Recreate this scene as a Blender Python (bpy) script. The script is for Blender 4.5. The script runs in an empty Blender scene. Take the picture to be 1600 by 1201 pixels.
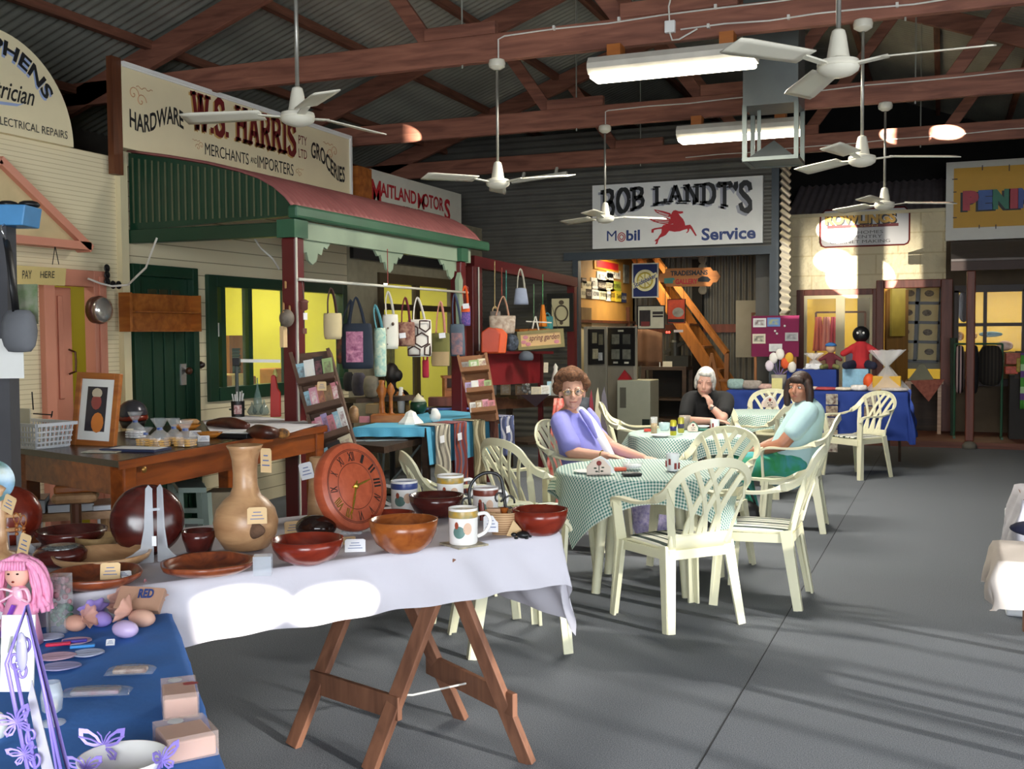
import bpy,math,random
from mathutils import Vector as V,Matrix
random.seed(7)
SC=bpy.context.scene
COL=SC.collection
PI=math.pi
# ---------------------------------------------------------------- camera
CAM_H,FPX=1.55,1682.6
YAW,PIT,ROL=0.38003,0.046931,-0.0069986
FW=V((-math.sin(YAW)*math.cos(PIT),math.cos(YAW)*math.cos(PIT),-math.sin(PIT)))
_R=V((math.cos(YAW),math.sin(YAW),0));_U=_R.cross(FW)
RT=_R*math.cos(ROL) + _U*math.sin(ROL)
UP=_U*math.cos(ROL) - _R*math.sin(ROL)
EYE=V((0,0,CAM_H))
cd=bpy.data.cameras.new('camera');cam=bpy.data.objects.new('camera',cd);COL.objects.link(cam)
cd.sensor_fit='HORIZONTAL';cd.sensor_width=36;cd.lens=FPX/1600*36;cd.clip_start=.05;cd.clip_end=200
m=Matrix((RT,UP,-FW)).transposed().to_4x4();m.translation=EYE
cam.matrix_world=m
SC.camera=cam
# ---------------------------------------------------------------- world, lights, exposure
SC.view_settings.view_transform='Standard';SC.view_settings.look='None'
SC.view_settings.gamma=1.0;SC.view_settings.use_curve_mapping=False
SC.view_settings.exposure=0.9
try:
    SC.cycles.use_denoising=True
    SC.cycles.max_bounces=8;SC.cycles.diffuse_bounces=4;SC.cycles.transparent_max_bounces=16
    SC.cycles.sample_clamp_indirect=8.0;SC.cycles.caustics_reflective=False;SC.cycles.caustics_refractive=False
except Exception:pass
W=bpy.data.worlds.new('sky');SC.world=W;W.use_nodes=True
_nt=W.node_tree;_bg=_nt.nodes['Background']
_sky=_nt.nodes.new('ShaderNodeTexSky')
_sky.sky_type='HOSEK_WILKIE';_sky.turbidity=3.0;_sky.sun_direction=(.80,-.45,.38)
_nt.links.new(_sky.outputs[0],_bg.inputs[0]);_bg.inputs[1].default_value=1.6

def lamp(kind,name,loc,energy,color=(1,1,1),target=None,**kw):
    l=bpy.data.lights.new(name,kind);l.energy=energy;l.color=color
    for k,v in kw.items():setattr(l,k,v)
    o=bpy.data.objects.new(name,l);COL.objects.link(o);o.location=loc
    if target is not None:o.rotation_euler=(V(target)-V(loc)).to_track_quat('-Z','Y').to_euler()
    return o
# daylight through the wide openings of the right-hand and front walls
lamp('AREA','daylight_right_door',(4.9,1.7,1.7),215,(.88,.94,1.0),(0,2.6,1.0),shape='RECTANGLE',size=6.5,size_y=3.0)
lamp('AREA','daylight_front_door',(1.2,-3.9,1.8),330,(.90,.95,1.0),(-.6,4,1.2),shape='RECTANGLE',size=4.0,size_y=2.8)
sl=lamp('SUN','low_sun',(8,-1,4),2.5,(1,.95,.86),(8-.92,-1+.37,4-.33));sl.data.angle=math.radians(1.3)
# added spots outside the right door, aimed to make the bright sun patches
def patch_spot(name,loc,target,e,ang,blend=.15,col=(1,.93,.8),r=.01):
    o=lamp('SPOT',name,loc,e,col,target,spot_size=math.radians(ang),spot_blend=blend,shadow_soft_size=r);return o
for _n,_t,_e,_a in (('glint_cloth',(-2.05,2.76,.68),5000,2.6),('patch_spot_cloth_b',(-1.80,3.02,.665),5000,2.2),('glint_stone',(-1.15,17.0,2.36),80000,3.2),('patch_spot_stone_b',(-1.55,17.0,2.62),50000,1.8),
                       ('fill_spot_stone',(-1.1,17.0,2.45),9000,9.5),('patch_spot_sign',(-1.45,16.9,3.06),60000,1.9),('glint_truss',(-.40,12.95,3.74),90000,2.2),('patch_spot_truss_b',(.02,12.95,3.74),90000,1.6),('patch_spot_beam',(-5.45,10.45,3.70),70000,1.4),('patch_spot_return',(-1.87,13.75,2.2),12000,5.5)):  # the widest stone spot is an added soft fill for the whole wall
    patch_spot(_n,(5.2,1.5,.6) if 'cloth' not in _n else (6.5,-1.0,1.1),_t,_e,_a,.15 if _a < 9 else 1.0).scale=(1,.42,1) if 'cloth' in _n else ((1,.45,1) if 'truss' in _n else (1,.7,1))
# ---------------------------------------------------------------- pixel -> world
def ray(px,py):return FW + RT*((px-800)/FPX) - UP*((py-600.5)/FPX)
def at(px,py,X=None,Y=None,Z=None,D=None):
    d=ray(px,py)
    if X is not None:t=X/d.x
    elif Y is not None:t=Y/d.y
    elif Z is not None:t=(Z-CAM_H)/d.z
    else:t=D
    return EYE + d*t
def depth(p):return (V(p)-EYE).dot(FW)
def mpp(p):return depth(p)/FPX            # metres per pixel at a point
# ---------------------------------------------------------------- materials
MATS={}
def hexc(h):
    r,g,b=(h >> 16) & 255,(h >> 8) & 255,h & 255
    return tuple(((c/255)/12.92 if c/255 <= .04045 else ((c/255+.055)/1.055)**2.4) for c in (r,g,b))+(1,)
def mat(name,c,rough=.5,metal=0.,var=.12,scale=6.,bump=0.,bscale=60.,alpha=1.,emit=0.,trans=0.,stretch=None,c2=None,spec=.5,coords='Object',sheen=0,dist=0.0):
    if name in MATS:return MATS[name]
    m=bpy.data.materials.new(name);m.use_nodes=True;MATS[name]=m
    nt=m.node_tree;b=nt.nodes['Principled BSDF'];L=nt.links.new
    c=hexc(c) if isinstance(c,int) else c
    tc=nt.nodes.new('ShaderNodeTexCoord');mp=nt.nodes.new('ShaderNodeMapping')
    L(tc.outputs[coords],mp.inputs[0])
    if stretch:mp.inputs['Scale'].default_value=stretch
    n=nt.nodes.new('ShaderNodeTexNoise');n.inputs['Scale'].default_value=scale;n.inputs['Detail'].default_value=6;n.inputs['Distortion'].default_value=dist
    L(mp.outputs[0],n.inputs['Vector'])
    r=nt.nodes.new('ShaderNodeValToRGB');r.color_ramp.elements[0].position=.3;r.color_ramp.elements[1].position=.7
    if c2 is None:
        lo=tuple(x*(1-var) for x in c[:3])+(1,);hi=tuple(min(1,x*(1+var)) for x in c[:3])+(1,)
    else:
        lo=hexc(c2) if isinstance(c2,int) else c2;hi=c
    r.color_ramp.elements[0].color=lo;r.color_ramp.elements[1].color=hi
    L(n.outputs['Fac'],r.inputs[0]);L(r.outputs[0],b.inputs['Base Color'])
    b.inputs['Roughness'].default_value=rough;b.inputs['Metallic'].default_value=metal
    b.inputs['Alpha'].default_value=alpha;b.inputs['Specular IOR Level'].default_value=spec
    if trans:b.inputs['Transmission Weight'].default_value=trans
    if sheen:b.inputs['Sheen Weight'].default_value=sheen
    if emit:
        L(r.outputs[0],b.inputs['Emission Color']);b.inputs['Emission Strength'].default_value=emit
    if bump:
        n2=nt.nodes.new('ShaderNodeTexNoise');n2.inputs['Scale'].default_value=bscale;n2.inputs['Detail'].default_value=4
        L(mp.outputs[0],n2.inputs['Vector'])
        bp=nt.nodes.new('ShaderNodeBump');bp.inputs['Strength'].default_value=bump;bp.inputs['Distance'].default_value=.01
        L(n2.outputs['Fac'],bp.inputs['Height']);L(bp.outputs[0],b.inputs['Normal'])
    return m
def wood(name,c,c2,rough=.35,axis=2,scale=5.,ratio=9.,bump=.05,dist=.6):
    st=[ratio,ratio,ratio];st[axis]=1.0
    return mat(name,c,rough,c2=c2,scale=scale*.35,stretch=tuple(st),bump=bump,bscale=20,dist=dist)
def stripes(name,cols,axis=0,period=.06,rough=.8,coords='Object',bump=.0):
    """bands of solid colours repeating along one axis; cols = [(width fraction, hex)]"""
    if name in MATS:return MATS[name]
    m=bpy.data.materials.new(name);m.use_nodes=True;MATS[name]=m
    nt=m.node_tree;b=nt.nodes['Principled BSDF'];L=nt.links.new
    tc=nt.nodes.new('ShaderNodeTexCoord');sx=nt.nodes.new('ShaderNodeSeparateXYZ');L(tc.outputs[coords],sx.inputs[0])
    d=nt.nodes.new('ShaderNodeMath');d.operation='DIVIDE';d.inputs[1].default_value=period;L(sx.outputs[axis],d.inputs[0])
    fr_=nt.nodes.new('ShaderNodeMath');fr_.operation='FRACT';L(d.outputs[0],fr_.inputs[0])
    r=nt.nodes.new('ShaderNodeValToRGB');r.color_ramp.interpolation='CONSTANT'
    p=0
    for i,(w,c) in enumerate(cols):
        e=r.color_ramp.elements[i] if i < 2 else r.color_ramp.elements.new(p)
        e.position=p;e.color=hexc(c);p += w
    if len(cols) == 1:r.color_ramp.elements[1].color=hexc(cols[0][1])
    L(fr_.outputs[0],r.inputs[0]);L(r.outputs[0],b.inputs['Base Color']);b.inputs['Roughness'].default_value=rough
    return m
def gingham(name,a,bcol,cell=.012):
    if name in MATS:return MATS[name]
    m=bpy.data.materials.new(name);m.use_nodes=True;MATS[name]=m
    nt=m.node_tree;b=nt.nodes['Principled BSDF'];L=nt.links.new
    uv=nt.nodes.new('ShaderNodeTexCoord');sx=nt.nodes.new('ShaderNodeSeparateXYZ');L(uv.outputs['UV'],sx.inputs[0])
    outs=[]
    for k in (0,1):
        d=nt.nodes.new('ShaderNodeMath');d.operation='DIVIDE';d.inputs[1].default_value=cell*2;L(sx.outputs[k],d.inputs[0])
        f=nt.nodes.new('ShaderNodeMath');f.operation='FRACT';L(d.outputs[0],f.inputs[0])
        g=nt.nodes.new('ShaderNodeMath');g.operation='GREATER_THAN';g.inputs[1].default_value=.5;L(f.outputs[0],g.inputs[0]);outs.append(g)
    s=nt.nodes.new('ShaderNodeMath');s.operation='ADD';L(outs[0].outputs[0],s.inputs[0]);L(outs[1].outputs[0],s.inputs[1])
    h=nt.nodes.new('ShaderNodeMath');h.operation='MULTIPLY';h.inputs[1].default_value=.5;L(s.outputs[0],h.inputs[0])
    mx=nt.nodes.new('ShaderNodeMix');mx.data_type='RGBA';mx.inputs[6].default_value=hexc(a);mx.inputs[7].default_value=hexc(bcol)
    L(h.outputs[0],mx.inputs[0]);L(mx.outputs[2],b.inputs['Base Color']);b.inputs['Roughness'].default_value=.85
    return m
def blocks(name,c,mortar,w,h,rough=.8,bump=.6,squash=.0,var=.06):
    """brick-pattern wall driven by UV in metres"""
    if name in MATS:return MATS[name]
    m=bpy.data.materials.new(name);m.use_nodes=True;MATS[name]=m
    nt=m.node_tree;b=nt.nodes['Principled BSDF'];L=nt.links.new
    uv=nt.nodes.new('ShaderNodeTexCoord')
    br=nt.nodes.new('ShaderNodeTexBrick');br.inputs['Scale'].default_value=1;br.inputs['Brick Width'].default_value=w;br.inputs['Row Height'].default_value=h
    br.inputs['Mortar Size'].default_value=.012;c_=hexc(c)
    br.inputs['Color1'].default_value=c_;br.inputs['Color2'].default_value=tuple(x*(1-var) for x in c_[:3])+(1,);br.inputs['Mortar'].default_value=hexc(mortar)
    L(uv.outputs['UV'],br.inputs['Vector']);L(br.outputs[0],b.inputs['Base Color'])
    n=nt.nodes.new('ShaderNodeTexNoise');n.inputs['Scale'].default_value=9;n.inputs['Detail'].default_value=5;L(uv.outputs['UV'],n.inputs['Vector'])
    bp=nt.nodes.new('ShaderNodeBump');bp.inputs['Strength'].default_value=bump;bp.inputs['Distance'].default_value=.05
    L(n.outputs['Fac'],bp.inputs['Height']);L(bp.outputs[0],b.inputs['Normal']);b.inputs['Roughness'].default_value=rough
    return m
# ---------------------------------------------------------------- mesh builder
class MB:
    def __init__(s):s.v,s.f,s.uv=[],[],None
    def add(s,vs,fs,M=None):
        k=len(s.v)
        s.v += [tuple(M @ V(p)) if M is not None else tuple(p) for p in vs]
        s.f += [tuple(i+k for i in f) for f in fs]
        return s
    def box(s,c,d,rz=0,M=None):
        x,y,z=d[0]/2,d[1]/2,d[2]/2
        vs=[V((a*x,b*y,e*z)) for e in (-1,1) for b in (-1,1) for a in (-1,1)]
        R=Matrix.Translation(c) @ Matrix.Rotation(rz,4,'Z')
        if M is not None:R=M @ R
        return s.add(vs,[(0,2,3,1),(4,5,7,6),(0,1,5,4),(2,6,7,3),(0,4,6,2),(1,3,7,5)],R)
    def bb(s,a,b,M=None):                 # box by two corners
        return s.box([(a[i]+b[i])/2 for i in range(3)],[abs(a[i]-b[i]) for i in range(3)],0,M)
    def bar(s,a,b,w,h,up=(0,0,1),w2=None,h2=None):
        a,b=V(a),V(b);d=(b-a).normalized();u=V(up)
        if abs(d.dot(u)) > .98:u=V((0,1,0))
        x=d.cross(u).normalized();y=x.cross(d).normalized()
        w2=w if w2 is None else w2;h2=h if h2 is None else h2
        vs=[p+x*(i*ww/2)+y*(j*hh/2) for p,ww,hh in ((a,w,h),(b,w2,h2)) for i,j in ((-1,-1),(1,-1),(1,1),(-1,1))]
        return s.add(vs,[(3,2,1,0),(4,5,6,7),(0,1,5,4),(1,2,6,5),(2,3,7,6),(3,0,4,7)])
    def tube(s,pts,r,n=8,closed=False,flat=1.0,up=None):
        pts=[V(p) for p in pts];N=len(pts);rs=r if isinstance(r,(list,tuple)) else [r]*N
        vs=[];prev=V(up) if up is not None else None
        for i,p in enumerate(pts):
            if closed:t=pts[(i+1) % N]-pts[i-1]
            else:t=pts[min(i+1,N-1)]-pts[max(i-1,0)]
            t.normalize()
            if prev is None:
                prev=V((0,0,1)) if abs(t.z) < .9 else V((1,0,0))
            x=t.cross(prev)
            if x.length < 1e-5:x=t.cross(V((0,1,.3)))
            x.normalize();y=x.cross(t).normalized()
            if up is None:prev=y
            for k in range(n):
                a=2*PI*k/n
                vs.append(p+x*(math.cos(a)*rs[i])+y*(math.sin(a)*rs[i]*flat))
        fs=[]
        for i in range(N if closed else N-1):
            j=(i+1) % N
            for k in range(n):
                l=(k+1) % n
                fs.append((i*n+k,i*n+l,j*n+l,j*n+k))
        if not closed:
            fs.append(tuple(range(n-1,-1,-1)));fs.append(tuple((N-1)*n+k for k in range(n)))
        return s.add(vs,fs)
    def lathe(s,prof,c=(0,0,0),n=28,M=None,wob=None,sx=1,sy=1):
        vs,fs=[],[]
        for i,(r,z) in enumerate(prof):
            for k in range(n):
                a=2*PI*k/n;rr=r*(1+(wob(a,i) if wob else 0))
                vs.append((rr*math.cos(a)*sx+c[0],rr*math.sin(a)*sy+c[1],z+c[2]))
        for i in range(len(prof)-1):
            for k in range(n):
                l=(k+1) % n
                fs.append((i*n+k,i*n+l,(i+1)*n+l,(i+1)*n+k))
        fs.append(tuple(range(n-1,-1,-1)));fs.append(tuple((len(prof)-1)*n+k for k in range(n)))
        return s.add(vs,fs,M)
    def prism(s,poly,d0,d1,M=None):       # polygon in local xy extruded along z
        n=len(poly)
        vs=[(p[0],p[1],d0) for p in poly]+[(p[0],p[1],d1) for p in poly]
        fs=[tuple(range(n-1,-1,-1)),tuple(range(n,2*n))]+[(i,(i+1) % n,n+(i+1) % n,n+i) for i in range(n)]
        return s.add(vs,fs,M)
    def ell(s,c,r,M=None,nu=16,nv=10,fn=None):
        if not isinstance(r,(tuple,list)):r=(r,r,r)
        vs=[V((0,0,-1))];fs=[]
        for j in range(1,nv):
            t=PI*j/nv-PI/2
            for i in range(nu):
                p=2*PI*i/nu
                vs.append(V((math.cos(t)*math.cos(p),math.cos(t)*math.sin(p),math.sin(t))))
        vs.append(V((0,0,1)))
        if fn:vs=[fn(v) for v in vs]
        vs=[(v[0]*r[0]+c[0],v[1]*r[1]+c[1],v[2]*r[2]+c[2]) for v in vs]
        for i in range(nu):fs.append((0,1+(i+1) % nu,1+i))
        for j in range(nv-2):
            for i in range(nu):
                a=1+j*nu+i;b_=1+j*nu+(i+1) % nu
                fs.append((a,b_,b_+nu,a+nu))
        k=1+(nv-2)*nu
        for i in range(nu):fs.append((k+i,k+(i+1) % nu,len(vs)-1))
        return s.add(vs,fs,M)
    def grid(s,fn,nu,nv,M=None,uvfn=None):
        k=len(s.v)
        vs=[fn(i/nu,j/nv) for j in range(nv+1) for i in range(nu+1)]
        fs=[(j*(nu+1)+i,j*(nu+1)+i+1,(j+1)*(nu+1)+i+1,(j+1)*(nu+1)+i) for j in range(nv) for i in range(nu)]
        s.add(vs,fs,M)
        if uvfn:
            if s.uv is None:s.uv={}
            for j in range(nv+1):
                for i in range(nu+1):s.uv[k+j*(nu+1)+i]=uvfn(i/nu,j/nv)
        return s
    def build(s,name,mt=None,parent=None,org=None,smooth=False,bevel=0,sub=0,solid=0,auto=None):
        me=bpy.data.meshes.new(name)
        vs=s.v
        if org is not None:vs=[(p[0]-org[0],p[1]-org[1],p[2]-org[2]) for p in vs]
        me.from_pydata(vs,[],s.f)
        me.update()
        if s.uv is not None:
            ul=me.uv_layers.new(name='UVMap')
            for l in me.loops:ul.data[l.index].uv=s.uv.get(l.vertex_index,(0,0))
        if smooth:
            me.polygons.foreach_set('use_smooth',[True]*len(me.polygons))
            if auto is not None:
                try:me.set_sharp_from_angle(angle=math.radians(auto))
                except Exception:pass
        o=bpy.data.objects.new(name,me);COL.objects.link(o)
        if mt is not None:
            for q in (mt if isinstance(mt,list) else [mt]):me.materials.append(q)
        if parent is not None:o.parent=parent
        if solid:
            md=o.modifiers.new('thick','SOLIDIFY');md.thickness=solid;md.offset=0
        if bevel:
            md=o.modifiers.new('bev','BEVEL');md.width=bevel;md.segments=2;md.limit_method='ANGLE';md.angle_limit=.6
        if sub:
            md=o.modifiers.new('sub','SUBSURF');md.levels=sub;md.render_levels=sub
        return o
    def top(s,name,mt,label,cat,group=None,org=None,**kw):
        """build as a stand-alone thing of one mesh whose origin sits at its base"""
        if org is None:
            xs=[p[0] for p in s.v];ys=[p[1] for p in s.v];zs=[p[2] for p in s.v]
            org=((min(xs)+max(xs))/2,(min(ys)+max(ys))/2,min(zs))
        o=s.build(name,mt,None,org,**kw);o.location=org
        return tag(o,label,cat,group)
def tag(o,label,cat,group=None):
    o['label']=label;o['category']=cat
    if group:o['group']=group
    return o
def thing(name,label,cat,loc=(0,0,0),rz=0,group=None):
    o=bpy.data.objects.new(name,None);COL.objects.link(o);o.empty_display_size=.05
    o.location=loc;o.rotation_euler=(0,0,rz)
    return tag(o,label,cat,group)
def struct(o):o['kind']='structure';return o
def frame(o,u,v):                            # local x->u, y->v, z->u x v
    u,v=V(u).normalized(),V(v).normalized();w=u.cross(v).normalized();v=w.cross(u)
    M=Matrix((u,v,w)).transposed().to_4x4();M.translation=V(o);return M
def LW(y,z,x=-5.9):return frame((x,y,z),(0,1,0),(0,0,1))     # frame on a surface facing +X
def BW(x,z,y):return frame((x,y,z),(1,0,0),(0,0,1))          # frame on a surface facing -Y
def copy_tree(src):                            # a thing with its parts and sub-parts
    r=src.copy();COL.objects.link(r)
    for ch in list(src.children):
        c=ch.copy();COL.objects.link(c);c.parent=r
        for g in list(ch.children):
            d=g.copy();COL.objects.link(d);d.parent=c
    return r
def mesh_of(o):
    dg=bpy.context.evaluated_depsgraph_get();dg.update()
    return bpy.data.meshes.new_from_object(o.evaluated_get(dg))
def blob(mb,name,mt,parent=None,org=None,voxel=.008,smooth=4,sub=0):
    """fuse overlapping closed shapes into one continuous surface"""
    o=mb.build(name,mt,None,org)
    r=o.modifiers.new('r','REMESH');r.mode='VOXEL';r.voxel_size=voxel;r.use_smooth_shade=True
    if smooth:
        sm=o.modifiers.new('s','SMOOTH');sm.iterations=smooth;sm.factor=.5
    me=mesh_of(o);o.modifiers.clear();old=o.data;o.data=me;bpy.data.meshes.remove(old);me.name=name
    if not me.materials:me.materials.append(mt)
    me.polygons.foreach_set('use_smooth',[True]*len(me.polygons))
    if parent is not None:o.parent=parent
    return o
# ---------------------------------------------------------------- lettering
def txt(body,M,w,h,mt,parent=None,name='lettering',bold=0.,warp=None,ext=.0015,org=None,spacing=1.0,shear=0,lift=.004):
    """text fitted into w x h metres, centred on the frame M"""
    cu=bpy.data.curves.new('t','FONT');cu.body=body;cu.align_x='CENTER';cu.offset=bold;cu.space_character=spacing;cu.shear=shear;cu.resolution_u=3
    o=bpy.data.objects.new('t',cu);COL.objects.link(o)
    me=mesh_of(o);bpy.data.objects.remove(o);bpy.data.curves.remove(cu)
    vs=[v.co.copy() for v in me.vertices];fs=[tuple(p.vertices) for p in me.polygons];bpy.data.meshes.remove(me)
    x0,x1=min(v.x for v in vs),max(v.x for v in vs);y0,y1=min(v.y for v in vs),max(v.y for v in vs)
    out=[]
    for v in vs:
        a=(v.x-x0)/(x1-x0)-.5;b=(v.y-y0)/(y1-y0)-.5
        x,y=a*w,b*h
        if warp:x,y=warp(a,b,x,y)
        out.append((x,y,lift))
    mb=MB();mb.add(out,fs,M)
    return mb.build(name,mt,parent,org)
# ================================================================ MATERIALS
m_carpet=mat('carpet',0x8b9097,.95,c2=0x4a4e55,scale=230,coords='Object',bump=.5,bscale=260,spec=.2)
m_carpet_edge=mat('carpet_join',0x232428,.95)
m_tin=mat('roof_tin',0x9a9a90,.5,.35,var=.25,scale=2.5,stretch=(1,.3,1))
m_tin_dark=mat('grey_tin',0x67655f,.55,.3,var=.15,scale=3)
m_timber=wood('truss_timber',0x9c6550,0x6e4234,.7,axis=0,scale=6)
m_timber_y=wood('purlin_timber',0x8a5844,0x603a2a,.7,axis=1,scale=6)
m_cream=mat('cream_paint',0xe3d6ae,.6,var=.04,scale=3)
m_creamwall=stripes('cream_boards',[(.86,0xe2d6b4),(.14,0xbfb08a)],axis=2,period=.034,rough=.6)
m_lapwall=stripes('cream_weatherboard',[(.93,0xe0d4b2),(.07,0x978b6a)],axis=2,period=.115,rough=.6)
m_plaster=mat('grey_plaster',0x8f8872,.8,var=.12,scale=9)
m_salmon=mat('salmon_paint',0xd08a72,.5,var=.06,scale=3)
m_dkgreen=mat('dark_green_paint',0x163a28,.35,var=.12,scale=3)
m_mdgreen=mat('mid_green_paint',0x2f5b42,.45,var=.12,scale=3)
m_pgreen=mat('pale_green_paint',0x8fa089,.5,var=.08,scale=3)
m_redroof=mat('faded_red_tin',0x9a5d5a,.6,.1,var=.14,scale=4)
m_redpost=mat('dark_red_paint',0x5a1519,.4,var=.1,scale=3)
m_yellow=mat('yellow_wall',0xd8d04c,.7,var=.04,scale=2)
m_olive=mat('olive_yellow_wall',0xa89a1c,.7,var=.04,scale=2)
m_brown=wood('brown_trim',0x6b3d22,0x4a2616,.5,axis=2)
m_dark=mat('dark_void',0x1d1b1a,.9)
m_black=mat('black_paint',0x121214,.4)
m_white=mat('white_paint',0xe8e8e4,.5,var=.03)
m_offwhite=mat('off_white_enamel',0xd9d6c8,.35,var=.03)
m_orangewood=wood('orange_timber',0xb9702f,0x8c4a1c,.45,axis=0)
m_peg=mat('orange_board',0xb88a44,.7,var=.12,scale=4)
m_pane=mat('window_pane',0xcfd8d8,.05,alpha=.06)
m_bluegrey=mat('blue_grey_steel',0x434b52,.5,.2,var=.1)
m_concrete=mat('outside_ground',0xb5aa98,.9,var=.1,scale=2)
m_redwood=wood('red_brown_trim',0x7c3f2d,0x592818,.5,axis=2)
m_deck=wood('deck_boards',0x7a4531,0x54291b,.6,axis=0)
m_screen=mat('asbestos_grey',0x8e8a84,.7)
GRP={}
# ================================================================ FLOOR, WALLS, ROOF
o=MB().box((-1.8,7.5,-.05),(13.2,24.4,.1)).build('floor',m_carpet);struct(o)
o=MB().box((12.0,6,-.1),(14.4,40,.1)).build('ground_outside',m_concrete);struct(o)
o=MB().box((-1.8,-9.5,-.1),(13.2,9.4,.1)).build('ground_front',m_concrete);struct(o)
sp0,sp1=at(1112,1195,Z=0),at(1206,1022,Z=0)
mb=MB();mb.bar((sp0.x-.06,1.5,.001),(sp1.x+.05,15.4,.0005),.004,.002)
struct(mb.build('trim_1',m_carpet_edge))
RX,RZ,SL=-1.86,5.80,.364                        # ridge and roof slope
def roofz(x):return RZ-SL*abs(x-RX)
def corr(x0,x1,y0,y1,per=.10,amp=.012,step=6):
    mb=MB();n=int((y1-y0)/per*step)
    def fn(u,v):
        x=x0+(x1-x0)*u;y=y0+(y1-y0)*v
        return (x,y,roofz(x)+.02+amp*math.sin(2*PI*y/per))
    return mb.grid(fn,1,n)
for i,(a,b) in enumerate(((-8.1,RX),(4.2,RX))):
    o=corr(a,b,-4.6,19.4).build('ceiling' if i == 0 else 'ceiling_slope',m_tin,smooth=True);struct(o)
# outer walls
def wallp(M,u0,u1,v0,v1,holes,th,mt,name,w0=0,uv=False):
    """wall slab on frame M with rectangular holes (u0,u1,v0,v1), sorted along u"""
    mb=MB();u=u0
    def bx(a,b,c,d):
        if b-a > .002 and d-c > .002:
            k=len(mb.v);mb.bb((a,c,w0-th),(b,d,w0),M)
            if uv:
                if mb.uv is None:mb.uv={}
                for q,(x,y) in enumerate([(x,y) for _ in (0,1) for y in (c,d) for x in (a,b)]):mb.uv[k+q]=(x,y)
    for a,b,c,d in holes:
        bx(u,a,v0,v1);bx(a,b,v0,c);bx(a,b,d,v1);u=b
    bx(u,u1,v0,v1)
    return struct(mb.build(name,mt))
o=MB().box((-8.0,7.5,2.0),(.1,24.2,4.0)).build('wall_left',m_tin_dark);struct(o)
# right wall: open door bay with timber posts, facing the yard
MR=frame((4.05,0,0),(0,-1,0),(0,0,1))
wallp(MR,-19.4,4.6,0,3.75,[(-12.6,-11.2,2.2,2.75),(-4.9,1.6,.0,2.42)],.1,m_tin_dark,'wall_right')
mb=MB()
for i in range(14):mb.box((4.05,-1.45+i*.485,1.2),(.06,.05,2.42))
mb.box((4.05,1.7,1.9),(.05,6.4,.05))
struct(mb.build('trim_2',m_timber_y))
MF=frame((0,-4.55,0),(1,0,0),(0,0,1))
wallp(MF,-8.1,4.1,0,5.8,[(-.8,3.2,0,3.0)],.1,m_tin_dark,'wall_front')
mb=MB();mb.bb((-8.1,19.3,0),(4.1,19.4,5.8));struct(mb.build('wall_back',m_dark))

# ---------------------------------------------------------------- trusses, purlins
def truss(y,lbl):
    t=thing('roof_truss',lbl,'roof truss',(RX,y,3.63),0,'timber roof trusses')
    O=t.location
    def P(n,mb,mt=m_timber):return mb.build(n,mt,t,O,bevel=.006)
    P('bottom_chord',MB().box((RX,y,3.73),(11.3,.07,.205)))
    for s in (-1,1):
        xe=RX+s*5.9
        P('rafter',MB().bar((xe,y,roofz(xe)-.14),(RX,y,RZ-.14),.07,.20))
        for xf,top in ((1.9,2.55),(.32,1.35)):
            a=(RX+s*xf,y+.06,3.80);b=(RX+s*top,y+.06,roofz(RX+s*top)-.16)
            P('web',MB().bar(a,b,.05,.12))
    P('splice_plate',MB().bb((-3.78,y-.04,3.832),(-3.18,y+.03,3.93)))
    P('splice_plate',MB().bb((-2.2,y-.04,3.832),(-1.35,y+.03,3.94)))
    for x in (-3.47,-.25):
        P('tie_rod',MB().tube([(x,y+.0,3.6),(x,y+.0,roofz(x)-.1)],.008,6),m_tin)
for y,l in ((4.9,'timber roof truss nearest the camera, carrying the two closest ceiling fans'),
             (7.7,'timber roof truss above the long hardware sign, carrying the bright near tube light'),
             (10.5,'timber roof truss in the middle, just behind the hanging metal duct'),
             (13.0,'timber roof truss farthest back, right above the winged horse sign')):truss(y,l)
PXS=(-7.3,-6.45,-5.5,-4.55,-3.6,-2.65,-1.1,-.1,.9,1.9,2.9)
PW=('lowest on the left slope','second from the left eave','third from the left eave','fourth from the left eave','fifth from the left eave','just left of the ridge','just right of the ridge','second right of the ridge','third right of the ridge','fourth right of the ridge','lowest on the right slope')
for x,w in zip(PXS,PW):
    MB().bar((x,-4.4,roofz(x)-.045),(x,19.2,roofz(x)-.045),.07,.075).top('purlin',m_timber_y,'long timber purlin under the tin roof, '+w,'purlin','roof purlins')
# ---------------------------------------------------------------- cables along the trusses
m_cable=mat('white_cable',0xd8d5cc,.5)
def cable(pts,lbl,r=.006,clips=()):
    mb=MB();mb.tube(pts,r,6)
    for c in clips:mb.box(c,(.018,.03,.03))
    return mb.top('cable',m_cable,lbl,'cable',smooth=False)
def run(y,x0,x1,z0,z1,n=14,wob=.006):
    return [(x0+(x1-x0)*i/n,y,z0+(z1-z0)*i/n+wob*math.sin(i*2.3)) for i in range(n+1)]
cable([(-3.15,7.655,3.60),(-3.15,7.655,3.78)]+run(7.655,-3.10,2.6,3.80,3.86),'white cable stapled along the near truss, starting above the second fan',clips=[(x,7.65,3.81+.012*(x+3.1)) for x in (-2.7,-2.2,-1.5,-.9,-.1,.6)])
cable(run(7.655,-1.75,2.6,3.70,3.70,wob=.008),'lower white cable along the near truss, right of the junction box',clips=[(x,7.65,3.70) for x in (-1.55,-1.0,-.3,.4)])
cable([(-3.15,10.455,3.60),(-3.15,10.455,3.76)]+run(10.455,-3.12,2.6,3.77,3.82),'thin white cable along the middle truss behind the metal duct')
cable(run(12.955,-2.9,2.6,3.66,3.76),'white cable along the farthest truss towards the right')
p=at(1047,42,Y=7.64)
t=thing('junction_box','small white junction box on the near truss above the bright tube light','junction box',p)
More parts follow.
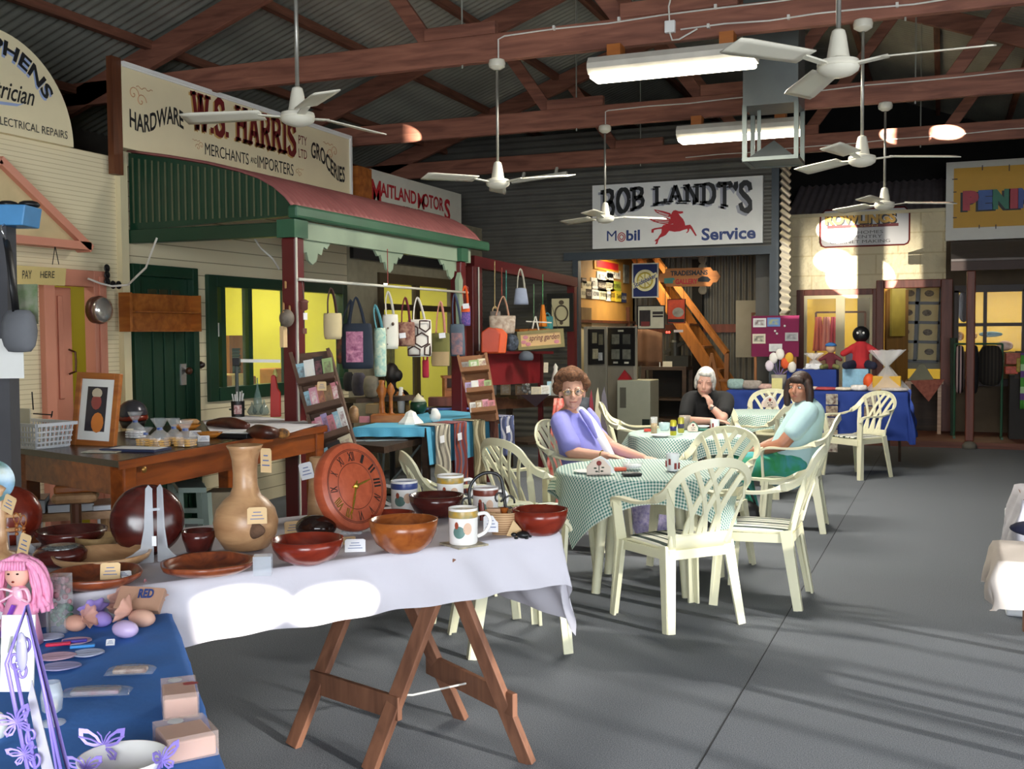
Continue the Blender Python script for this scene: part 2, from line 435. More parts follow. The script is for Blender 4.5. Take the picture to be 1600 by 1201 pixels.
MB().box(p,(.075,.04,.085)).build('box',m_white,t,p,bevel=.006)
MB().tube([p+V((0,-.02,.04)),p+V((-.005,-.02,.14)),p+V((.04,-.02,.30))],.006,6).build('cable',m_cable,t,p)
MB().tube([p+V((0,-.02,-.04)),p+V((.02,-.02,-.10)),p+V((.07,-.02,-.10)),p+V((.2,-.02,-.04))],.006,6).build('cable',m_cable,t,p)
# ---------------------------------------------------------------- ceiling fans
m_fan=mat('cream_fan_enamel',0xd8d3c2,.3,var=.02)
m_rod=mat('fan_rod',0x9a9890,.35,.6)
def fan(x,y,ztop,ang,lbl,curved=False,zm=2.70):
    t=thing('ceiling_fan',lbl,'ceiling fan',(x,y,zm),0,'ceiling fans')
    O=V((0,0,0))
    MB().lathe([(.012,.155),(.027,.145),(.034,.12),(.046,.045),(.050,.025)]).build('motor_cover',m_fan,t,O,smooth=True,auto=40)
    MB().lathe([(.050,.028),(.086,.016),(.090,.0),(.085,-.009),(.090,-.012),(.085,-.027),(.064,-.042),(.03,-.052),(.001,-.054)]).build('motor',m_fan,t,O,smooth=True,auto=40)
    MB().tube([(0,0,.15),(0,0,ztop-zm-.05)],.011,8).build('down_rod',m_rod,t,O,smooth=True)
    MB().lathe([(.001,ztop-zm-.085),(.03,ztop-zm-.08),(.06,ztop-zm-.06),(.064,ztop-zm-.035),(.058,ztop-zm-.01),(.03,ztop-zm),(.001,ztop-zm)]).build('ceiling_rose',m_fan,t,O,smooth=True,auto=40)
    for k in range(3):
        a=math.radians(ang+120*k);R=Matrix.Rotation(a,4,'Z')
        b=MB()
        def fn(u,v,R=R):
            r=.19+.43*u;w=(.058+.012*u)*(2*v-1)*(1 if u < .97 else .9)
            return R @ V((r,w+.01*u,.012+w*.22-.01*u))
        b.grid(fn,8,4);bl=b.build('blade',m_fan,t,O,smooth=True,solid=.006)
        MB().bar(R @ V((.075,0,-.003)),R @ V((.21,0,.012)),.04,.008).build('blade_arm',m_fan,bl,O)
    return t
fan(-3.16,4.9,3.63,75,'cream ceiling fan in front of the long hardware sign, nearest on the left')
fan(-.43,4.9,3.63,112,'cream ceiling fan nearest on the right, beside the bright tube light')
fan(-3.14,7.6,3.62,112,'cream ceiling fan left of the winged horse sign, third in the left row less one',zm=2.70)['label']='cream ceiling fan hanging between the red motors sign and the winged horse sign'
fan(-.51,7.6,3.62,15,'cream ceiling fan behind the nearest right fan, its long rod just right of the duct')
fan(-3.14,10.4,3.62,30,'small-looking distant ceiling fan in front of the winged horse sign')
fan(-.5,10.4,3.62,15,'distant grey-looking ceiling fan in front of the carpentry sign')
# ---------------------------------------------------------------- tube lights
m_tube=mat('tube_light_diffuser',0xfff6dd,.4,emit=9.0,var=0.01)
m_tin_white=mat('dusty_white_enamel',0xcfc9bc,.4,var=.1,scale=6)
def tubelight(x0,x1,y,z,lbl,e):
    c=((x0+x1)/2,y,z);t=thing('tube_light',lbl,'ceiling light',c,0,'twin tube ceiling lights')
    L=x1-x0
    M=Matrix.Translation(c) @ frame((0,0,0),(0,1,0),(0,0,1))
    prof=[(-.09,.0),(-.12,.035),(-.12,.075),(-.085,.12),(.085,.12),(.12,.075),(.12,.035),(.09,.0)]
    MB().prism(prof,-L/2,L/2,M).build('housing',m_tin_white,t,c)
    MB().bb((x0+.01,y-.10,z-.035),(x1-.01,y+.10,z+.0)).build('diffuser',m_tube,t,c,bevel=.02)
    for x in (x0+.18,x1-.2):MB().bb((x-.05,y-.05,z+.12),(x+.05,y+.08,3.63)).build('timber_block',m_orangewood,t,c)
    l=lamp('AREA','tube_lamp',(c[0],y,z-.05),e,(1,.95,.84),(c[0],y,0),shape='RECTANGLE',size=L,size_y=.18)
tubelight(-2.40,-1.21,7.62,3.42,'bright twin tube light hung under the near truss',62)
tubelight(-2.40,-1.23,10.42,3.42,'twin tube light farther back, partly behind the metal duct',62)
a,b=at(800,284,Y=12.9),at(886,271,Y=12.9)
t=thing('batten_light','thin unlit white batten light beside the farthest truss','ceiling light',a)
MB().bar(a,b,.05,.05).build('tube',m_offwhite,t,a)
for q in (.2,.8):
    c=a+(b-a)*q;MB().bar(c+V((0,0,.02)),c+V((0,.05,.10)),.03,.03).build('bracket',m_offwhite,t,a)
# ---------------------------------------------------------------- metal cooler duct
m_galv=mat('galvanised_sheet',0x5f6464,.4,.55,var=.2,scale=3)
m_galv_edge=mat('galvanised_edge',0x5c6460,.5,.3,var=.1)
xL,xR,yF,yB,zb=-1.51,-1.07,8.8,9.24,2.92
t=thing('cooler_duct','square galvanised air duct hanging from the roof between the two tube lights','air duct',((xL+xR)/2,(yF+yB)/2,zb))
O=t.location
mb=MB();mb.bb((xL+.004,yF+.004,3.36),(xR-.004,yB-.004,5.3));mb.build('duct_body',m_galv,t,O)
for x in (xL,xR-.035):
    for y in (yF,yB-.035):MB().bb((x,y,zb+.03),(x+.035,y+.035,3.37)).build('corner_post',m_galv_edge,t,O)
mb=MB();mb.bb((xL,yF,zb),(xR,yF+.04,zb+.03));mb.bb((xL,yB-.04,zb),(xR,yB,zb+.03));mb.bb((xL,yF+.04,zb),(xL+.04,yB-.04,zb+.03));mb.bb((xR-.04,yF+.04,zb),(xR,yB-.04,zb+.03))
mb.bb((xL+.04,yF+.04,zb+.005),(xR-.04,yB-.04,zb+.015));mb.build('outlet_tray',m_galv_edge,t,O)
cx,cy=O.x,O.y
MB().add([(xL+.04,yF+.04,zb+.03),(xR-.04,yF+.04,zb+.03),(xR-.04,yB-.04,zb+.03),(xL+.04,yB-.04,zb+.03),(cx,cy,zb+.19)],[(0,1,4),(1,2,4),(2,3,4),(3,0,4),(3,2,1,0)]).build('deflector',m_galv,t,O)
MB().bar((xL+.1,cy,zb+.08),(xL+.1,cy,3.4),.03,.01).build('hanger_strap',m_galv_edge,t,O)
# ================================================================ LETTER SHAPES (slab serif signwriting)
SER={
 'W':(1.30,[[(.12,1),(.38,0)],[(.38,0),(.64,.95)],[(.64,.95),(.90,0)],[(.90,0),(1.16,1)]],[(.12,1),(.64,1),(1.16,1)]),
 'S':(.82,[[(.70,.72),(.66,.88),(.50,.96),(.32,.95),(.15,.84),(.14,.68),(.28,.57),(.52,.46),(.69,.34),(.70,.18),(.55,.06),(.36,.03),(.18,.09),(.11,.26)]],[]),
 'H':(1.0,[[(.20,0),(.20,1)],[(.80,0),(.80,1)],[(.2,.5),(.8,.5)]],[(.2,0),(.2,1),(.8,0),(.8,1)]),
 'A':(1.05,[[(.18,0),(.52,1)],[(.52,1),(.87,0)],[(.30,.33),(.75,.33)]],[(.18,0),(.87,0)]),
 'R':(.98,[[(.20,0),(.20,1)],[(.2,.95),(.55,.95),(.73,.86),(.76,.74),(.72,.60),(.55,.51),(.2,.51)],[(.50,.5),(.84,0)]],[(.2,0),(.2,1),(.86,0)]),
 'I':(.50,[[(.25,0),(.25,1)]],[(.25,0),(.25,1)]),
 'B':(.92,[[(.20,0),(.20,1)],[(.2,.95),(.52,.95),(.69,.87),(.70,.72),(.62,.58),(.45,.53),(.2,.53)],[(.45,.53),(.68,.46),(.77,.30),(.72,.13),(.52,.05),(.2,.05)]],[(.16,0),(.16,1)]),
 'O':(.98,[[(.49+.36*math.cos(a*PI/12),.5+.45*math.sin(a*PI/12)) for a in range(25)]],[]),
 'L':(.86,[[(.22,0),(.22,1)],[(.2,.05),(.74,.05),(.76,.25)]],[(.2,0),(.22,1)]),
 'N':(1.02,[[(.20,0),(.20,1)],[(.2,1),(.80,0)],[(.80,0),(.80,1)]],[(.2,0),(.16,1),(.82,1)]),
 'D':(.98,[[(.20,0),(.20,1)],[(.2,.95),(.50,.95),(.72,.84),(.82,.62),(.82,.38),(.72,.16),(.50,.05),(.2,.05)]],[(.16,0),(.16,1)]),
 'T':(.94,[[(.47,0),(.47,1)],[(.08,.78),(.12,.95),(.82,.95),(.86,.78)]],[(.47,0)]),
 "'":(.36,[[(.2,1),(.22,.86),(.10,.72)]],[]),'.':(.34,[[(.16,0),(.16,.16)]],[]),' ':(.5,[],[]),
}
def serif_text(body,M,w,h,mt,parent,org,tk=.19,warp=None,name='lettering',lift=.004,dx=0,dy=0):
    tot=sum(SER[c][0] for c in body);x=0;mb=MB()
    def tr(px,py):
        a=px/tot-.5;b=py-.5;X,Y=a*w,b*h
        if warp:X,Y=warp(a,b,X,Y)
        return (X+dx,Y+dy,lift)
    for c in body:
        cw,st,sf=SER[c]
        for pl in st:
            n=len(pl);Lf,Rt=[],[]
            sub=[]
            for i in range(n-1):
                k=1 if n > 4 else 5
                for j in range(k):sub.append((pl[i][0]+(pl[i+1][0]-pl[i][0])*j/k,pl[i][1]+(pl[i+1][1]-pl[i][1])*j/k))
            sub.append(pl[-1]);n=len(sub)
            for i,(px,py) in enumerate(sub):
                q0,q1=sub[max(i-1,0)],sub[min(i+1,n-1)]
                tx,ty=q1[0]-q0[0],q1[1]-q0[1];l=math.hypot(tx,ty) or 1;nx,ny=-ty/l,tx/l
                hw=tk*(.5*abs(nx)+.30*abs(ny)) if len(pl) > 2 else tk*.5
                if pl[0][1] == pl[-1][1] and len(pl) == 2:hw=tk*.33
                Lf.append(tr(x+px+nx*hw,py+ny*hw));Rt.append(tr(x+px-nx*hw,py-ny*hw))
            mb.add(Lf+Rt,[(i,i+1,n+i+1,n+i) for i in range(n-1)])
        for sx,sy in sf:
            hh=.045;yy=sy+(hh if sy == 0 else -hh)
            mb.add([tr(x+sx-tk*.95,yy-hh),tr(x+sx+tk*.95,yy-hh),tr(x+sx+tk*.95,yy+hh),tr(x+sx-tk*.95,yy+hh)],[(0,1,2,3)])
        x += cw
    vs=[tuple(M @ V(p)) for p in mb.v];mb.v=vs
    return mb.build(name,mt,parent,org)
m_ltblack=mat('sign_black',0x191c1e,.5);m_ltmaroon=mat('sign_maroon',0x6f1d1f,.5);m_ltred=mat('sign_red',0xb4202a,.5)
m_ltgrey=mat('sign_shadow_grey',0xa7a9b4,.6);m_ltblue=mat('sign_blue',0x2b3f78,.5);m_flour=mat('sign_flourish',0xc89a72,.6)
def fitX(pl,pr,yl,pt,pb,X):
    """frame, width and height of a pixel box lying on the plane X"""
    a=at(pl,yl,X=X).y;b=at(pr,yl,X=X).y;pc=(pl+pr)/2
    z1,z0=at(pc,pt,X=X).z,at(pc,pb,X=X).z
    return LW((a+b)/2,(z0+z1)/2,X),b-a,z1-z0
def fitY(pl,pr,pt,pb,Y):
    pc,mid=(pl+pr)/2,(pt+pb)/2
    a,b=at(pl,mid,Y=Y).x,at(pr,mid,Y=Y).x;z1,z0=at(pc,pt,Y=Y).z,at(pc,pb,Y=Y).z
    return BW((a+b)/2,(z0+z1)/2,Y),b-a,z1-z0
def scroll(M,s,mt,parent,org,flip=1):
    mb=MB()
    for k in range(2):
        pts=[M @ V((flip*s*(.1+.25*k+.18*(1-i/14)*math.cos(i*.55)),s*(.18*(1-i/14)*math.sin(i*.55))-(k*.12*s),.005)) for i in range(15)]
        mb.tube(pts,s*.012,4)
    mb.tube([M @ V((flip*s*(.2+.06*i),s*(.18+.03*math.sin(i*1.7)),.005)) for i in range(10)],s*.010,4)
    return mb.build('flourish',mt,parent,org)
# ================================================================ LEFT ROW OF SHOPS
XW=-5.9
ys0,ys1=6.60,9.98
yd0,yd1=6.72,7.51;zd=2.12
sd0,sd1=at(62,500,X=XW).y,at(160,500,X=XW).y
sz=at(150,424,X=XW).z
wallp(LW(0,0,XW),3.2,6.66,0,at(193,248,X=XW).z,[(sd0+.08,sd1-.06,0,sz-.06)],.1,m_creamwall,'wall_left_cream')
wallp(LW(0,0,XW),6.66,10.05,0,2.99,[(yd0,yd1,0,zd-.02),(7.68,9.97,1.0,2.06)],.1,m_lapwall,'wall_left_shopfront')
my0,my1=at(590,480,X=XW).y,at(711,480,X=XW).y
wallp(LW(0,0,XW),10.05,13.7,0,3.0,[(my0,my1,.55,2.25)],.1,m_plaster,'wall_left_motors')
mb=MB();mb.bb((XW,6.60,0),(XW+.05,6.68,2.88));struct(mb.build('trim_3',m_cream))
# rooms behind the shopfronts
def room(y0,y1,x1,zt,mt,nm,e,col=(1,.98,.84)):
    mb=MB();mb.bb((x1-.05,y0,0),(x1,y1,zt));mb.bb((x1,y0,0),(XW-.1,y0+.05,zt));mb.bb((x1,y1-.05,0),(XW-.1,y1,zt));mb.bb((x1,y0,zt),(XW-.1,y1,zt+.05))
    struct(mb.build(nm,mt))
    lamp('AREA',nm+'_lamp',((x1+XW)/2-.1,(y0+y1)/2,zt-.06),e,col,((x1+XW)/2-.1,(y0+y1)/2,0),shape='RECTANGLE',size=.5,size_y=1.2)
room(4.0,6.62,-7.6,2.5,m_olive,'wall_room_pink',8)
room(7.55,10.1,-7.7,2.5,m_yellow,'wall_room_hardware',19)
room(10.2,13.4,-7.7,2.5,m_yellow,'wall_room_motors',20)
# salmon door frame and half-open door
mb=MB()
mb.bb((XW-.05,sd0,0),(XW+.05,sd0+.1,sz));mb.bb((XW-.05,sd1-.13,0),(XW+.05,sd1,sz));mb.bb((XW-.05,sd0+.1,sz-.12),(XW+.05,sd1-.13,sz))
mb.bb((XW+.05,sd1-.09,0),(XW+.065,sd1-.04,sz-.04))
dr=struct(mb.build('door_1',m_salmon,bevel=.006))
yo=at(117,500,X=XW).y
mb=MB();mb.bb((XW-.07,sd0+.1,.02),(XW-.03,yo,sz-.13))
for a,b in ((.25,.95),(1.1,1.85)):mb.bb((XW-.03,sd0+.24,a),(XW-.018,yo-.14,b))
mb.build('door_leaf',m_salmon,dr,bevel=.008)
h=at(113,565,X=XW)
MB().tube([h+V((-.02,-.01,.09)),h+V((.03,0,.07)),h+V((.035,0,0)),h+V((.03,0,-.07)),h+V((-.02,-.01,-.09))],.008,6).build('door_handle',mat('old_bronze',0x5a3a24,.4,.6),dr)
# arched sign of the electrician
m_signcream=mat('sign_cream',0xe9dcb6,.55,var=.02)
yc,zb_=6.13,2.92
R_=.70;ycen=yc-R_
O=V((XW+.02,ycen,zb_))
t=thing('arched_shop_sign','half-round cream sign lettered for an electrician, cut off by the left edge','sign',O)
MS=LW(ycen,zb_,XW+.02)
MB().prism([(R_*math.cos(a*PI/40),R_*.97*math.sin(a*PI/40)) for a in range(41)],-.02,.03,MS).build('board',m_signcream,t,O)
def arcw(r,dx=0,dy=0,rot=-.21):
    return lambda a,b,x,y:((r+y)*math.sin(x/r-rot)+dx,(r+y)*math.cos(x/r-rot)+dy)
txt('STEPHENS',LW(ycen,zb_,XW+.05),.90,.105,m_ltblack,t,org=O,bold=.03,warp=arcw(.575))
txt('STEPHENS',LW(ycen,zb_,XW+.05),.90,.105,mat('sign_pale_blue',0x9fb0d8,.6),t,org=O,bold=.03,warp=arcw(.575,-.010,-.016),lift=.002,name='lettering_shadow')
txt('Electrician',LW(5.50,3.205,XW+.05),.55,.125,m_ltblack,t,org=O,shear=.4,bold=.01)
MB().add([(-.25,-.01,0),(.12,.02,0),(.17,.035,0),(.10,.0,0),(-.25,-.035,0)],[(0,4,3,2,1)],LW(5.52,3.115,XW+.053)).build('blue_swash',MATS['sign_pale_blue'],t,O)
txt('ELECTRICAL REPAIRS',LW(5.755,2.995,XW+.05),.63,.055,m_ltblack,t,org=O)
# long hardware sign
O=V((XW+.06,(ys0+ys1)/2,2.99))
t=thing('hardware_sign','long cream sign lettered W.S. HARRIS for hardware and groceries above the red awning','sign',O)
XS=XW+.09
MB().bb((XW+.01,ys0,2.99),(XS,ys1,3.615)).build('board',m_signcream,t,O)
mb=MB();mb.bb((XW,ys0,3.615),(XS+.02,ys1,3.64));mb.bb((XW,ys1-.001,2.99),(XS+.02,ys1+.03,3.64));mb.bb((XS,ys0,3.60),(XS+.012,ys1,3.615));mb.build('frame',m_white,t,O)
MB().bb((XW+.03,6.50,2.78),(XW+.085,6.598,3.66)).build('side_post',m_brown,t,O)
M_,w_,h_=fitX(300,462,200,168,222,XS)
serif_text('W.S. HARRIS',M_,w_,h_*1.0,m_ltmaroon,t,O,tk=.24)
serif_text('W.S. HARRIS',M_,w_,h_*1.0,mat('sign_ochre',0xc9a25e,.6),t,O,tk=.24,lift=.002,dx=-.018,dy=-.014,name='lettering_shadow')
M_,w_,h_=fitX(202,286,185,169,203,XS)
txt('HARDWARE',M_,w_,h_*.82,m_ltblack,t,org=O,bold=.02,warp=lambda a,b,x,y:(x,y+.055*math.sin(a*5.2)+.03*a))
M_,w_,h_=fitX(486,538,252,229,279,XS)
txt('GROCERIES',M_,w_,h_*.50,m_ltblack,t,org=O,bold=.02,warp=lambda a,b,x,y:(x,y-.05*math.sin(a*5.2)-.10*a))
M_,w_,h_=fitX(320,388,245,228,253,XS);txt('MERCHANTS',M_,w_,h_*.72,m_ltblack,t,org=O)
M_,w_,h_=fitX(391,401,250,246,255,XS);txt('AND',M_,w_,h_,m_ltblack,t,org=O)
M_,w_,h_=fitX(402,458,258,246,272,XS);txt('IMPORTERS',M_,w_,h_*.72,m_ltblack,t,org=O)
M_,w_,h_=fitX(466,479,225,211,228,XS);txt('PTY',M_,w_,h_*.8,m_ltmaroon,t,org=O)
M_,w_,h_=fitX(466,479,240,232,249,XS);txt('LTD',M_,w_,h_*.8,m_ltmaroon,t,org=O)
for px,py,s,fl in ((203,145,.34,1),(525,238,.34,-1),(316,228,.18,-1),(462,268,.18,1)):
    q=at(px,py,X=XS);scroll(LW(q.y,q.z,XS),s,m_flour,t,O,fl)
# red motors sign
MY0,MY1=at(572,270,X=XW).y,at(714,303,X=XW).y
O=V((XW+.03,(MY0+MY1)/2,2.8))
t=thing('motors_sign','white sign with red lettering MAITLAND MOTORS behind the red awning','sign',O)
MB().bb((XW,MY0,2.75),(XW+.06,MY1,3.37)).build('board',m_offwhite,t,O)
MB().bb((XW-.02,MY0-.30,2.75),(XW+.07,MY0,3.36)).build('side_post',m_orangewood,t,O)
XS2=XW+.062
M_,w_,h_=fitX(594,650,300,289,316,XS2);txt('AITLAND',M_,w_,h_*.78,m_ltred,t,org=O,bold=.025)
M_,w_,h_=fitX(662,694,310,303,330,XS2);txt('OTOR',LW(at(677,320,X=XS2).y,M_.translation.z,XS2),w_,h_*.78,m_ltred,t,org=O,bold=.025)
M_,w_,h_=fitX(580,595,300,281,322,XS2);txt('M',M_,w_,h_,m_ltred,t,org=O,bold=.02)
M_,w_,h_=fitX(652,663,310,302,327,XS2);txt('M',M_,w_*.95,h_*.95,m_ltred,t,org=O,bold=.02)
M_,w_,h_=fitX(694,703,320,311,345,XS2);txt('S',M_,w_,h_,m_ltred,t,org=O,bold=.03)
M_,w_,h_=fitX(630,664,328,324,337,XS2);txt('PTY. LTD.',M_,w_,h_*.75,m_ltmaroon,t,org=O)
# veranda: awning, gutter, frieze, posts
XV=-4.42;VY0,VY1=6.73,10.2
O=V((XV,(VY0+VY1)/2,2.3))
t=thing('veranda_awning','shop veranda with curved faded red tin awning on dark red posts','veranda',(XV,(VY0+VY1)/2,0))
O=t.location
prof=[(XW+.02,2.985),(-5.5,2.92),(-5.15,2.85),(-4.85,2.77),(-4.68,2.71),(-4.55,2.64),(-4.45,2.56),(-4.39,2.49)]
def awn(u,v):
    k=v*(len(prof)-1);i=min(int(k),len(prof)-2);f=k-i
    x=prof[i][0]+(prof[i+1][0]-prof[i][0])*f;z=prof[i][1]+(prof[i+1][1]-prof[i][1])*f
    y=VY0-.02+(VY1-VY0)*u;s=.012*math.sin(2*PI*y/.085)
    return (x+s*.4,y,z+s)
MB().grid(awn,340,14).build('tin_roof',m_redroof,t,O,smooth=True,solid=.004)
mb=MB()
pl=[(p[0],p[1]-.012) for p in prof]+[(-4.43,2.42),(XW+.02,2.37)]
mb.prism([(p[0],p[1]) for p in pl],-VY0-.0,-VY0-.04,frame((0,0,0),(1,0,0),(0,0,1)))
mb.build('end_panel',m_dkgreen,t,O)
mb=MB();n=22
for i in range(n):
    x=XW+.06+i*(1.36/n);mb.bb((x,VY0-.012,2.43),(x+.008,VY0+.002,2.93-(x+5.84)*.17-max(0,x+4.8)*.3))
mb.build('panel_ribs',mat('rib_brown',0x5f6248,.6),t,O)
MB().bb((XW+.03,VY0-.04,2.27),(XV,VY0+.04,2.375)).build('end_beam',m_dkgreen,t,O,bevel=.008)
mb=MB();mb.bar((-4.37,VY0-.05,2.445),(-4.37,VY1+.05,2.445),.09,.095);mb.build('gutter',m_mdgreen,t,O,bevel=.02)
mb=MB();mb.bb((XV-.03,VY0+.05,2.26),(XV+.03,VY1-.3,2.39));mb.build('frieze_board',m_pgreen,t,O)
for y,pts in ((VY0+.28,1),(8.23,2),(VY1-.72,1)):
    MF_=LW(y,2.26,XV+.0)
    a=.26
    MB().prism([(-a,0),(a,0),(a*.8,-.05),(a*.62,-.035),(a*.5,-.10),(a*.3,-.09),(a*.22,-.15),(0,-.18),(-a*.22,-.15),(-a*.3,-.09),(-a*.5,-.10),(-a*.62,-.035),(-a*.8,-.05)],-.01,.01,MF_).build('fretwork',m_pgreen,t,O)
def vpost(y,nm='post',lab=None):
    MB().box((XV,y,1.13),(.12,.12,2.26)).build(nm,m_redpost,t,O,bevel=.012)
vpost(VY0+.03);vpost(9.66)
mb=MB();mb.bb((XV-.075,VY0-.06,2.26),(XV+.075,VY0+.12,2.39));mb.build('post_head',m_mdgreen,t,O)
MB().bb((XV-.075,9.58,2.26),(XV+.075,9.74,2.39)).build('post_head',m_mdgreen,t,O)
MB().bar((XV+.062,VY0-.02,.2),(XV+.062,VY0-.02,2.26),.012,.012).build('pale_edge',m_offwhite,t,O)  # off-white strip paints in the highlight along the post's chamfer
MB().prism([(-.03,0),(.05,.03),(.07,.16),(.03,.30),(.05,.42),(0,.5),(-.05,.42)],-.02,.02,LW(9.57,1.65,XV+.05)).build('post_bracket',m_pgreen,t,O)
# dark lintel under the awning
MB().bb((XW+.01,at(546,400,X=XW).y,at(620,412,X=XW).z),(XW+.05,at(712,400,X=XW).y,at(620,372,X=XW).z)).top('dark_lintel',m_black,'black painted lintel board above the yellow-lit motors window','lintel')
# green door of the hardware shop
mb=MB();mb.bb((XW-.04,yd0,0),(XW+.05,yd0+.08,zd));mb.bb((XW-.04,yd1-.07,0),(XW+.05,yd1,zd));mb.bb((XW-.04,yd0+.08,zd-.09),(XW+.05,yd1-.07,zd))
d2=struct(mb.build('door_2',m_dkgreen,bevel=.006))
mb=MB();mb.bb((XW-.05,yd0+.08,.01),(XW-.01,yd1-.07,zd-.09))
for i in range(5):
    y=yd0+.13+i*.135;mb.bb((XW-.01,y,.1),(XW+.002,y+.118,1.72))
mb.build('door_leaf',m_dkgreen,d2,bevel=.006)
mb=MB()
for y in (yd0+.22,yd0+.355,yd0+.50):mb.bb((XW-.005,y,1.75),(XW+.004,y+.10,1.93))
mb.build('upper_panes',mat('door_glass_dim',0x3d3f2c,.2),d2)
MB().bb((XW-.005,yd1-.20,1.14),(XW+.012,yd1-.13,1.32)).build('lock_plate',mat('nickel',0xc9c9c6,.25,.8),d2,bevel=.004)
MB().ell((XW+.05,yd1-.15,1.26),.032).build('door_knob',mat('brown_knob',0x4a2a18,.3),d2,smooth=True)
MB().lathe([(.001,.03),(.02,.028),(.026,.012),(.034,0),(.034,-.005)],M=frame(at(314,570,X=XW),(0,1,0),(0,0,1))).top('bell_push',mat('bakelite',0x2a1512,.3),'small round brown bell push beside the green door','bell push',smooth=True,org=at(314,570,X=XW))
# orange timber letter rack in front of the green door
a,b=at(197,518,X=XW+.12),at(308,462,X=XW+.12)
O=V((XW+.08,(a.y+b.y)/2,a.z))
t=thing('timber_display_rack','shallow orange timber rack with one shelf hung across the green door','rack',O)
mb=MB();mb.bb((XW+.055,a.y,a.z),(XW+.07,b.y,b.z));mb.build('back_board',m_orangewood,t,O)
for y0,y1 in ((a.y,a.y+.03),(b.y-.012,b.y)):MB().bb((XW+.055,y0,a.z),(XW+.16,y1,b.z)).build('side_panel',m_orangewood,t,O)
for z in (a.z,(a.z+b.z)/2):MB().bb((XW+.06,a.y+.03,z),(XW+.16,b.y-.012,z+.012)).build('shelf',m_orangewood,t,O)
# windows of the two shops
wf=MB()
for (y0,y1,z0,z1) in ((7.66,7.78,.98,2.08),(9.90,9.99,.98,2.08)):wf.bb((XW-.06,y0,z0),(XW+.04,y1,z1))
wf.bb((XW-.06,7.78,1.98),(XW+.04,9.90,2.08));wf.bb((XW-.06,7.78,.98),(XW+.05,9.90,1.10))
wn=struct(wf.build('window_1',m_dkgreen,bevel=.006))
mb=MB()
for px in (347,389,448):y=at(px,520,X=XW).y;mb.bb((XW-.05,y-.03,1.10),(XW+.02,y+.03,1.98))
mb.build('mullion',m_dkgreen,wn)
MB().bb((XW-.02,7.78,1.10),(XW-.016,9.90,1.98)).build('pane',m_pane,wn)
wf=MB();wf.bb((XW-.06,my0,.55),(XW+.03,my0+.10,2.25));wf.bb((XW-.06,my1-.12,.55),(XW+.03,my1,2.25));wf.bb((XW-.06,my0+.1,2.14),(XW+.03,my1-.12,2.25));wf.bb((XW-.06,my0+.1,.55),(XW+.04,my1-.12,.65))
m_dullbrown=mat('dull_brown_paint',0x4d3f28,.6)
wn=struct(wf.build('window_2',m_dullbrown))
mb=MB();ym=at(651,480,X=XW).y;mb.bb((XW-.04,ym-.05,.65),(XW+.02,ym+.05,2.14));zz=at(651,481,X=XW).z;mb.bb((XW-.04,my0+.1,zz-.035),(XW+.018,my1-.12,zz+.035));mb.build('mullion',m_dullbrown,wn)
MB().bb((XW-.02,my0+.1,.65),(XW-.016,my1-.12,2.14)).build('pane',m_pane,wn)
# inside the motors window
c=at(602,441,X=-6.6)
t=thing('hanging_bulb','lit bare bulb hanging inside the yellow motors window','light bulb',c)
MB().ell(c,(.03,.03,.042)).build('bulb',mat('bulb_glow',0xfff2c0,.3,emit=14,var=.01),t,c,smooth=True)
MB().tube([c+V((0,0,.03)),c+V((0,0,.55))],.006,6).build('cord',m_black,t,c)
MB().bb((-7.2,11.9,0),(-7.1,12.6,2.2)).top('yellow_partition',m_olive,'olive yellow partition panel standing inside the motors window','partition')
a=at(625,548,X=-6.9)
for i,px in enumerate((606,613,620)):
    q=at(px,556,X=-7.1);MB().bb((-7.12,q.y-.05,q.z-.12),(-7.09,q.y+.05,q.z+.12)).top('small_picture',mat('dim_print',0x5d5a3a,.6,var=.4,scale=14),('leftmost','middle','rightmost')[i]+' of three small upright pictures inside the motors window','picture',group='small pictures in the motors window')
# inside the hardware window: washboard, till ledge, boxes
c=at(368,600,X=-6.35)
k=mpp(c)
t=thing('washboard','orange timber washboard with green ribbed panel inside the hardware window','washboard',c)
m_wb=wood('washboard_wood',0xc07b2c,0x9a5c1c,.5)
mb=MB();w_=36*k;hh=76*k
for s in (-1,1):mb.bb((c.x-.02,c.y+s*w_/2-.02*s-.02,c.z),(c.x+.02,c.y+s*w_/2-.02*s+.02,c.z+hh))
mb.bb((c.x-.02,c.y-w_/2+.04,c.z+hh*.74),(c.x+.02,c.y+w_/2-.04,c.z+hh));mb.bb((c.x-.02,c.y-w_/2+.04,c.z),(c.x+.02,c.y+w_/2-.04,c.z+.05));mb.build('frame',m_wb,t,c)
def wbf(u,v):return (c.x+.005+.008*math.sin(v*60),c.y-w_/2+.04+(w_-.08)*u,c.z+.05+(hh*.74-.05)*v)
MB().grid(wbf,2,80).build('ribbed_panel',m_mdgreen,t,c,smooth=True)
MB().bb((-6.75,7.8,.98),(XW-.11,9.9,1.02)).top('window_ledge',mat('ledge_green',0x4f7a3c,.6),'green display ledge inside the hardware window','ledge')
for i,(px,w_,h_,cc,l) in enumerate(((340,.22,.16,0xb07a35,'tan cardboard box at the left end of the hardware window ledge'),(362,.26,.17,0xc9b26a,'straw-coloured sack on the ledge below the washboard'),(380,.18,.14,0xc0843a,'orange box on the ledge right of the washboard'),(428,.24,.2,0xb9792f,'orange-brown box at the right end of the hardware window ledge'),(413,.16,.05,0x4f8a3f,'flat green packet on the hardware window ledge'))):
    y=at(px,600,X=-6.3).y;MB().box((-6.3,y,1.02+h_/2),(.18,w_,h_)).top('stock_box' if i != 1 else 'sack',mat('stock%d' % i,cc,.7,var=.2,scale=10),l,'box' if i != 1 else 'sack',bevel=.012)
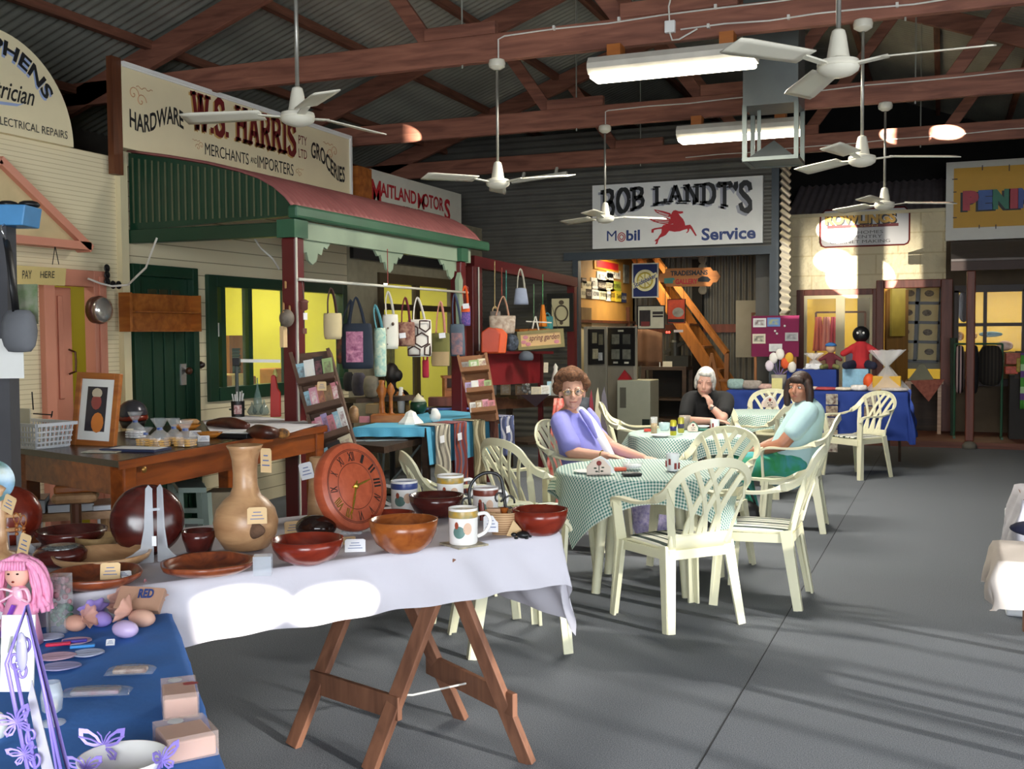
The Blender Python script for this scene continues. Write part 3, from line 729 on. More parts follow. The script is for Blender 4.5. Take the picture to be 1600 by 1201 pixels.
q=at(338,515,X=XW+.006);MB().bb((XW-.012,q.y-.07,q.z-.06),(XW-.006,q.y+.07,q.z+.06)).top('window_notice',m_white,'small white notice stuck inside the hardware window pane','notice')
# gable hood, pay sign, blue stand at the far left
zg0=at(80,379,X=XW+.15).z;yr=at(131,382,X=XW+.15).y;yl=2*at(-30,380,X=XW+.15).y-yr if False else yr-1.95
ya=(yr+yl)/2;zg1=at(0,250,X=XW+.15).z
O=V((XW+.1,ya,zg0))
ya=at(-4,250,X=XW+.15).y
yl=2*ya-yr
O=V((XW+.1,ya,zg0))
t=thing('gable_hood','triangular cream gable hood with salmon edges above the salmon door','door hood',O)
MB().prism([(yl,zg0),(yr,zg0),(ya,zg1)],XW+.02,XW+.14,frame((0,0,0),(0,1,0),(0,0,1))).build('gable_face',mat('hood_cream',0xcdb98d,.7),t,O)
mb=MB()
for p,q in (((yr+.05,zg0-.02),(ya,zg1)),((yl,zg0),(ya,zg1)),((yl,zg0),(yr+.04,zg0))):mb.bar((XW+.12,p[0],p[1]),(XW+.12,q[0],q[1]),.13,.055)
mb.build('edge_board',m_salmon,t,O)
c=at(63,429,X=XW+.20);k=mpp(c)
t=thing('pay_sign','hand-lettered cream PAY HERE sign hanging on two cords','sign',c)
Mp=frame(c,RT,(0,0,1))
ww,hh=76*k,29*k
MB().prism([(-ww/2,-hh/2),(ww/2,-hh/2-.012),(ww/2+.01,hh/2-.02),(-ww/2,hh/2)],-.006,.006,Mp).build('card',mat('manila',0xe3cd8a,.7,var=.03),t,c)
txt('PAY',Mp @ Matrix.Translation((-ww*.26,0,.006)),ww*.20,hh*.45,m_ltblack,t,org=c,shear=.1)
txt('HERE',Mp @ Matrix.Translation((ww*.16,0,.006)),ww*.30,hh*.36,m_ltblack,t,org=c,shear=.1)
mb=MB();tp=at(86,384,X=XW+.16)
for s in (82,92):mb.tube([at(s,413,X=XW+.20),tp],.003,5)
mb.build('cord',m_black,t,c)
# cable across the pink door to the awning
pts=[at(x,y,X=X) for x,y,X in ((137,435,-5.8),(158,443,-5.75),(175,447,-5.7),(200,445,-5.6),(212,433,-5.5),(228,418,-5.4),(235,398,-5.3),(245,372,-5.2))]
cable(pts,'white cable drooping from the salmon door up to the green awning end',r=.008)
pts=[at(x,y,X=X) for x,y,X in ((388,361,-5.1),(398,373,-5.1),(408,388,-5.1),(426,404,-5.0),(436,420,-4.9))]
cable(pts,'white cable curling under the awning near the left red post',r=.008)
c=at(160,484,X=XW+.1);k=mpp(c)
t=thing('bulkhead_lamp','oval silver lamp on the cream wall right of the salmon door','wall lamp',c)
Ml=frame(c,(0,1,0),(0,0,1))
MB().lathe([(.10,-.07),(.105,-.02),(.098,.0)],M=Ml).build('housing',mat('brown_metal',0x6b4a3c,.4,.4),t,c,smooth=True)
MB().lathe([(.098,.0),(.09,.02),(.065,.037),(.03,.046),(.001,.048)],M=Ml).build('dome',mat('silver',0xc9c6c0,.2,.7),t,c,smooth=True)
c=at(166,440,X=XW+.07)
mb=MB()
for dx,dz in ((0,.10),(0,.05),(.0,0),(.06,-.02),(.12,-.02)):
    mb.lathe([(.022,-.008),(.032,0),(.022,.008),(.014,0)],M=frame(c+V((.01,dx,dz)),(0,1,0),(0,0,1)),n=12)
mb.top('scroll_bracket',m_black,'small black wrought iron scroll bracket above the oval lamp','bracket',smooth=True)
# blue-topped grey stand at the left edge
c=at(26,336,D=5.0);k=mpp(c)
Mb=frame(V((c.x,c.y,0)),RT,(0,0,1))
O=V((c.x,c.y,0))
t=thing('display_column','tall grey display column with a blue top tray at the left edge','display stand',O)
bw=27*k
MB().bb((-.45,.0,-.10),(-.065,c.z-.04,.0),Mb).build('column',mat('charcoal_cloth',0x4a4a4e,.9,var=.1),t,O)
MB().prism([(-.4,c.z-.05),(.03,c.z-.05),(.045,c.z+.045),(-.4,c.z+.05)],-.14,.04,Mb).build('tray',mat('sky_blue_paint',0x4d8fc4,.5),t,O,bevel=.006)
mb=MB(); 
for i,x in enumerate((-.2,-.1,0)):mb.ell((x,c.z+.06,-.1),(.05,.02,.05),Mb,10,6)
mb.build('tray_filling',m_black,t,O,smooth=True)
def flatcard(px,py,wpx,hpx,D,nm,mt,lbl,cat,tilt=0,th=.004,u=None,grp=None,bevel=0):
    """an upright card of the given pixel size facing the camera side of the hall"""
    c=at(px,py,D=D);k=mpp(c);u=V(u) if u is not None else V((RT.x,RT.y,0)).normalized()
    M=frame(c,u,(0,0,1)) @ Matrix.Rotation(tilt,4,'X')
    mb=MB();mb.box((0,0,0),(wpx*k,hpx*k,th),0,M)
    return mb.top(nm,mt,lbl,cat,grp,org=c-V((0,0,hpx*k/2)),bevel=bevel),M,wpx*k,hpx*k,c
m_photo1=mat('leafy_photo',0x4c6a34,.5,c2=0x8a8a7a,scale=16)
flatcard(40,475,38,62,4.93,'wall_calendar',m_photo1,'leafy green photo page hanging on the grey column','picture')
flatcard(14,560,46,62,4.9,'notice_sheet',m_white,'white printed notice sheet low on the grey column','notice')
m_greybag=mat('grey_felt',0x6d6f74,.9,var=.15)
c=at(30,517,D=4.84);k=mpp(c)
t=thing('shoulder_bag','grey felt shoulder bag with black strap hanging on the grey column','bag',c)
MB().ell(c,(29*k,.05,33*k),fn=lambda v:V((max(-1,min(1,v.x*1.25)),v.y,max(-1,min(1,v.z*1.2))))).build('bag_body',m_greybag,t,c,smooth=True)
h=at(10,375,D=4.9)
MB().tube([at(25,487,D=4.82),at(20,440,D=4.82),at(14,395,D=4.83),h],.022,8,flat=.3).build('strap',m_black,t,c,smooth=True)
MB().tube([h+V((0,0,-.01)),h+V((.01,-.03,.03)),h+V((.0,-.03,.06)),h+V((-.01,0,.07))],.006,6).build('hook',mat('chrome',0xd0d0d2,.15,.9),t,c,smooth=True)
# ================================================================ BACK: SERVICE STATION FRONT
YB=13.7
bx0,bx1,bzt=at(905,480,Y=YB).x,at(1203,480,Y=YB).x,2.52
xe=at(1217,400,Y=YB).x
mb=MB()
def cw(x0,x1,z0,z1):
    n=int((z1-z0)/.09*6)
    mb.grid(lambda u,v:(x0+(x1-x0)*u,YB+.012*math.sin(2*PI*(z0+(z1-z0)*v)/.09),z0+(z1-z0)*v),1,n)
cw(-8,bx0,0,4.2);cw(bx0,xe,bzt,4.2)
struct(mb.build('wall_service_station',m_tin_dark,smooth=True))
mb=MB();mb.bb((bx0-.08,YB-.04,0),(bx0+.0,YB+.08,bzt+.09));mb.bb((bx1,YB-.05,0),(xe,YB+.08,bzt));mb.bb((bx0-.2,YB-.05,bzt),(xe,YB+.08,bzt+.10));mb.bb((xe-.09,YB-.02,bzt+.1),(xe,YB+.02,4.2))
struct(mb.build('trim_4',m_bluegrey))
# corrugated return at the right end
mb=MB();yr_=at(1232,400,X=xe).y
mb.grid(lambda u,v:(xe+.02+.014*math.sin(2*PI*v*4.2/.09),YB+(yr_-YB)*u,4.2*v),1,280)
struct(mb.build('wall_return',mat('pale_tin',0xb9b3a4,.5,.2,var=.05),smooth=True))
gx0,gx1,gy1,gzt=bx0-.14,-2.32,17.0,2.75
mb=MB();mb.bb((gx0-.08,YB+.08,0),(gx0-.03,gy1,1.72));struct(mb.build('wall_garage_left',m_cream))
mb=MB();mb.bb((gx0-.08,YB+.08,1.72),(gx0-.03,gy1,gzt));struct(mb.build('wall_garage_board',m_peg))
mb=MB();mb.bb((gx0-.03,YB+.1,1.70),(gx0+.02,gy1,1.74));struct(mb.build('trim_5',m_brown))
mb=MB();n=int((gx1-gx0)/.09*6)
mb.grid(lambda u,v:(gx0+(gx1-gx0)*u,gy1+.014*math.sin(2*PI*(gx1-gx0)*u/.09),gzt*v),n,1)
struct(mb.build('wall_garage_back',m_tin_dark,smooth=True))
mb=MB();mb.bb((gx0-.1,YB+.1,gzt),(gx1+.06,gy1+.1,gzt+.06));struct(mb.build('ceiling_garage',m_dark))
mb=MB();mb.bb((gx1,yr_,0),(gx1+.05,gy1+.05,4.2));mb.bb((xe-.03,yr_-.04,0),(gx1+.05,yr_,4.2));struct(mb.build('wall_garage_right',m_tin_dark))
mb=MB();mb.bb((gx0,gy1-.05,1.55),(gx1,gy1-.015,1.68));struct(mb.build('trim_6',m_redwood))
lamp('AREA','garage_lamp',(-3.9,15.4,2.68),26,(1,.86,.6),(-3.9,15.4,0),shape='RECTANGLE',size=1.0,size_y=.2)
# the winged-horse sign
c=at(1060,333,Y=YB-.06)
a,b=at(926,340,Y=YB-.06).x,at(1192,326,Y=YB-.06).x
z0,z1=at(1060,384,Y=YB-.06).z,at(1060,282,Y=YB-.06).z
O=V(((a+b)/2,YB-.05,z0))
t=thing('service_sign','white service station sign lettered BOB LANDTS with a red winged horse','sign',O)
t['label']="white sign reading BOB LANDT'S above the garage opening, with a red winged horse"
YS=YB-.07
MB().bb((a,YS,z0),(b,YB-.02,z1)).build('board',m_white,t,O)
Wd,Hd=b-a,z1-z0
def zc(px,py):      # crop coordinates of the sign photograph -> sign-local metres
    return ((px-35)/(1555-35)-.5)*Wd,(.5-(py-(110-(px-35)*.061))/(580))*Hd
def bobw(a_,b_,x,y):
    s=a_*2;top=.5*Hd*(.26);arch=abs(s)**2.0
    hgt=.165+.145*abs(s)**1.6
    cy=Hd*.30-.10*arch+.0
    return x,cy+b_*hgt*1.28
serif_text("BOB LANDT'S",BW((a+b)/2+.0,(z0+z1)/2,YS),Wd*.885,.2,m_ltblack,t,O,tk=.23,warp=bobw)
serif_text("BOB LANDT'S",BW((a+b)/2,(z0+z1)/2,YS),Wd*.885,.2,m_ltgrey,t,O,tk=.25,warp=bobw,lift=.002,dx=-.03,dy=-.025,name='lettering_shadow')
for body,(x0,y0,x1,y1),mt_ in (('M',(172,520,262,612),m_ltblue),('bil',(352,508,478,606),m_ltblue),('Service',(1030,468,1497,578),m_ltblue)):
    p0,p1=zc((x0+x1)/2,y0+0),zc((x0+x1)/2,y1)
    q0,q1=zc(x0,(y0+y1)/2),zc(x1,(y0+y1)/2)
    txt(body,BW((a+b)/2+(q0[0]+q1[0])/2,(z0+z1)/2+(p0[1]+p1[1])/2,YS),q1[0]-q0[0],p0[1]-p1[1],mt_,t,org=O,bold=.0 if body == 'M' else .03)
cxo=zc(308,575);mbo=MB()
for r_ in (.048,.027):
    pts=[(cxo[0]+r_*math.cos(i*PI/12),cxo[1]+r_*1.15*math.sin(i*PI/12)) for i in range(24)]
    mbo.tube([BW((a+b)/2,(z0+z1)/2,YS) @ V((x,y,.003)) for x,y in pts],.006,4,closed=True)
mbo.build('ring_letter',m_ltred,t,O)
horse=[[(780,330),(800,325),(830,335),(865,335),(868,350),(838,358),(826,354),(842,378),(866,402),(880,430),(886,460),(930,452),(946,470),(988,546),(978,553),(936,492),(926,486),(916,515),(900,528),(894,522),(908,508),(905,490),(870,500),(840,512),(790,518),(742,510),(716,545),(692,560),(662,572),(646,595),(636,630),(616,634),(628,607),(610,606),(622,590),(640,580),(652,558),(672,530),(676,494),(640,497),(606,506),(602,530),(582,530),(584,500),(614,488),(676,478),(690,460),(730,453),(780,450),(758,420),(752,385),(766,350)],
         [(604,320),(690,335),(752,352),(768,378),(740,388),(700,378),(655,362),(624,346)],[(556,405),(640,388),(720,392),(790,420),(784,446),(720,457),(660,446),(600,430)]]
mb=MB();MSg=BW((a+b)/2,(z0+z1)/2,YS)
for i,pg in enumerate(horse):mb.prism([zc(*p) for p in pg][::-1],.002,.005+.001*i,MSg)
mb.build('winged_horse',m_ltred,t,O)
mb=MB()
for p,q in (((630,336),(740,370)),((650,352),(735,378)),((590,412),(740,412)),((620,424),(740,428)),((650,436),(735,442))):
    mb.tube([MSg @ V((*zc(*p),.008)),MSg @ V((*zc(*q),.008))],.004,4)
mb.build('feather_lines',m_white,t,O)
# ---------------------------------------------------------------- things in the garage
def gback(px0,py0,px1,py1,Y,nm,mt,lbl,cat,th=.03,fr=None,grp=None,fmt=None):
    """flat picture facing the hall at depth Y, optional frame"""
    M,w,h=fitY(px0,px1,py0,py1,Y)
    c=M.translation;O=V((c.x,Y,c.z-h/2))
    if fr is None:
        return MB().box((c.x,Y,c.z),(w,th,h)).top(nm,mt,lbl,cat,grp,org=O),M,w,h
    t=thing(nm,lbl,cat,O,0,grp);mb=MB()
    f=fr
    for s in (-1,1):mb.box((c.x+s*(w/2-f/2),Y,c.z),(f,th,h))
    for s in (-1,1):mb.box((c.x,Y,c.z+s*(h/2-f/2)),(w-2*f,th,f))
    mb.build('frame',fmt or m_brown,t,O)
    MB().box((c.x,Y+th*.15,c.z),(w-2*f,th*.5,h-2*f)).build('picture',mt,t,O)
    return t,M,w,h
m_std=mat('sign_navy',0x1f2b5e,.4,var=.03)
m_dkw0=wood('dark_bench',0x4a3626,0x33241a,.6,axis=0)
t,M,w,h=gback(988,411,1029,465,14.3,'car_sign',m_std,'navy hanging sign with a yellow wheel and the word Studebaker','sign',fr=.015,fmt=m_offwhite)
t['label']='navy blue sign with a cream wheel and slanted script hanging in the garage opening'
O=t.location;Mq=M @ Matrix.Translation((0,0,.018))
MB().lathe([(w*.40,0),(w*.40,.004),(.001,.004)],M=Mq,n=36).build('wheel',mat('sign_butter',0xe8dfae,.5),t,O)
mb=MB()
mb.tube([Mq @ V((w*.28*math.cos(i*PI/16),w*.28*math.sin(i*PI/16),.006)) for i in range(32)],.012,4,closed=True)
for i in range(8):mb.tube([Mq @ V((w*.06*math.cos(i*PI/4),w*.06*math.sin(i*PI/4),.006)),Mq @ V((w*.28*math.cos(i*PI/4),w*.28*math.sin(i*PI/4),.006))],.008,4)
mb.build('wheel_spokes',mat('sign_mustard',0xc9b454,.5),t,O)
Mr=Mq @ Matrix.Rotation(.42,4,'Z')
MB().box((0,0,.010),(w*1.02,h*.15,.003),0,Mr).build('banner',mat('sign_butter',0xe8dfae),t,O)
for x_ in (-.12,.12):MB().tube([(M.translation.x+x_,14.3,M.translation.z+h*.45),(M.translation.x+x_,14.3,2.76)],.004,5).build('wire',m_black,t,O)
txt('Studebaker',Mr @ Matrix.Translation((0,.0,.012)),w*.94,h*.13,m_ltblue,t,org=O,shear=.3,bold=.02)
# wooden hanging gallery sign
c=at(1077,433,Y=14.2);k=mpp(c)
t=thing('gallery_sign','shaped timber sign reading TRADESMANS GALLERY hanging in the garage opening','sign',c)
Mg=BW(c.x,c.z,14.2);w,h=98*k,30*k
pg=[(-w/2,0),(-w*.47,h*.22),(-w*.40,h*.25),(-w*.37,h*.48),(w*.34,h*.48),(w*.38,h*.30),(w*.44,h*.30),(w*.5,0),(w*.44,-h*.30),(w*.38,-h*.30),(w*.34,-h*.5),(-w*.37,-h*.46),(-w*.40,-h*.25),(-w*.47,-h*.22)]
MB().prism(pg[::-1],-.015,.015,Mg).build('board',wood('sign_timber',0xb9763a,0x935827,.5,axis=0),t,c)
txt('TRADESMANS',Mg @ Matrix.Translation((-.0*w,h*.22,.016)),w*.60,h*.26,m_ltblack,t,org=c,bold=.04)
txt('GALLERY',Mg @ Matrix.Translation((-w*.04,-h*.22,.016)),w*.36,h*.28,m_ltred,t,org=c,bold=.04)
MB().prism([(-.07,-.03),(.05,-.03),(.05,.01),(.08,.02),(.06,.045),(-.07,.04)][::-1],.016,.02,Mg @ Matrix.Translation((-w*.32,-h*.18,0))).build('saw_motif',mat('sign_teal',0x3f7a70,.5),t,c)
MB().prism([(-.08,-.02),(.06,-.03),(.09,.0),(.05,.04),(-.02,.05),(-.08,.02)][::-1],.016,.02,Mg @ Matrix.Translation((w*.24,-h*.16,0))).build('plane_motif',m_black,t,c)
mb=MB()
for x in (-w*.25,w*.25):mb.tube([(c.x+x,14.2,c.z+h*.45),(c.x+x,14.2,2.75)],.005,5)
mb.build('chain',m_black,t,c)
# licence plates on the orange board
rnd=random.Random(3)
PL=[('cream',0xd9d2b0),('white',0xe4e4de),('black',0x2b2b28),('mustard',0xd0a93a),('green',0x9aa63a),('yellow',0xd8c23c),('navy',0x33406e)]
plates=[(945,433,26,15,1),(958,428,22,13,1),(917,445,16,12,0),(929,443,12,18,1),(940,446,14,18,2),(952,446,13,18,0),(963,447,14,15,4),(911,458,9,15,0),(919,459,10,15,2),(930,459,12,16,1),(942,460,12,16,0),(950,462,9,16,1),(957,461,8,18,3),(966,463,10,17,5),(974,465,9,15,6),(912,438,8,8,2)]
rows=('in the top row','in the middle row','in the bottom row')
seen={}
for i,(px,py,w_,h_,ci) in enumerate(plates):
    q=at(px,py,X=gx0-.02);k=mpp(q)
    row=0 if py < 438 and h_ > 9 else (1 if py < 452 else 2)
    y0,y1=at(px-w_/2,py,X=gx0-.02).y,at(px+w_/2,py,X=gx0-.02).y
    nm='%s licence plate %s on the orange garage board' % (PL[ci][0],rows[row])
    seen[nm]=seen.get(nm,0)+1
    if seen[nm] > 1:nm += ', farther along'
    t=thing('licence_plate',nm,'licence plate',(gx0-.02,(y0+y1)/2,q.z-h_*k/2),0,'licence plates on the garage board');O=t.location
    MB().bb((gx0-.025,y0+.01,q.z-h_*k/2),(gx0-.012,y1-.01,q.z+h_*k/2)).build('plate',mat('plate_'+PL[ci][0],PL[ci][1],.4),t,O)
    s_=''.join(rnd.choice('ABDEKLNRSTV') for _ in range(2))+'%03d' % rnd.randint(100,999)
    txt(s_,LW((y0+y1)/2,q.z,gx0-.012),(y1-y0)*.78,h_*k*.4,m_offwhite if ci in (2,6) else m_ltblack,t,org=O,name='characters')
q0,q1=at(928,413,X=gx0-.02),at(966,419,X=gx0-.02)
t=thing('orange_sign','orange and red sign high on the garage board, cut by the lintel','sign',(gx0-.02,(q0.y+q1.y)/2,q1.z-.1));O=t.location
MB().bb((gx0-.025,q0.y,q1.z-.07),(gx0-.01,q1.y,q0.z+.10)).build('panel',mat('sign_orange',0xe39a2a,.4),t,O)
MB().bb((gx0-.012,q0.y+.1,q1.z-.04),(gx0-.006,q1.y-.04,q1.z+.06)).build('red_band',m_ltred,t,O)
q0,q1=at(974,413,X=gx0-.02),at(982,443,X=gx0-.02)
MB().bb((gx0-.025,q0.y,q1.z),(gx0-.005,q1.y,q0.z)).top('narrow_sign',mat('grey_print',0x8b8f88,.5,var=.5,scale=12),'narrow grey upright sign beside the navy wheel sign','sign')
# pictures
gback(935,480,984,511,16.6,'dark_picture',mat('sepia_print',0x6a5a40,.5,var=.4,scale=9),'dark brown framed picture behind the grey display panels','picture',fr=.05)
_a,_b=at(908,480,X=gx0-.01),at(924,511,X=gx0-.01)
MB().bb((gx0-.03,_a.y,_b.z),(gx0-.005,_b.y,_a.z)).top('dark_picture',mat('sepia_print2',0x8a744c,.5,c2=0x5a4228,scale=3),'partly hidden brown picture beside the garage doorpost','picture')
t,M,w,h=gback(996,477,1039,514,14.6,'framed_page',mat('page_cream',0xcfc9ae,.5),'framed cream page with dark photos below the navy wheel sign','picture',fr=.012,fmt=m_black)
O=t.location;Mq=M @ Matrix.Translation((0,0,.006))
mb=MB();mb.bb((-w*.42,-h*.36,0),(-w*.02,h*.30,.006),Mq);mb.bb((w*.06,h*.12,0),(w*.44,h*.24,.006),Mq);mb.bb((w*.06,-.0*h,0),(w*.44,h*.08,.006),Mq);mb.build('photos',mat('dark_photo',0x2a211d,.5,var=.5,scale=12),t,O)
for x_ in (-.2,.2):MB().tube([(M.translation.x+x_,14.6,M.translation.z+h*.45),(M.translation.x+x_,14.6,2.76)],.004,5).build('wire',m_black,t,O)
MB().bb((-w*.36,-h*.38,.004),(-w*.05,-h*.18,.010),Mq).build('red_caption',mat('red_dim',0x7a2a26),t,O)
t,M,w,h=gback(1043,467,1071,505,14.6,'orange_poster',mat('poster_orange',0xd8502c,.5,var=.25,scale=8),'orange and black poster hanging against the stair','poster',fr=.006,fmt=m_dark)
O=t.location;Mq=M @ Matrix.Translation((0,0,.008))
MB().ell((w*.1,-h*.05,.004),(w*.32,h*.2,.006),Mq).build('pale_shape',mat('poster_grey',0xa7a08e,.5,var=.4,scale=10),t,O)
MB().bb((-w*.45,-h*.46,0),(w*.45,-h*.32,.006),Mq).build('dark_band',m_black,t,O)
for x_,z_ in ((-.1,0),(.1,0)):MB().tube([(M.translation.x+x_,14.6,M.translation.z+h*.45),(M.translation.x+x_,14.6,2.76)],.004,5).build('wire',m_black,t,O)
# stair
m_stair=wood('stair_timber',0xa8692f,0x85501f,.5,axis=2)
a0,a1=at(1024,402,Y=16.0),at(1136,552,Y=15.2)
b0,b1=at(1010,425,Y=16.0),at(1125,600,Y=15.2)
t=thing('timber_stair','steep orange timber stair climbing to the left inside the garage','stair',V((b1.x,b1.y,0)));O=t.location
MB().bar(a0,a1,.05,.08).build('handrail',m_stair,t,O)
d=(b1-b0);e1=b1+d*((0-b1.z)/d.z)
MB().bar(b0-d*.3,e1,.06,.17).build('stringer',m_stair,t,O)
off=V((.0,.72,0))
MB().bar(b0+off-d*.3,e1+off,.06,.17).build('stringer',m_stair,t,O)
for i in range(9):
    f=i/9;q=e1+(b0-d*.3-e1)*f
    MB().box((q.x,q.y+.36,q.z+.02),(.22,.68,.035)).build('tread',m_stair,t,O)
MB().bar((a1.x-.02,a1.y,.0),a1,.06,.06).build('newel_post',m_stair,t,O)
# easel beside the stair
e0=at(1112,552,Y=14.7)
t=thing('timber_easel','small splayed timber easel standing behind the white-haired woman','easel',V((e0.x,14.7,0)));O=t.location
for px in (1100,1132):q=at(px,640,Y=14.7);dd=q-e0;MB().bar(e0,e0+dd*(e0.z/-dd.z),.03,.04).build('leg',m_stair,t,O)
MB().bar(e0,(e0.x,15.15,0),.03,.03).build('leg',m_stair,t,O)
MB().bar(at(1104,594,Y=14.68),at(1142,594,Y=14.68),.03,.03).build('ledge',m_stair,t,O)
# grey display panels with framed photographs
m_felt=mat('grey_display_felt',0x8f8a7c,.9,var=.06)
def panel(p0,p1,pt,Y0,Y1,lbl):
    a,b=at(p0,560,Y=Y0),at(p1,560,Y=Y1);zt=at(p0,pt,Y=Y0).z
    t=thing('display_screen',lbl,'display screen',V(((a.x+b.x)/2,(a.y+b.y)/2,0)))
    MB().bar((a.x,a.y,zt/2+.02),(b.x,b.y,zt/2+.02),.04,zt-.04).build('panel',m_felt,t,t.location)
    for q in (a,b):MB().bar((q.x,q.y,0),(q.x,q.y,zt),.05,.05).build('post',m_felt,t,t.location)
    u=V((b.x-a.x,b.y-a.y,0)).normalized()
    return t,u
t1,u1=panel(916,946,510,14.1,14.6,'left grey felt display screen in the garage opening')
t2,u2=panel(950,993,510,14.75,14.55,'right grey felt display screen with the larger black photo frame')
def photoframe(p0,p1,pt,pb,Y0,Y1,u,lbl,cells):
    a,b=at(p0,(pt+pb)/2,Y=Y0),at(p1,(pt+pb)/2,Y=Y1);c=(a+b)/2;h=(pb-pt)*mpp(c)
    w=(V((b.x-a.x,b.y-a.y))).length
    M=frame(c,V((b.x-a.x,b.y-a.y,0)),(0,0,1))
    O=c-V((0,0,h/2));t=thing('framed_photographs',lbl,'pictures',O)
    MB().box((0,0,0),(w,h,.03),0,M).build('backing',m_black,t,O)
    for (x,y,cw_,ch_,cc) in cells:MB().box((x*w,y*h,.02),(cw_*w,ch_*h,.008),0,M).build('photo',mat('photo_%06x' % cc,cc,.4,var=.35,scale=14),t,O)
photoframe(920,943,514,569,14.10,14.48,u1,'narrow black frame of small photographs on the left grey panel',[(-.2,.25,.3,.3,0x77735f),(.22,.2,.28,.3,0x5a5748),(-.15,-.2,.35,.28,0x97927c),(.2,-.28,.25,.22,0xb5b7b8)])
photoframe(951,992,512,571,14.70,14.52,u2,'wide black frame of four grey photographs on the right grey panel',[(-.2,.2,.28,.26,0x6f7064),(.22,.2,.28,.26,0x4d4e48),(-.2,-.2,.3,.26,0x77786c),(.22,-.2,.3,.26,0x74756a),(0,.42,.2,.05,0xc0bda8),(-.2,-.42,.16,.05,0xc9c6b8),(.22,-.42,.16,.05,0xc9c6b8)])
# grey steel cabinet
f0,f1=at(964,685,Z=0),at(1016,683,Z=0)
cz=.9;u=V((1,0,0));dpt=.5
O=V(((f0.x+f1.x)/2,14.5,0));s_=14.45/f0.y
wx0,wx1=at(964,640,Y=14.3).x,at(1016,640,Y=14.3).x
zt=at(990,594,Y=14.3).z; 
t=thing('steel_cabinet','low grey-cream steel cabinet standing at the garage opening','cabinet',V(((wx0+wx1)/2,14.3,0)));O=t.location
m_cab=mat('cabinet_enamel',0xa9ab98,.4,var=.05)
MB().bb((wx0,14.3,.0),(wx1,14.78,zt)).build('body',m_cab,t,O,bevel=.01)
c=at(973,621,Y=14.29);MB().bb((c.x-.04,14.285,c.z-.14),(c.x+.045,14.31,c.z+.14)).build('dark_recess',mat('recess_grey',0x5e5c50),t,O)
c=at(1009,661,Y=14.29);MB().bb((c.x-.05,14.285,c.z-.055),(c.x+.055,14.31,c.z+.055)).build('vent',mat('vent_green',0x1e2a22),t,O)
c=at(977,593,Y=14.5);k=mpp(c)
MB().add([(c.x-.09,14.42,zt),(c.x+.09,14.42,zt),(c.x+.09,14.6,zt),(c.x-.09,14.6,zt),(c.x-.01,14.5,zt+.14)],[(0,1,4),(1,2,4),(2,3,4),(3,0,4),(3,2,1,0)]).top('red_pyramid',mat('red_paper',0xa5222a,.5),'small red pyramid sitting on the steel cabinet','ornament')
# workbench with machinery behind
bX0,bX1=at(1002,600,Y=15.6).x,at(1072,600,Y=15.6).x;bz=at(1040,573,Y=15.6).z
t=thing('dark_workbench','dark timber workbench with shelves behind the steel cabinet','workbench',V(((bX0+bX1)/2,15.8,0)));O=t.location
m_dkw=wood('dark_bench',0x4a3626,0x33241a,.6,axis=0)
MB().bb((bX0,15.6,bz-.05),(bX1,16.1,bz)).build('top',m_dkw,t,O)
for x in (bX0+.03,bX1-.03):
    for y in (15.63,16.07):MB().bar((x,y,0),(x,y,bz-.05),.06,.06).build('leg',m_dkw,t,O)
for z in (.25,bz-.5):MB().bb((bX0+.05,15.62,z),(bX1-.05,16.08,z+.03)).build('shelf',m_dkw,t,O)
MB().bb((bX0+.05,16.05,.28),(bX1-.05,16.08,bz-.05)).build('back_panel',m_dark,t,O)
c=at(1031,572,Y=15.58);MB().box((c.x,15.58,bz+.035),(.012,.012,.07)).top('bench_ticket',m_white,'small white ticket propped on the dark workbench','ticket')
c=at(1043,572,Y=15.62);MB().box((c.x,15.62,bz+.04),(.14,.012,.08)).top('bench_card',mat('cream_card',0xd8d2bc),'cream card propped on the dark workbench','card')
c=at(1060,545,Y=15.9);mb=MB();mb.box((c.x,15.9,bz+.08),(.34,.2,.16));mb.lathe([(.09,0),(.09,.22),(.06,.25),(.05,.4),(.001,.4)],(c.x-.05,15.9,bz+.14),16);mb.bar((c.x-.2,15.85,bz+.2),(c.x+.2,15.85,bz+.42),.05,.05)
mb.top('old_machine',mat('machine_dark',0x2c2d28,.5,.4),'dark old machine standing on the workbench','machine',smooth=False)
c=at(1012,535,Y=15.7);MB().grid(lambda u,v:(c.x-.2+.38*u,15.75+.05*math.sin(9*u)+.1*u,bz+.0+.62*v*(1-.2*u)),12,6).top('brown_cloth',mat('brown_cloth',0x5f4330,.9,var=.2),'brown cloth draped at the left end of the workbench','cloth',smooth=True,solid=.01)
for i,px in enumerate((1042,1045.5)):
    c=at(px,519,Y=14.9);MB().ell(c,.016).top('red_light',mat('red_light',0xff2a20,.3,emit=5,var=.01),('left','right')[i]+' of the two small red lights glowing in the garage','light',smooth=True)
c=at(1060,517,Y=14.9);MB().box(c,(.13,.01,.035)).top('white_label',m_white,'small white label hanging beside the red lights','label')
c=at(1090,520,Y=16.9)
t=thing('dark_post','dark timber post with round dials standing against the garage tin wall','post',V((c.x,16.9,0)))
MB().bb((c.x-.08,16.86,0),(c.x+.08,16.94,2.7)).build('post',m_dark,t,t.location)
for py in (405,418,453):q=at(1098,py,Y=16.84);MB().lathe([(.07,0),(.07,.02),(.05,.025),(.001,.02)],M=BW(q.x,q.z,16.86),n=20).build('dial',mat('dial_grey',0x7a766c,.5,var=.3),t,t.location)
# board at the right inside the garage
gback(1150,469,1203,558,16.4,'pin_board',m_felt,'plain grey-green board standing behind the maroon notice board','board',th=.04)
gback(1174,488,1206,556,16.3,'framed_print',mat('print_olive',0xa79c74,.5),'framed olive print leaning on the plain board behind the maroon notice board','picture',fr=.03)
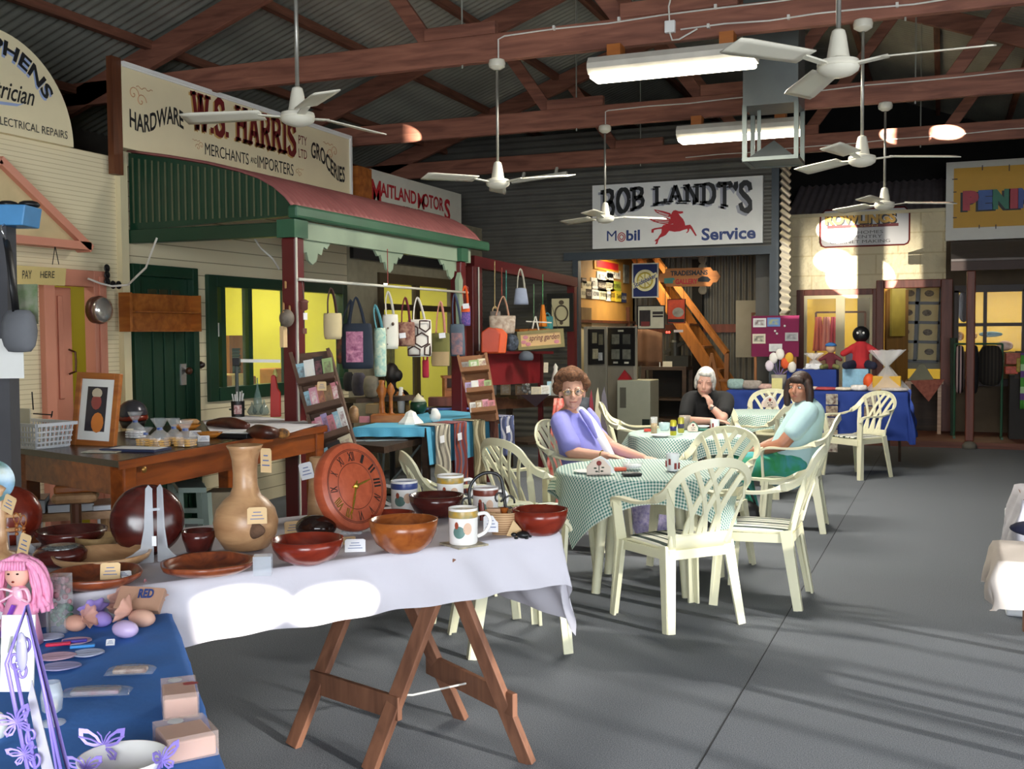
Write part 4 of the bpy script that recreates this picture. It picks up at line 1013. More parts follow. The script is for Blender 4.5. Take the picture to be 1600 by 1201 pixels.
# ================================================================ STONE SHOP AT THE BACK RIGHT
YR=17.0;rx0,rx1=-2.25,.04;zd_=.08
m_stone=blocks('stone_blocks',0xf0e2bc,0xdccba0,.62,.30,bump=1.0)
wl0,wl1,wz0,wz1=at(1247,520,Y=YR).x,at(1372,520,Y=YR).x,.75,at(1300,452,Y=YR).z
dl0,dl1,dz1=at(1369,520,Y=YR).x,at(1488,520,Y=YR).x,at(1430,437,Y=YR).z
zt=at(1350,336,Y=YR).z
wallp(BW(0,0,YR),rx0,rx1,0,zt,[(wl0+.05,wl1-.04,wz0,wz1-.04),(dl0+.06,dl1-.10,0,dz1-.06)],.12,m_stone,'wall_stone',uv=True)
mb=MB();mb.bb((rx0,YR-.05,zt),(rx1,YR+.1,zt+.05));mb.bb((rx0,YR-.03,0),(rx0+.10,YR,zt));struct(mb.build('trim_7',m_cream))
m_rtin=mat('purple_grey_tin',0xa89ca0,.5,.3,var=.12)
q=at(1248,272,X=-2.2);yt,ztt=min(q.y,20.5),q.z
mb=MB();mb.grid(lambda u,v:(rx0+.0+(rx1+.2-rx0)*u,YR+.1+1.7*v,zt+.05+.66*v+.014*math.sin(2*PI*(rx1+.2-rx0)*u/.115)),300,1);struct(mb.build('ceiling_stone_shop',m_rtin,smooth=True))
mb=MB();mb.bb((rx0-.1,YR-1.62,-.02),(4.0,YR+.0,zd_-.02));struct(mb.build('floor_deck_base',m_dark))
mb=MB()
n=11
for i in range(n):y=YR-1.6+i*1.6/n;mb.bb((rx0-.1,y+.003,zd_-.02),(4.0,y+1.6/n-.003,zd_))
struct(mb.build('floor_deck',m_deck));mb=MB();mb.bb((rx0-.1,YR-1.63,0),(4.0,YR-1.6,zd_));struct(mb.build('trim_8',m_deck))
# shop interior
mb=MB();mb.bb((rx0,YR+2.0,0),(4.0,YR+2.05,2.5));mb.bb((rx0,YR+.12,0),(rx0+.05,YR+2,2.5));struct(mb.build('wall_shop_back',mat('mustard_wall',0xcdb248,.7,var=.04)))
mb=MB();mb.bb((rx0,YR+.12,2.5),(4.0,YR+2.0,2.55));struct(mb.build('ceiling_shop',m_cream))
lamp('AREA','stone_shop_lamp',(-1.0,YR+1.0,2.44),22,(1,.88,.62),(-1.0,YR+1,0),shape='RECTANGLE',size=1.4,size_y=.4)
lamp('AREA','toy_shop_lamp',(1.2,YR+1.0,2.44),20,(1,.85,.5),(1.2,YR+1,0),shape='RECTANGLE',size=1.4,size_y=.4)
wf=MB();wf.bb((wl0-.02,YR-.05,wz0-.1),(wl0+.09,YR+.03,wz1));wf.bb((wl1-.08,YR-.05,wz0-.1),(wl1+.0,YR+.03,wz1));wf.bb((wl0+.09,YR-.05,wz1-.09),(wl1-.08,YR+.03,wz1))
wn=struct(wf.build('window_3',m_redwood,bevel=.008))
mb=MB();zb2,ztw=wz0,wz1-.09
xs=[wl0+.09,at(1261,500,Y=YR).x,at(1306,500,Y=YR).x,at(1320,500,Y=YR).x,wl1-.12,wl1-.08]
mb.bb((xs[0],YR-.03,zb2),(xs[1],YR+.02,ztw));mb.bb((xs[2],YR-.03,zb2),(xs[3],YR+.02,ztw));mb.bb((xs[4],YR-.03,zb2),(xs[5],YR+.02,ztw))
for p,q in ((1,2),(3,4)):mb.bb((xs[p],YR-.03,ztw-.05),(xs[q],YR+.02,ztw));mb.bb((xs[p],YR-.03,zb2),(xs[q],YR+.02,zb2+.05))
mb.build('sash',m_cream,wn);MB().bb((wl0+.1,YR,zb2),(wl1-.1,YR+.004,ztw)).build('pane',m_pane,wn)
mb=MB();mb.bb((dl0,YR-.10,zd_),(dl0+.11,YR+.05,dz1));mb.bb((dl1-.16,YR-.10,zd_),(dl1,YR+.05,dz1));mb.bb((dl0+.11,YR-.10,dz1-.12),(dl1-.16,YR+.05,dz1))
dn=struct(mb.build('door_3',m_redwood,bevel=.01))
MB().bar((dl0+.13,YR+.06,(zd_+dz1-.12)/2),(dl0+.42,YR+.50,(zd_+dz1-.12)/2),.04,dz1-.14-zd_).build('door_leaf',wood('door_oak',0x7a5526,0x5c3f1a,.5),dn)
MB().bar((dl0+.19,YR+.11,1.85),(dl0+.37,YR+.39,1.85),.06,.75).build('door_pane',mat('door_glass_gold',0x9a8a3e,.3),dn)
# quilt on the wall behind the door
x0,x1=at(1400,520,Y=YR+.7).x,at(1468,520,Y=YR+.7).x;z0,z1=at(1435,564,Y=YR+.7).z,at(1430,443,Y=YR+.7).z
c=V(((x0+x1)/2,YR+.7,z0));t=thing('panelled_quilt','cream and black panelled quilt hanging inside the stone shop doorway','quilt',c)
MB().bb((x0-.05,YR+.72,z0-.12),(x1+.16,YR+.76,z1+.05)).build('border',mat('quilt_grey',0x8d8f86,.9),t,c)
mb=MB();Mq=frame((c.x,YR+.7,(z0+z1)/2),(1,0,-.03),(0.03,0,1));w,h=x1-x0,z1-z0
for i in range(4):mb.box((0,-h/2+h*(i+.0)/4+.0,0),(w,.045,.02),0,Mq)
mb.box((0,h/2,0),(w,.03,.02),0,Mq)
for x in (-w/2,-.02,w/2):mb.box((x,0,0),(.05,h,.02),0,Mq)
mb.build('sashing',m_black,t,c)
mb=MB()
for i in range(4):
    for s in (-1,1):mb.box((s*w/4,-h/2+h*(i+.5)/4,0),(w/2-.05,h/4-.045,.012),0,Mq)
mb.build('blocks',mat('quilt_cream',0xbdb592,.9,var=.05),t,c)
mb=MB()
for i in range(4):
    for s in (-1,1):mb.ell((s*w/4+.03*math.sin(i*5+s),-h/2+h*(i+.5)/4,.008),(.07,.05,.004),Mq,10,6)
mb.build('embroidery',mat('quilt_thread',0x6d6a66,.9,var=.5,scale=30),t,c)
t2=thing('shop_counter','dark timber counter below the panelled quilt inside the stone shop','counter',V(((dl0+dl1)/2+.2,YR+.6,0)))
MB().bb((dl0+.3,YR+.5,0),(dl1+.4,YR+.66,.78)).build('front_boards',m_dkw0,t2,t2.location);MB().bb((dl0+.28,YR+.48,.78),(dl1+.42,YR+.67,.82)).build('top',m_dkw0,t2,t2.location)
# clothes inside the stone shop window
x=at(1338-45,500,Y=YR+.7).x
t=thing('clothes_rail','timber clothes rail inside the stone shop window','clothes rail',V((x,YR+.75,0)));O=t.location
a,b=at(1275,488,Y=YR+.75),at(1352,487,Y=YR+.75)
MB().bar(a,b,.03,.03).build('rail',m_brown,t,O)
for q in (a,b):MB().bar((q.x,q.y,0),q,.03,.03).build('post',m_brown,t,O)
for i,(px,w_,cc,l) in enumerate(((1279,14,0xd97a7a,'coral dress hanging leftmost in the stone shop window'),(1291,16,0xe9a3a8,'pale pink dress hanging in the middle of the stone shop window'),(1303,13,0xd0506a,'rose-red dress hanging rightmost of the three in the window'))):
    q=at(px,492,Y=YR+.72);k=mpp(q);q2=at(px,545,Y=YR+.72)
    MB().grid(lambda u,v,q=q,k=k,w_=w_,z2=q2.z:(q.x+(u-.5)*w_*k*(.55+.6*v),q.y+.03*math.sin(u*14+i),q.z-.03+(z2-q.z)*v),14,8).top('hanging_dress',mat('dress%d' % i,cc,.9,var=.06,c2=None),l,'dress','dresses in the stone shop window',smooth=True,solid=.02)
x=at(1352,520,Y=YR+1.2).x;MB().bb((x-.12,YR+1.15,0),(x+.12,YR+1.25,2.1)).top('dark_curtain',mat('dark_curtain',0x3b3a36,.9),'dark curtain hanging inside the stone shop window','curtain')
x0,x1=at(1321,540,Y=YR+.4).x,at(1375,540,Y=YR+.4).x;z1=at(1340,543,Y=YR+.4).z;MB().bb((x0,YR+.4,.3),(x1,YR+.8,z1)).top('lilac_bale',mat('lilac_cloth',0x7f84b8,.9,var=.1),'lilac cloth-covered table inside the stone shop window','table')
# carpentry sign
Yc=YR-.024
M,w,h=fitY(1282,1421,326,384,Yc)
c=M.translation;O=V((c.x,Yc,c.z-h/2));t=thing('carpentry_sign','white sign for ROWLINGS carpentry and cabinet making with clipped corners','sign',O)
t['label']='white clipped-corner sign reading CARPENTRY and CABINET MAKING on the stone shop'
e=.07;pg=[(-w/2+e,-h/2),(w/2-e,-h/2),(w/2-e*.3,-h/2+e*.3),(w/2,-h/2+e),(w/2,h/2-e),(w/2-e,h/2),(-w/2+e,h/2),(-w/2,h/2-e),(-w/2,-h/2+e),(-w/2+e*.3,-h/2+e*.3)]
MB().prism(pg,-.02,.0,M).build('board',mat('sign_white',0xc9c7c6,.35,var=.02),t,O)
mb=MB();mb.tube([M @ V((*p,.0)) for p in pg],.012,4,closed=True);mb.build('border',m_ltmaroon,t,O)
m_gold=mat('sign_gold',0xc79a3a,.45)
txt('ROWLINGS',M @ Matrix.Translation((-w*.05,h*.25,0)),w*.80,h*.30,m_gold,t,org=O,bold=.05,lift=.008)
txt('ROWLINGS',M @ Matrix.Translation((-w*.05+.02,h*.25-.02,0)),w*.80,h*.30,m_ltblack,t,org=O,bold=.06,name='lettering_shadow')
MB().bb((-w*.42,h*.0,.0),(w*.38,h*.08,.006),M).build('red_stripe',m_ltmaroon,t,O)
txt('& SON',M @ Matrix.Translation((0,h*.04,.006)),w*.30,h*.05,m_gold,t,org=O)
for l,y,ww in (('NEW HOMES',-.13,.52),('CARPENTRY',-.25,.50),('CABINET MAKING',-.38,.68)):txt(l,M @ Matrix.Translation((-w*.05,h*y,0)),w*ww,h*.085,mat('sign_grey',0x55504e,.5),t,org=O)
# ---------------------------------------------------------------- toy shop with veranda at far right
px0=.05
wx0_,wx1_=at(1490,500,Y=YR).x+.06,at(1597,500,Y=YR).x;wz1_=at(1540,453,Y=YR).z
wallp(BW(0,0,YR+.02),rx1,4.0,0,2.85,[(.22,wx1_,.85,wz1_)],.1,mat('dark_shop_wall',0x5b4c3a,.8),'wall_toy_shop')
wf=MB();wf.bb((.16,YR-.06,wz1_-.03),(wx1_+.2,YR-.01,wz1_+.07));wf.bb((.16,YR-.06,.75),(.22,YR-.01,wz1_));wf.bb((wx1_,YR-.06,.75),(wx1_+.06,YR-.01,wz1_));xm=at(1539,500,Y=YR).x;zm=at(1540,507,Y=YR).z;wf.bb((xm-.025,YR-.05,.85),(xm+.025,YR-.01,wz1_));wf.bb((.22,YR-.05,zm-.025),(wx1_,YR-.012,zm+.025));wf.bb((.16,YR-.07,.75),(wx1_,YR-.0,.85))
wn=struct(wf.build('window_4',mat('dark_brown_paint',0x33211a,.5)))
MB().bb((.22,YR+.0,.85),(wx1_,YR+.004,wz1_)).build('pane',m_pane,wn)
Yp=YR-.1
z0,z1=at(1480,376,Y=Yp).z,at(1479,254,Y=Yp).z
x0=at(1478,310,Y=Yp).x
O=V((x0+1.2,Yp,z0));t=thing('toy_shop_sign','yellow sign with fat multicoloured letters PENI, cut off by the right edge','sign',O)
MB().bb((x0,Yp,z0),(x0+2.8,Yp+.1,z1)).build('board',m_offwhite,t,O)
yx0=at(1490,310,Y=Yp).x;yz0,yz1=at(1500,356,Y=Yp).z,at(1500,263,Y=Yp).z
MB().bb((yx0,Yp-.02,yz0),(x0+2.6,Yp,yz1)).build('yellow_panel',mat('sign_yellow',0xe0a81c,.5,var=.03),t,O)
mb=MB()
for px,py,dx,dz in ((1492,280,.06,0),(1535,262,0,.06),(1577,262,0,.08),(1492,300,.03,0),(1492,340,.04,0),(1530,354,0,.04),(1556,354,0,.05)):q=at(px,py,Y=Yp-.021);mb.box((q.x,Yp-.023,q.z),(.012+abs(dx),.004,.012+dz))
mb.build('split_marks',m_ltblack,t,O)
lx=at(1504,310,Y=Yp-.02).x;lw=(at(1574,310,Y=Yp-.02).x-lx)/3.0;lz0,lz1=at(1540,328,Y=Yp).z,at(1540,297,Y=Yp).z
x=lx
for ch,wch,cc in (('P',1.12,0xc0283a),('E',1.02,0x2e5ba6),('N',1.20,0x1f7d5c),('I',.62,0xc0283a),('N',1.1,0x2e4f9e),('N',1.1,0x1f7d5c)):
    ww=lw*wch;Mq=BW(x+ww/2,(lz0+lz1)/2,Yp-.02)
    txt(ch,Mq,ww*.98,lz1-lz0,mat('toy_%06x' % cc,cc,.45),t,org=O,bold=.09,lift=.012)
    txt(ch,Mq @ Matrix.Translation((-.03,-.02,0)),ww*.98,lz1-lz0,m_ltblack,t,org=O,bold=.09,name='lettering_shadow')
    x += ww*.93
ax0=at(1486,415,Y=YR-1.55).x
t=thing('toy_shop_veranda','low grey shop veranda with dark posts at the far right','veranda',V((ax0+1.5,YR-1.5,zd_)));O=t.location
za,zf=z0-.02,at(1488,405,Y=YR-1.55).z
mb=MB();mb.add([(ax0,YR-.12,za),(3.9,YR-.12,za),(3.9,YR-1.58,zf),(ax0,YR-1.58,zf),(ax0,YR-.12,za-.03),(3.9,YR-.12,za-.03),(3.9,YR-1.58,zf-.03),(ax0,YR-1.58,zf-.03)],[(0,3,2,1),(4,5,6,7),(0,1,5,4),(1,2,6,5),(2,3,7,6),(3,0,4,7)])
mb.build('roof_sheet',mat('awning_grey',0x77706e,.8,var=.08),t,O)
zg=at(1490,423,Y=YR-1.55).z
MB().bb((ax0,YR-1.58,zg),(3.9,YR-1.50,zf-.035)).build('fascia',mat('fascia_brown',0x3a2620,.6),t,O)
xp=at(1516,560,Y=YR-1.50).x
for i,x in enumerate((xp,xp+1.9)):MB().box((x,YR-1.5,(zd_+zg)/2),(.11,.10,zg-zd_)).build('post',m_redwood,t,O,bevel=.015)
MB().lathe([(.001,0),(.09,.0),(.09,.05),(.05,.09),(.001,.10)],(xp-.0,YR-1.66,.0),16).top('veranda_stone',mat('grey_stone',0x6b665c,.8),'small round grey stone at the foot of the dark veranda post','stone',smooth=True)
# ================================================================ CAFE: CHAIRS, TABLES, CLOTHS
m_plastic=mat('cream_plastic',0xe6e3c4,.35,var=.02)
m_pad=stripes('striped_pad',[(.30,0xe9e8dd),(.12,0x3c4a44),(.16,0xe9e8dd),(.05,0x55605a),(.12,0xe9e8dd),(.25,0x2f3f3a)],axis=0,period=.15,rough=.9)
m_ging=gingham('green_gingham',0xe4ece4,0x2f7a72,.0095)
m_dty=mat('dark_plastic_underside',0x8f8f78,.5)
def catm(pts,n=6):
    """smooth curve through points"""
    pts=[V(p) for p in pts];out=[]
    for i in range(len(pts)-1):
        p0,p1,p2,p3=pts[max(i-1,0)],pts[i],pts[i+1],pts[min(i+2,len(pts)-1)]
        for k in range(n):
            t=k/n
            out.append(.5*((2*p1)+(p2-p0)*t+(2*p0-5*p1+4*p2-p3)*t*t+(3*p1-p0-3*p2+p3)*t**3))
    out.append(pts[-1]);return out
def backy(x,z):          # rear surface of the chair back
    return -.205-.16*max(0,(z-.43)/.45)**1.1+.30*x*x*max(0,(z-.43)/.45)*1.6
def make_chair(label):
    t=thing('garden_chair',label,'chair',(0,0,0),0,'cream plastic garden chairs')
    O=(0,0,0)
    mb=MB()
    def seat(u,v):
        x=(u-.5)*(.40+.05*v);y=-.21+.43*v
        return (x,y,.425-.018*math.cos((u-.5)*PI)*math.sin(v*PI)-(.02*max(0,v-.85)/.15))
    mb.grid(seat,10,10);mb.build('seat',m_plastic,t,O,smooth=True,solid=.012)
    mb=MB()
    for s in (-1,1):mb.bar((s*.205,-.20,.395),(s*.228,.20,.39),.012,.05)
    mb.bar((-.228,.215,.385),(.228,.215,.385),.012,.06);mb.bar((-.20,-.215,.395),(.20,-.215,.395),.012,.05)
    mb.build('seat_apron',m_plastic,t,O)
    # outer arch flowing into the arms
    half=[(.262,.215,.60),(.272,.19,.645),(.278,.12,.658),(.274,-.02,.655),(.268,-.11,.668),(.258,backy(.258,.72)+.04,.715),(.240,backy(.24,.78),.775),(.195,backy(.195,.84),.835),(.115,backy(.115,.87),.872),(0,backy(0,.885),.885)]
    full=catm(half+[(-x,y,z) for x,y,z in half[-2::-1]],5)
    # back part of the arch
    top=[p for p in full if p.y < -.12 or p.z > .70]
    mb=MB(); 
    def band(pts,wz,wn):
        n=len(pts);vs=[]
        for i,p in enumerate(pts):
            tg=(pts[min(i+1,n-1)]-pts[max(i-1,0)]).normalized()
            nrm=V((p.x*.7,-1,.15)) if p.z > .70 else V((0,0,1))
            if p.z <= .70:
                f=min(1,(p.z-.655)/.045) if p.z > .655 else 0
                nrm=V((0,0,1)).lerp(V((p.x*.7,-1,.15)).normalized(),max(0,f))
            nrm=(nrm-tg*nrm.dot(tg)).normalized();side=tg.cross(nrm)
            for a,b in ((-1,-1),(1,-1),(1,1),(-1,1)):vs.append(p+side*(a*wz/2)+nrm*(b*wn/2))
        fs=[(i*4+k,i*4+(k+1) % 4,(i+1)*4+(k+1) % 4,(i+1)*4+k) for i in range(n-1) for k in range(4)]
        fs += [(3,2,1,0),tuple((n-1)*4+k for k in range(4))]
        return vs,fs
    mb.add(*band(top,.048,.016)); 
    bk=mb.build('backrest',m_plastic,t,O,smooth=True,auto=40)
    # crossing slats
    for s in (-1,1):
        for k in range(3):
            x1,z1=-.205+.075*k,(.825,.865,.880)[k]
            xb=-.095+.085*k+.03
            ps=[]
            for i in range(13):
                f=i/12
                z=.47+(z1-.47)*f
                x=xb+(x1-xb)*(f**1.9)
                ps.append(V((s*x*-1 if False else -s*x,backy(x,z)+.004,z)))
            mb=MB();n=len(ps);vs=[]
            for i,p in enumerate(ps):
                tg=(ps[min(i+1,n-1)]-ps[max(i-1,0)]).normalized();nrm=V((0,-1,.2));nrm=(nrm-tg*nrm.dot(tg)).normalized();sd=tg.cross(nrm)
                for a,b in ((-1,-1),(1,-1),(1,1),(-1,1)):vs.append(p+sd*(a*.0145)+nrm*(b*.005))
            mb.add(vs,[(i*4+q,i*4+(q+1) % 4,(i+1)*4+(q+1) % 4,(i+1)*4+q) for i in range(n-1) for q in range(4)]+[(3,2,1,0),tuple((n-1)*4+q for q in range(4))])
            mb.build('slat',m_plastic,bk,O)
    mb=MB()
    mb.grid(lambda u,v:((u-.5)*.40,backy((u-.5)*.4,.43+.075*v)+.0,.415+.085*v),10,2);mb.build('lower_back',m_plastic,bk,O,smooth=True,solid=.014)
    for s in (-1,1):
        mb=MB();mb.add(*band([V((s*.170,backy(.17,.45),.44)),V((s*.20,backy(.20,.55),.55)),V((s*.225,backy(.225,.66),.66)),V((s*.243,backy(.243,.76),.765))],.04,.014))
        mb.build('side_rail',m_plastic,bk,O)
    for s in (-1,1):
        arm=[p for p in full if p.x*s > 0 and not (p.y < -.12 or p.z > .70)]
        last=[p for p in top if p.x*s > 0]
        if arm[0].z > arm[-1].z or s < 0:pass
        arm.sort(key=lambda p:p.y)
        e=min(last,key=lambda p:(p-arm[0]).length);arm=[e]+arm
        mb=MB();mb.add(*band(arm,.050,.016));mb.build('armrest',m_plastic,t,O,smooth=True,auto=40)
        # front leg: from the arm down to the floor, L section
        mb=MB()
        mb.bar((s*.262,.205,.655),(s*.236,.195,.42),.050,.016,up=(0,1,0),w2=.066,h2=.02)
        mb.bar((s*.236,.195,.42),(s*.262,.225,0),.066,.018,up=(0,1,0),w2=.046,h2=.016)
        mb.bar((s*.246,.18,.42),(s*.280,.205,0),.014,.055,up=(0,1,0),w2=.012,h2=.04)
        mb.build('leg',m_plastic,t,O)
        mb=MB()
        mb.bar((s*.185,-.205,.44),(s*.225,-.275,0),.066,.014,up=(0,1,0),w2=.046,h2=.012)
        mb.bar((s*.212,-.18,.44),(s*.246,-.255,0),.012,.058,up=(0,1,0),w2=.012,h2=.042)
        mb.build('leg',m_plastic,t,O)
    return t
def face(fx,fy):return math.atan2(-fx,fy)
CH=[((-1.33,5.73),(-.74,.67),'cream garden chair nearest the camera, back turned, at the front gingham table',1),
      ((-.98,6.33),(-1,.02),'cream garden chair on the right of the front gingham table, seen side-on',1),
      ((-1.47,7.06),(-.35,-.94),'cream garden chair facing the camera behind the front gingham table',1),
      ((-2.35,6.42),(.55,.83),'cream garden chair at the left side of the front gingham table',1),
      ((-2.40,7.52),(.97,-.12),'cream garden chair under the woman in the lavender jacket',0),
      ((-2.47,5.49),(.80,.60),'cream garden chair behind the round clock, the left one of the pair',0),
      ((-2.00,4.98),(.80,.60),'cream garden chair directly behind the mugs, the right one of the pair',0),
      ((-2.62,9.75),(.93,.25),'cream garden chair left of the white-haired woman, turned sideways',0),
      ((-2.02,10.02),(.22,-.97),'cream garden chair the white-haired woman in black sits on',0),
      ((-1.10,8.72),(-.98,-.05),'cream garden chair the dark-haired woman in aqua sits on',0),
      ((-1.72,12.12),(.2,-.98),'cream garden chair behind the farthest gingham table, before the blue stall',0),
      ((-1.46,10.45),(-.75,.66),'shaded garden chair between the two farther gingham tables',0),
      ((-.84,12.04),(-.65,-.76),'cream garden chair standing alone before the long blue stall table',1)]
proto=make_chair(CH[0][2])
for i,(p,f,l,pad) in enumerate(CH):
    o=proto if i == 0 else copy_tree(proto)
    o.location=(p[0],p[1],0);o.rotation_euler=(0,0,face(*f));o['label']=l
    if pad:
        mb=MB()
        mb.ell((0,0,0),(.20,.20,.013),fn=lambda v:V((math.copysign(min(1,abs(v.x)*1.35),v.x),math.copysign(min(1,abs(v.y)*1.35),v.y),v.z)),nu=24)
        q=mb.build('seat_pad',m_pad,smooth=True);q.location=(p[0],p[1],.433);q.rotation_euler=(0,0,face(*f))
        tag(q,['striped seat pad on the garden chair nearest the camera','striped seat pad on the side-on chair at right','striped seat pad on the chair facing the camera behind the front table','striped seat pad on the chair left of the front table','','','','','','','','','striped seat pad on the lone chair before the blue stall'][i],'seat pad','striped seat pads')
def round_table(c,R,rot,lbl,lbl2,L,seed,h=.715):
    t=thing('garden_table',lbl,'table',(c[0],c[1],0),rot,'cream plastic cafe tables');O=(0,0,0)
    MB().lathe([(R-.03,h-.035),(R,h-.03),(R,h-.004),(R-.01,h),(.001,h)],n=40).build('tabletop',m_plastic,t,O,smooth=True,auto=40)
    for k in range(4):
        a=PI/4+k*PI/2;x,y=math.cos(a),math.sin(a)
        MB().tube([(x*.30,y*.30,h-.035),(x*.38,y*.38,0)],[.034,.027],10).build('leg',m_plastic,t,O,smooth=True,auto=50)
    def fn(u,v):
        a,b=(u-.5)*L,(v-.5)*L;r=math.hypot(a,b);ang=math.atan2(b,a)
        if r <= R+.004:return (a,b,h+.004)
        d=r-R-.004;w=math.sin(ang*5+seed)*.035+math.sin(ang*9+seed*2)*.018
        fl=.22*d+w*min(1,d/.12)
        rr=R+.006+max(0.004,fl) if d > .01 else R+.004+d*.5
        return (rr*math.cos(ang),rr*math.sin(ang),h+.004-d*.975)
    mb=MB();mb.grid(fn,90,90,uvfn=lambda u,v:(u*L,v*L))
    o=mb.build('tablecloth',m_ging,smooth=True);o.location=(c[0],c[1],0);o.rotation_euler=(0,0,rot+.2)
    tag(o,lbl2,'tablecloth','green gingham tablecloths')
    return t
T1,T2,T3=(-1.68,6.40),(-1.93,8.80),(-1.78,11.35)
round_table(T1,.54,.15,'round cream garden table in front, laid with gingham cloth','green and white gingham cloth on the front cafe table',1.36,.5)
round_table(T2,.50,.5,'round cream garden table where the three women sit','green and white gingham cloth on the table of the three women',1.25,1.7)
round_table(T3,.46,.2,'round cream garden table farthest back, near the blue stall','pale gingham cloth on the farthest cafe table',1.2,2.9)
ZT=.722
m_fl=mat('pink_white_card',0xe8d5c8,.6,var=.03);m_nap=mat('napkin_white',0xeef0f2,.8,var=.02);m_nap_g=mat('napkin_green',0x1e6b5c,.8)
m_rose=mat('rose_red',0x8a2f2c,.6)
def napkin(px,py,w,h,lbl,nmat,ang=0,napkins=True):
    c=at(px,py,Z=ZT);k=mpp(c)
    t=thing('napkin_holder',lbl,'napkin holder',c,0,'painted napkin holders')
    u=V((RT.x,RT.y,0));M=frame(c,Matrix.Rotation(ang,3,'Z') @ u,(0,0,1));w *= k;h *= k
    pg=[(-w*.5,0),(w*.5,0),(w*.5,h*.45),(w*.22,h*.92),(0,h),(-w*.22,h*.92),(-w*.5,h*.45)]
    for d in (0,-.045):MB().prism(pg,d-.004,d,M).build('side_panel',m_fl,t,c)
    MB().bb((-w*.48,0,-.045),(w*.48,.006,0),M).build('base',m_fl,t,c)
    mb=MB()
    for x,y,r in ((0,.72,.11),):mb.lathe([(w*r,.001),(w*r*.6,.004),(.001,.004)],(w*x,h*y,0),12,M)
    mb.build('painted_rose',m_rose,t,c)
    mb=MB(); 
    for x,y in ((-.16,.42),(.16,.46),(-.1,.22),(.12,.24)):mb.ell((w*x,h*y,.001),(w*.07,w*.035,.002),M,8,6)
    mb.tube([M @ V((0,h*.15,.002)),M @ V((0,h*.68,.002))],w*.015,4);mb.build('painted_leaves',mat('leaf_dark',0x2c3b26,.6),t,c)
    n=MB().prism([(-w*.42,.01),(w*.72,.01),(w*.40,h*.85),(w*.1,h*1.12),(-w*.25,h*.9)],-.040,-.008,M).top('paper_napkins',nmat,'folded paper napkins in the '+lbl.split(' on ')[0].replace('painted napkin holder','holder')+' on '+lbl.split(' on ')[1],'napkins')
    return t
napkin(936,742,37,26,'rose painted napkin holder on the front gingham table',m_nap)
napkin(1083,674,15,14,'small painted napkin holder on the table of three women',m_nap_g)
napkin(1203,636,22,16,'pale painted napkin holder on the farthest table',m_nap,.3)
def cup(px,py,r,h,mt,lbl,deco=None,nm='paper_cup',cat='cup',taper=.82):
    c=at(px,py,Z=ZT);k=mpp(c);r *= k;h *= k
    t=thing(nm,lbl,cat,c)
    MB().lathe([(r*taper,0),(r*taper*1.02,.002),(r,h),(r*.93,h),(r*taper*.92,.006),(.001,.006)],c,20).build('wall',mt,t,c,smooth=True,auto=50)
    if deco:
        mb=MB()
        for i in range(7):
            a=i*PI/3.5;rr=r*(taper+(1-taper)*.5)*1.015;mb.box((c.x+rr*math.cos(a),c.y+rr*math.sin(a),c.z+h*(.3+.12*(i % 3))),(.012,.012,h*.35),a)
        mb.build('printed_flowers',deco,t,c)
    return t
cup(1051,735,10.5,27,m_nap,'paper cup printed with red flowers on the front table',m_rose)
cup(1117,674,7.5,19,m_nap,'paper cup with red print before the white-haired woman',m_rose)
m_glass=mat('clear_glass',0xf2f6f6,.03,alpha=.22,spec=.9)
c=at(988,733,Z=ZT);k=mpp(c)
t=thing('sugar_bowl','cut glass bowl of white sugar on the front gingham table','bowl',c)
MB().lathe([(13*k,0),(14*k,.01),(18*k,13*k),(17*k,13*k),(13*k,.012),(.001,.008)],c,24,wob=lambda a,i:.05*math.sin(a*12)*(1 if i in (2,3) else 0)).build('glass',m_glass,t,c,smooth=True)
MB().lathe([(13*k,.012),(14.5*k,7*k),(.001,8*k)],c,20).build('sugar',m_nap,t,c,smooth=True)
c=at(987,743,Z=ZT);k=mpp(c)
t=thing('mobile_phone','small black mobile phone lying on the front gingham table','phone',c);M=Matrix.Translation(c) @ Matrix.Rotation(.55,4,'Z')
MB().box((0,0,.010),(.115,.05,.018),0,M).build('body',m_black,t,c,bevel=.006)
MB().box((.02,0,.020),(.05,.036,.002),0,M).build('screen',mat('grey_screen',0x4b4f55,.2),t,c)
c=at(969,735,Z=ZT);MB().box(c+V((0,0,.01)),(.07,.05,.018),.4).top('orange_packet',mat('orange_card',0xc4502c,.5),'small orange packet beside the napkin holder on the front table','packet')
c=at(915,738,Z=ZT);MB().lathe([(.04,0),(.075,.012),(.07,.012),(.04,.004),(.001,.004)],c).top('saucer',m_white,'white saucer behind the napkin holder on the front table','saucer',smooth=True)
# on the women's table
def plate(px,py,r,lbl,z=ZT): 
    c=at(px,py,Z=z);k=mpp(c);r *= k
    MB().lathe([(r*.6,0),(r,.016),(r*.97,.018),(r*.6,.006),(.001,.005)],c).top('plate',m_white,lbl,'plate',smooth=True)
plate(1032,682,16,'white plate under the drink can on the women\'s table');plate(1150,673,15,'white plate right of the paper cup on the women\'s table');plate(1098,668,11,'white plate behind the small napkin holder')
def can(px,py,c1,c2,lbl):
    c=at(px,py,Z=ZT+.012 if px > 1045 else ZT+.012);k=mpp(c);r,h=5*k,24*k
    t=thing('drink_can',lbl,'drink can',c)
    MB().lathe([(r*.8,0),(r,.008),(r,h-.012),(r*.8,h),(r*.75,h-.004),(.001,h-.004)],c,20).build('can_body',mat('can_%06x' % c1,c1,.3,.3,var=.1),t,c,smooth=True,auto=40)
    MB().lathe([(r*1.01,h*.3),(r*1.01,h*.6)],c,20).build('printed_band',mat('can_%06x' % c2,c2,.3),t,c,smooth=True)
can(1052,680,0xc9c23a,0x2c2f6a,'yellow drink can with dark blue band on the women\'s table')
can(1064,676,0xb9b04a,0x3a3350,'duller yellow drink can just behind the front can')
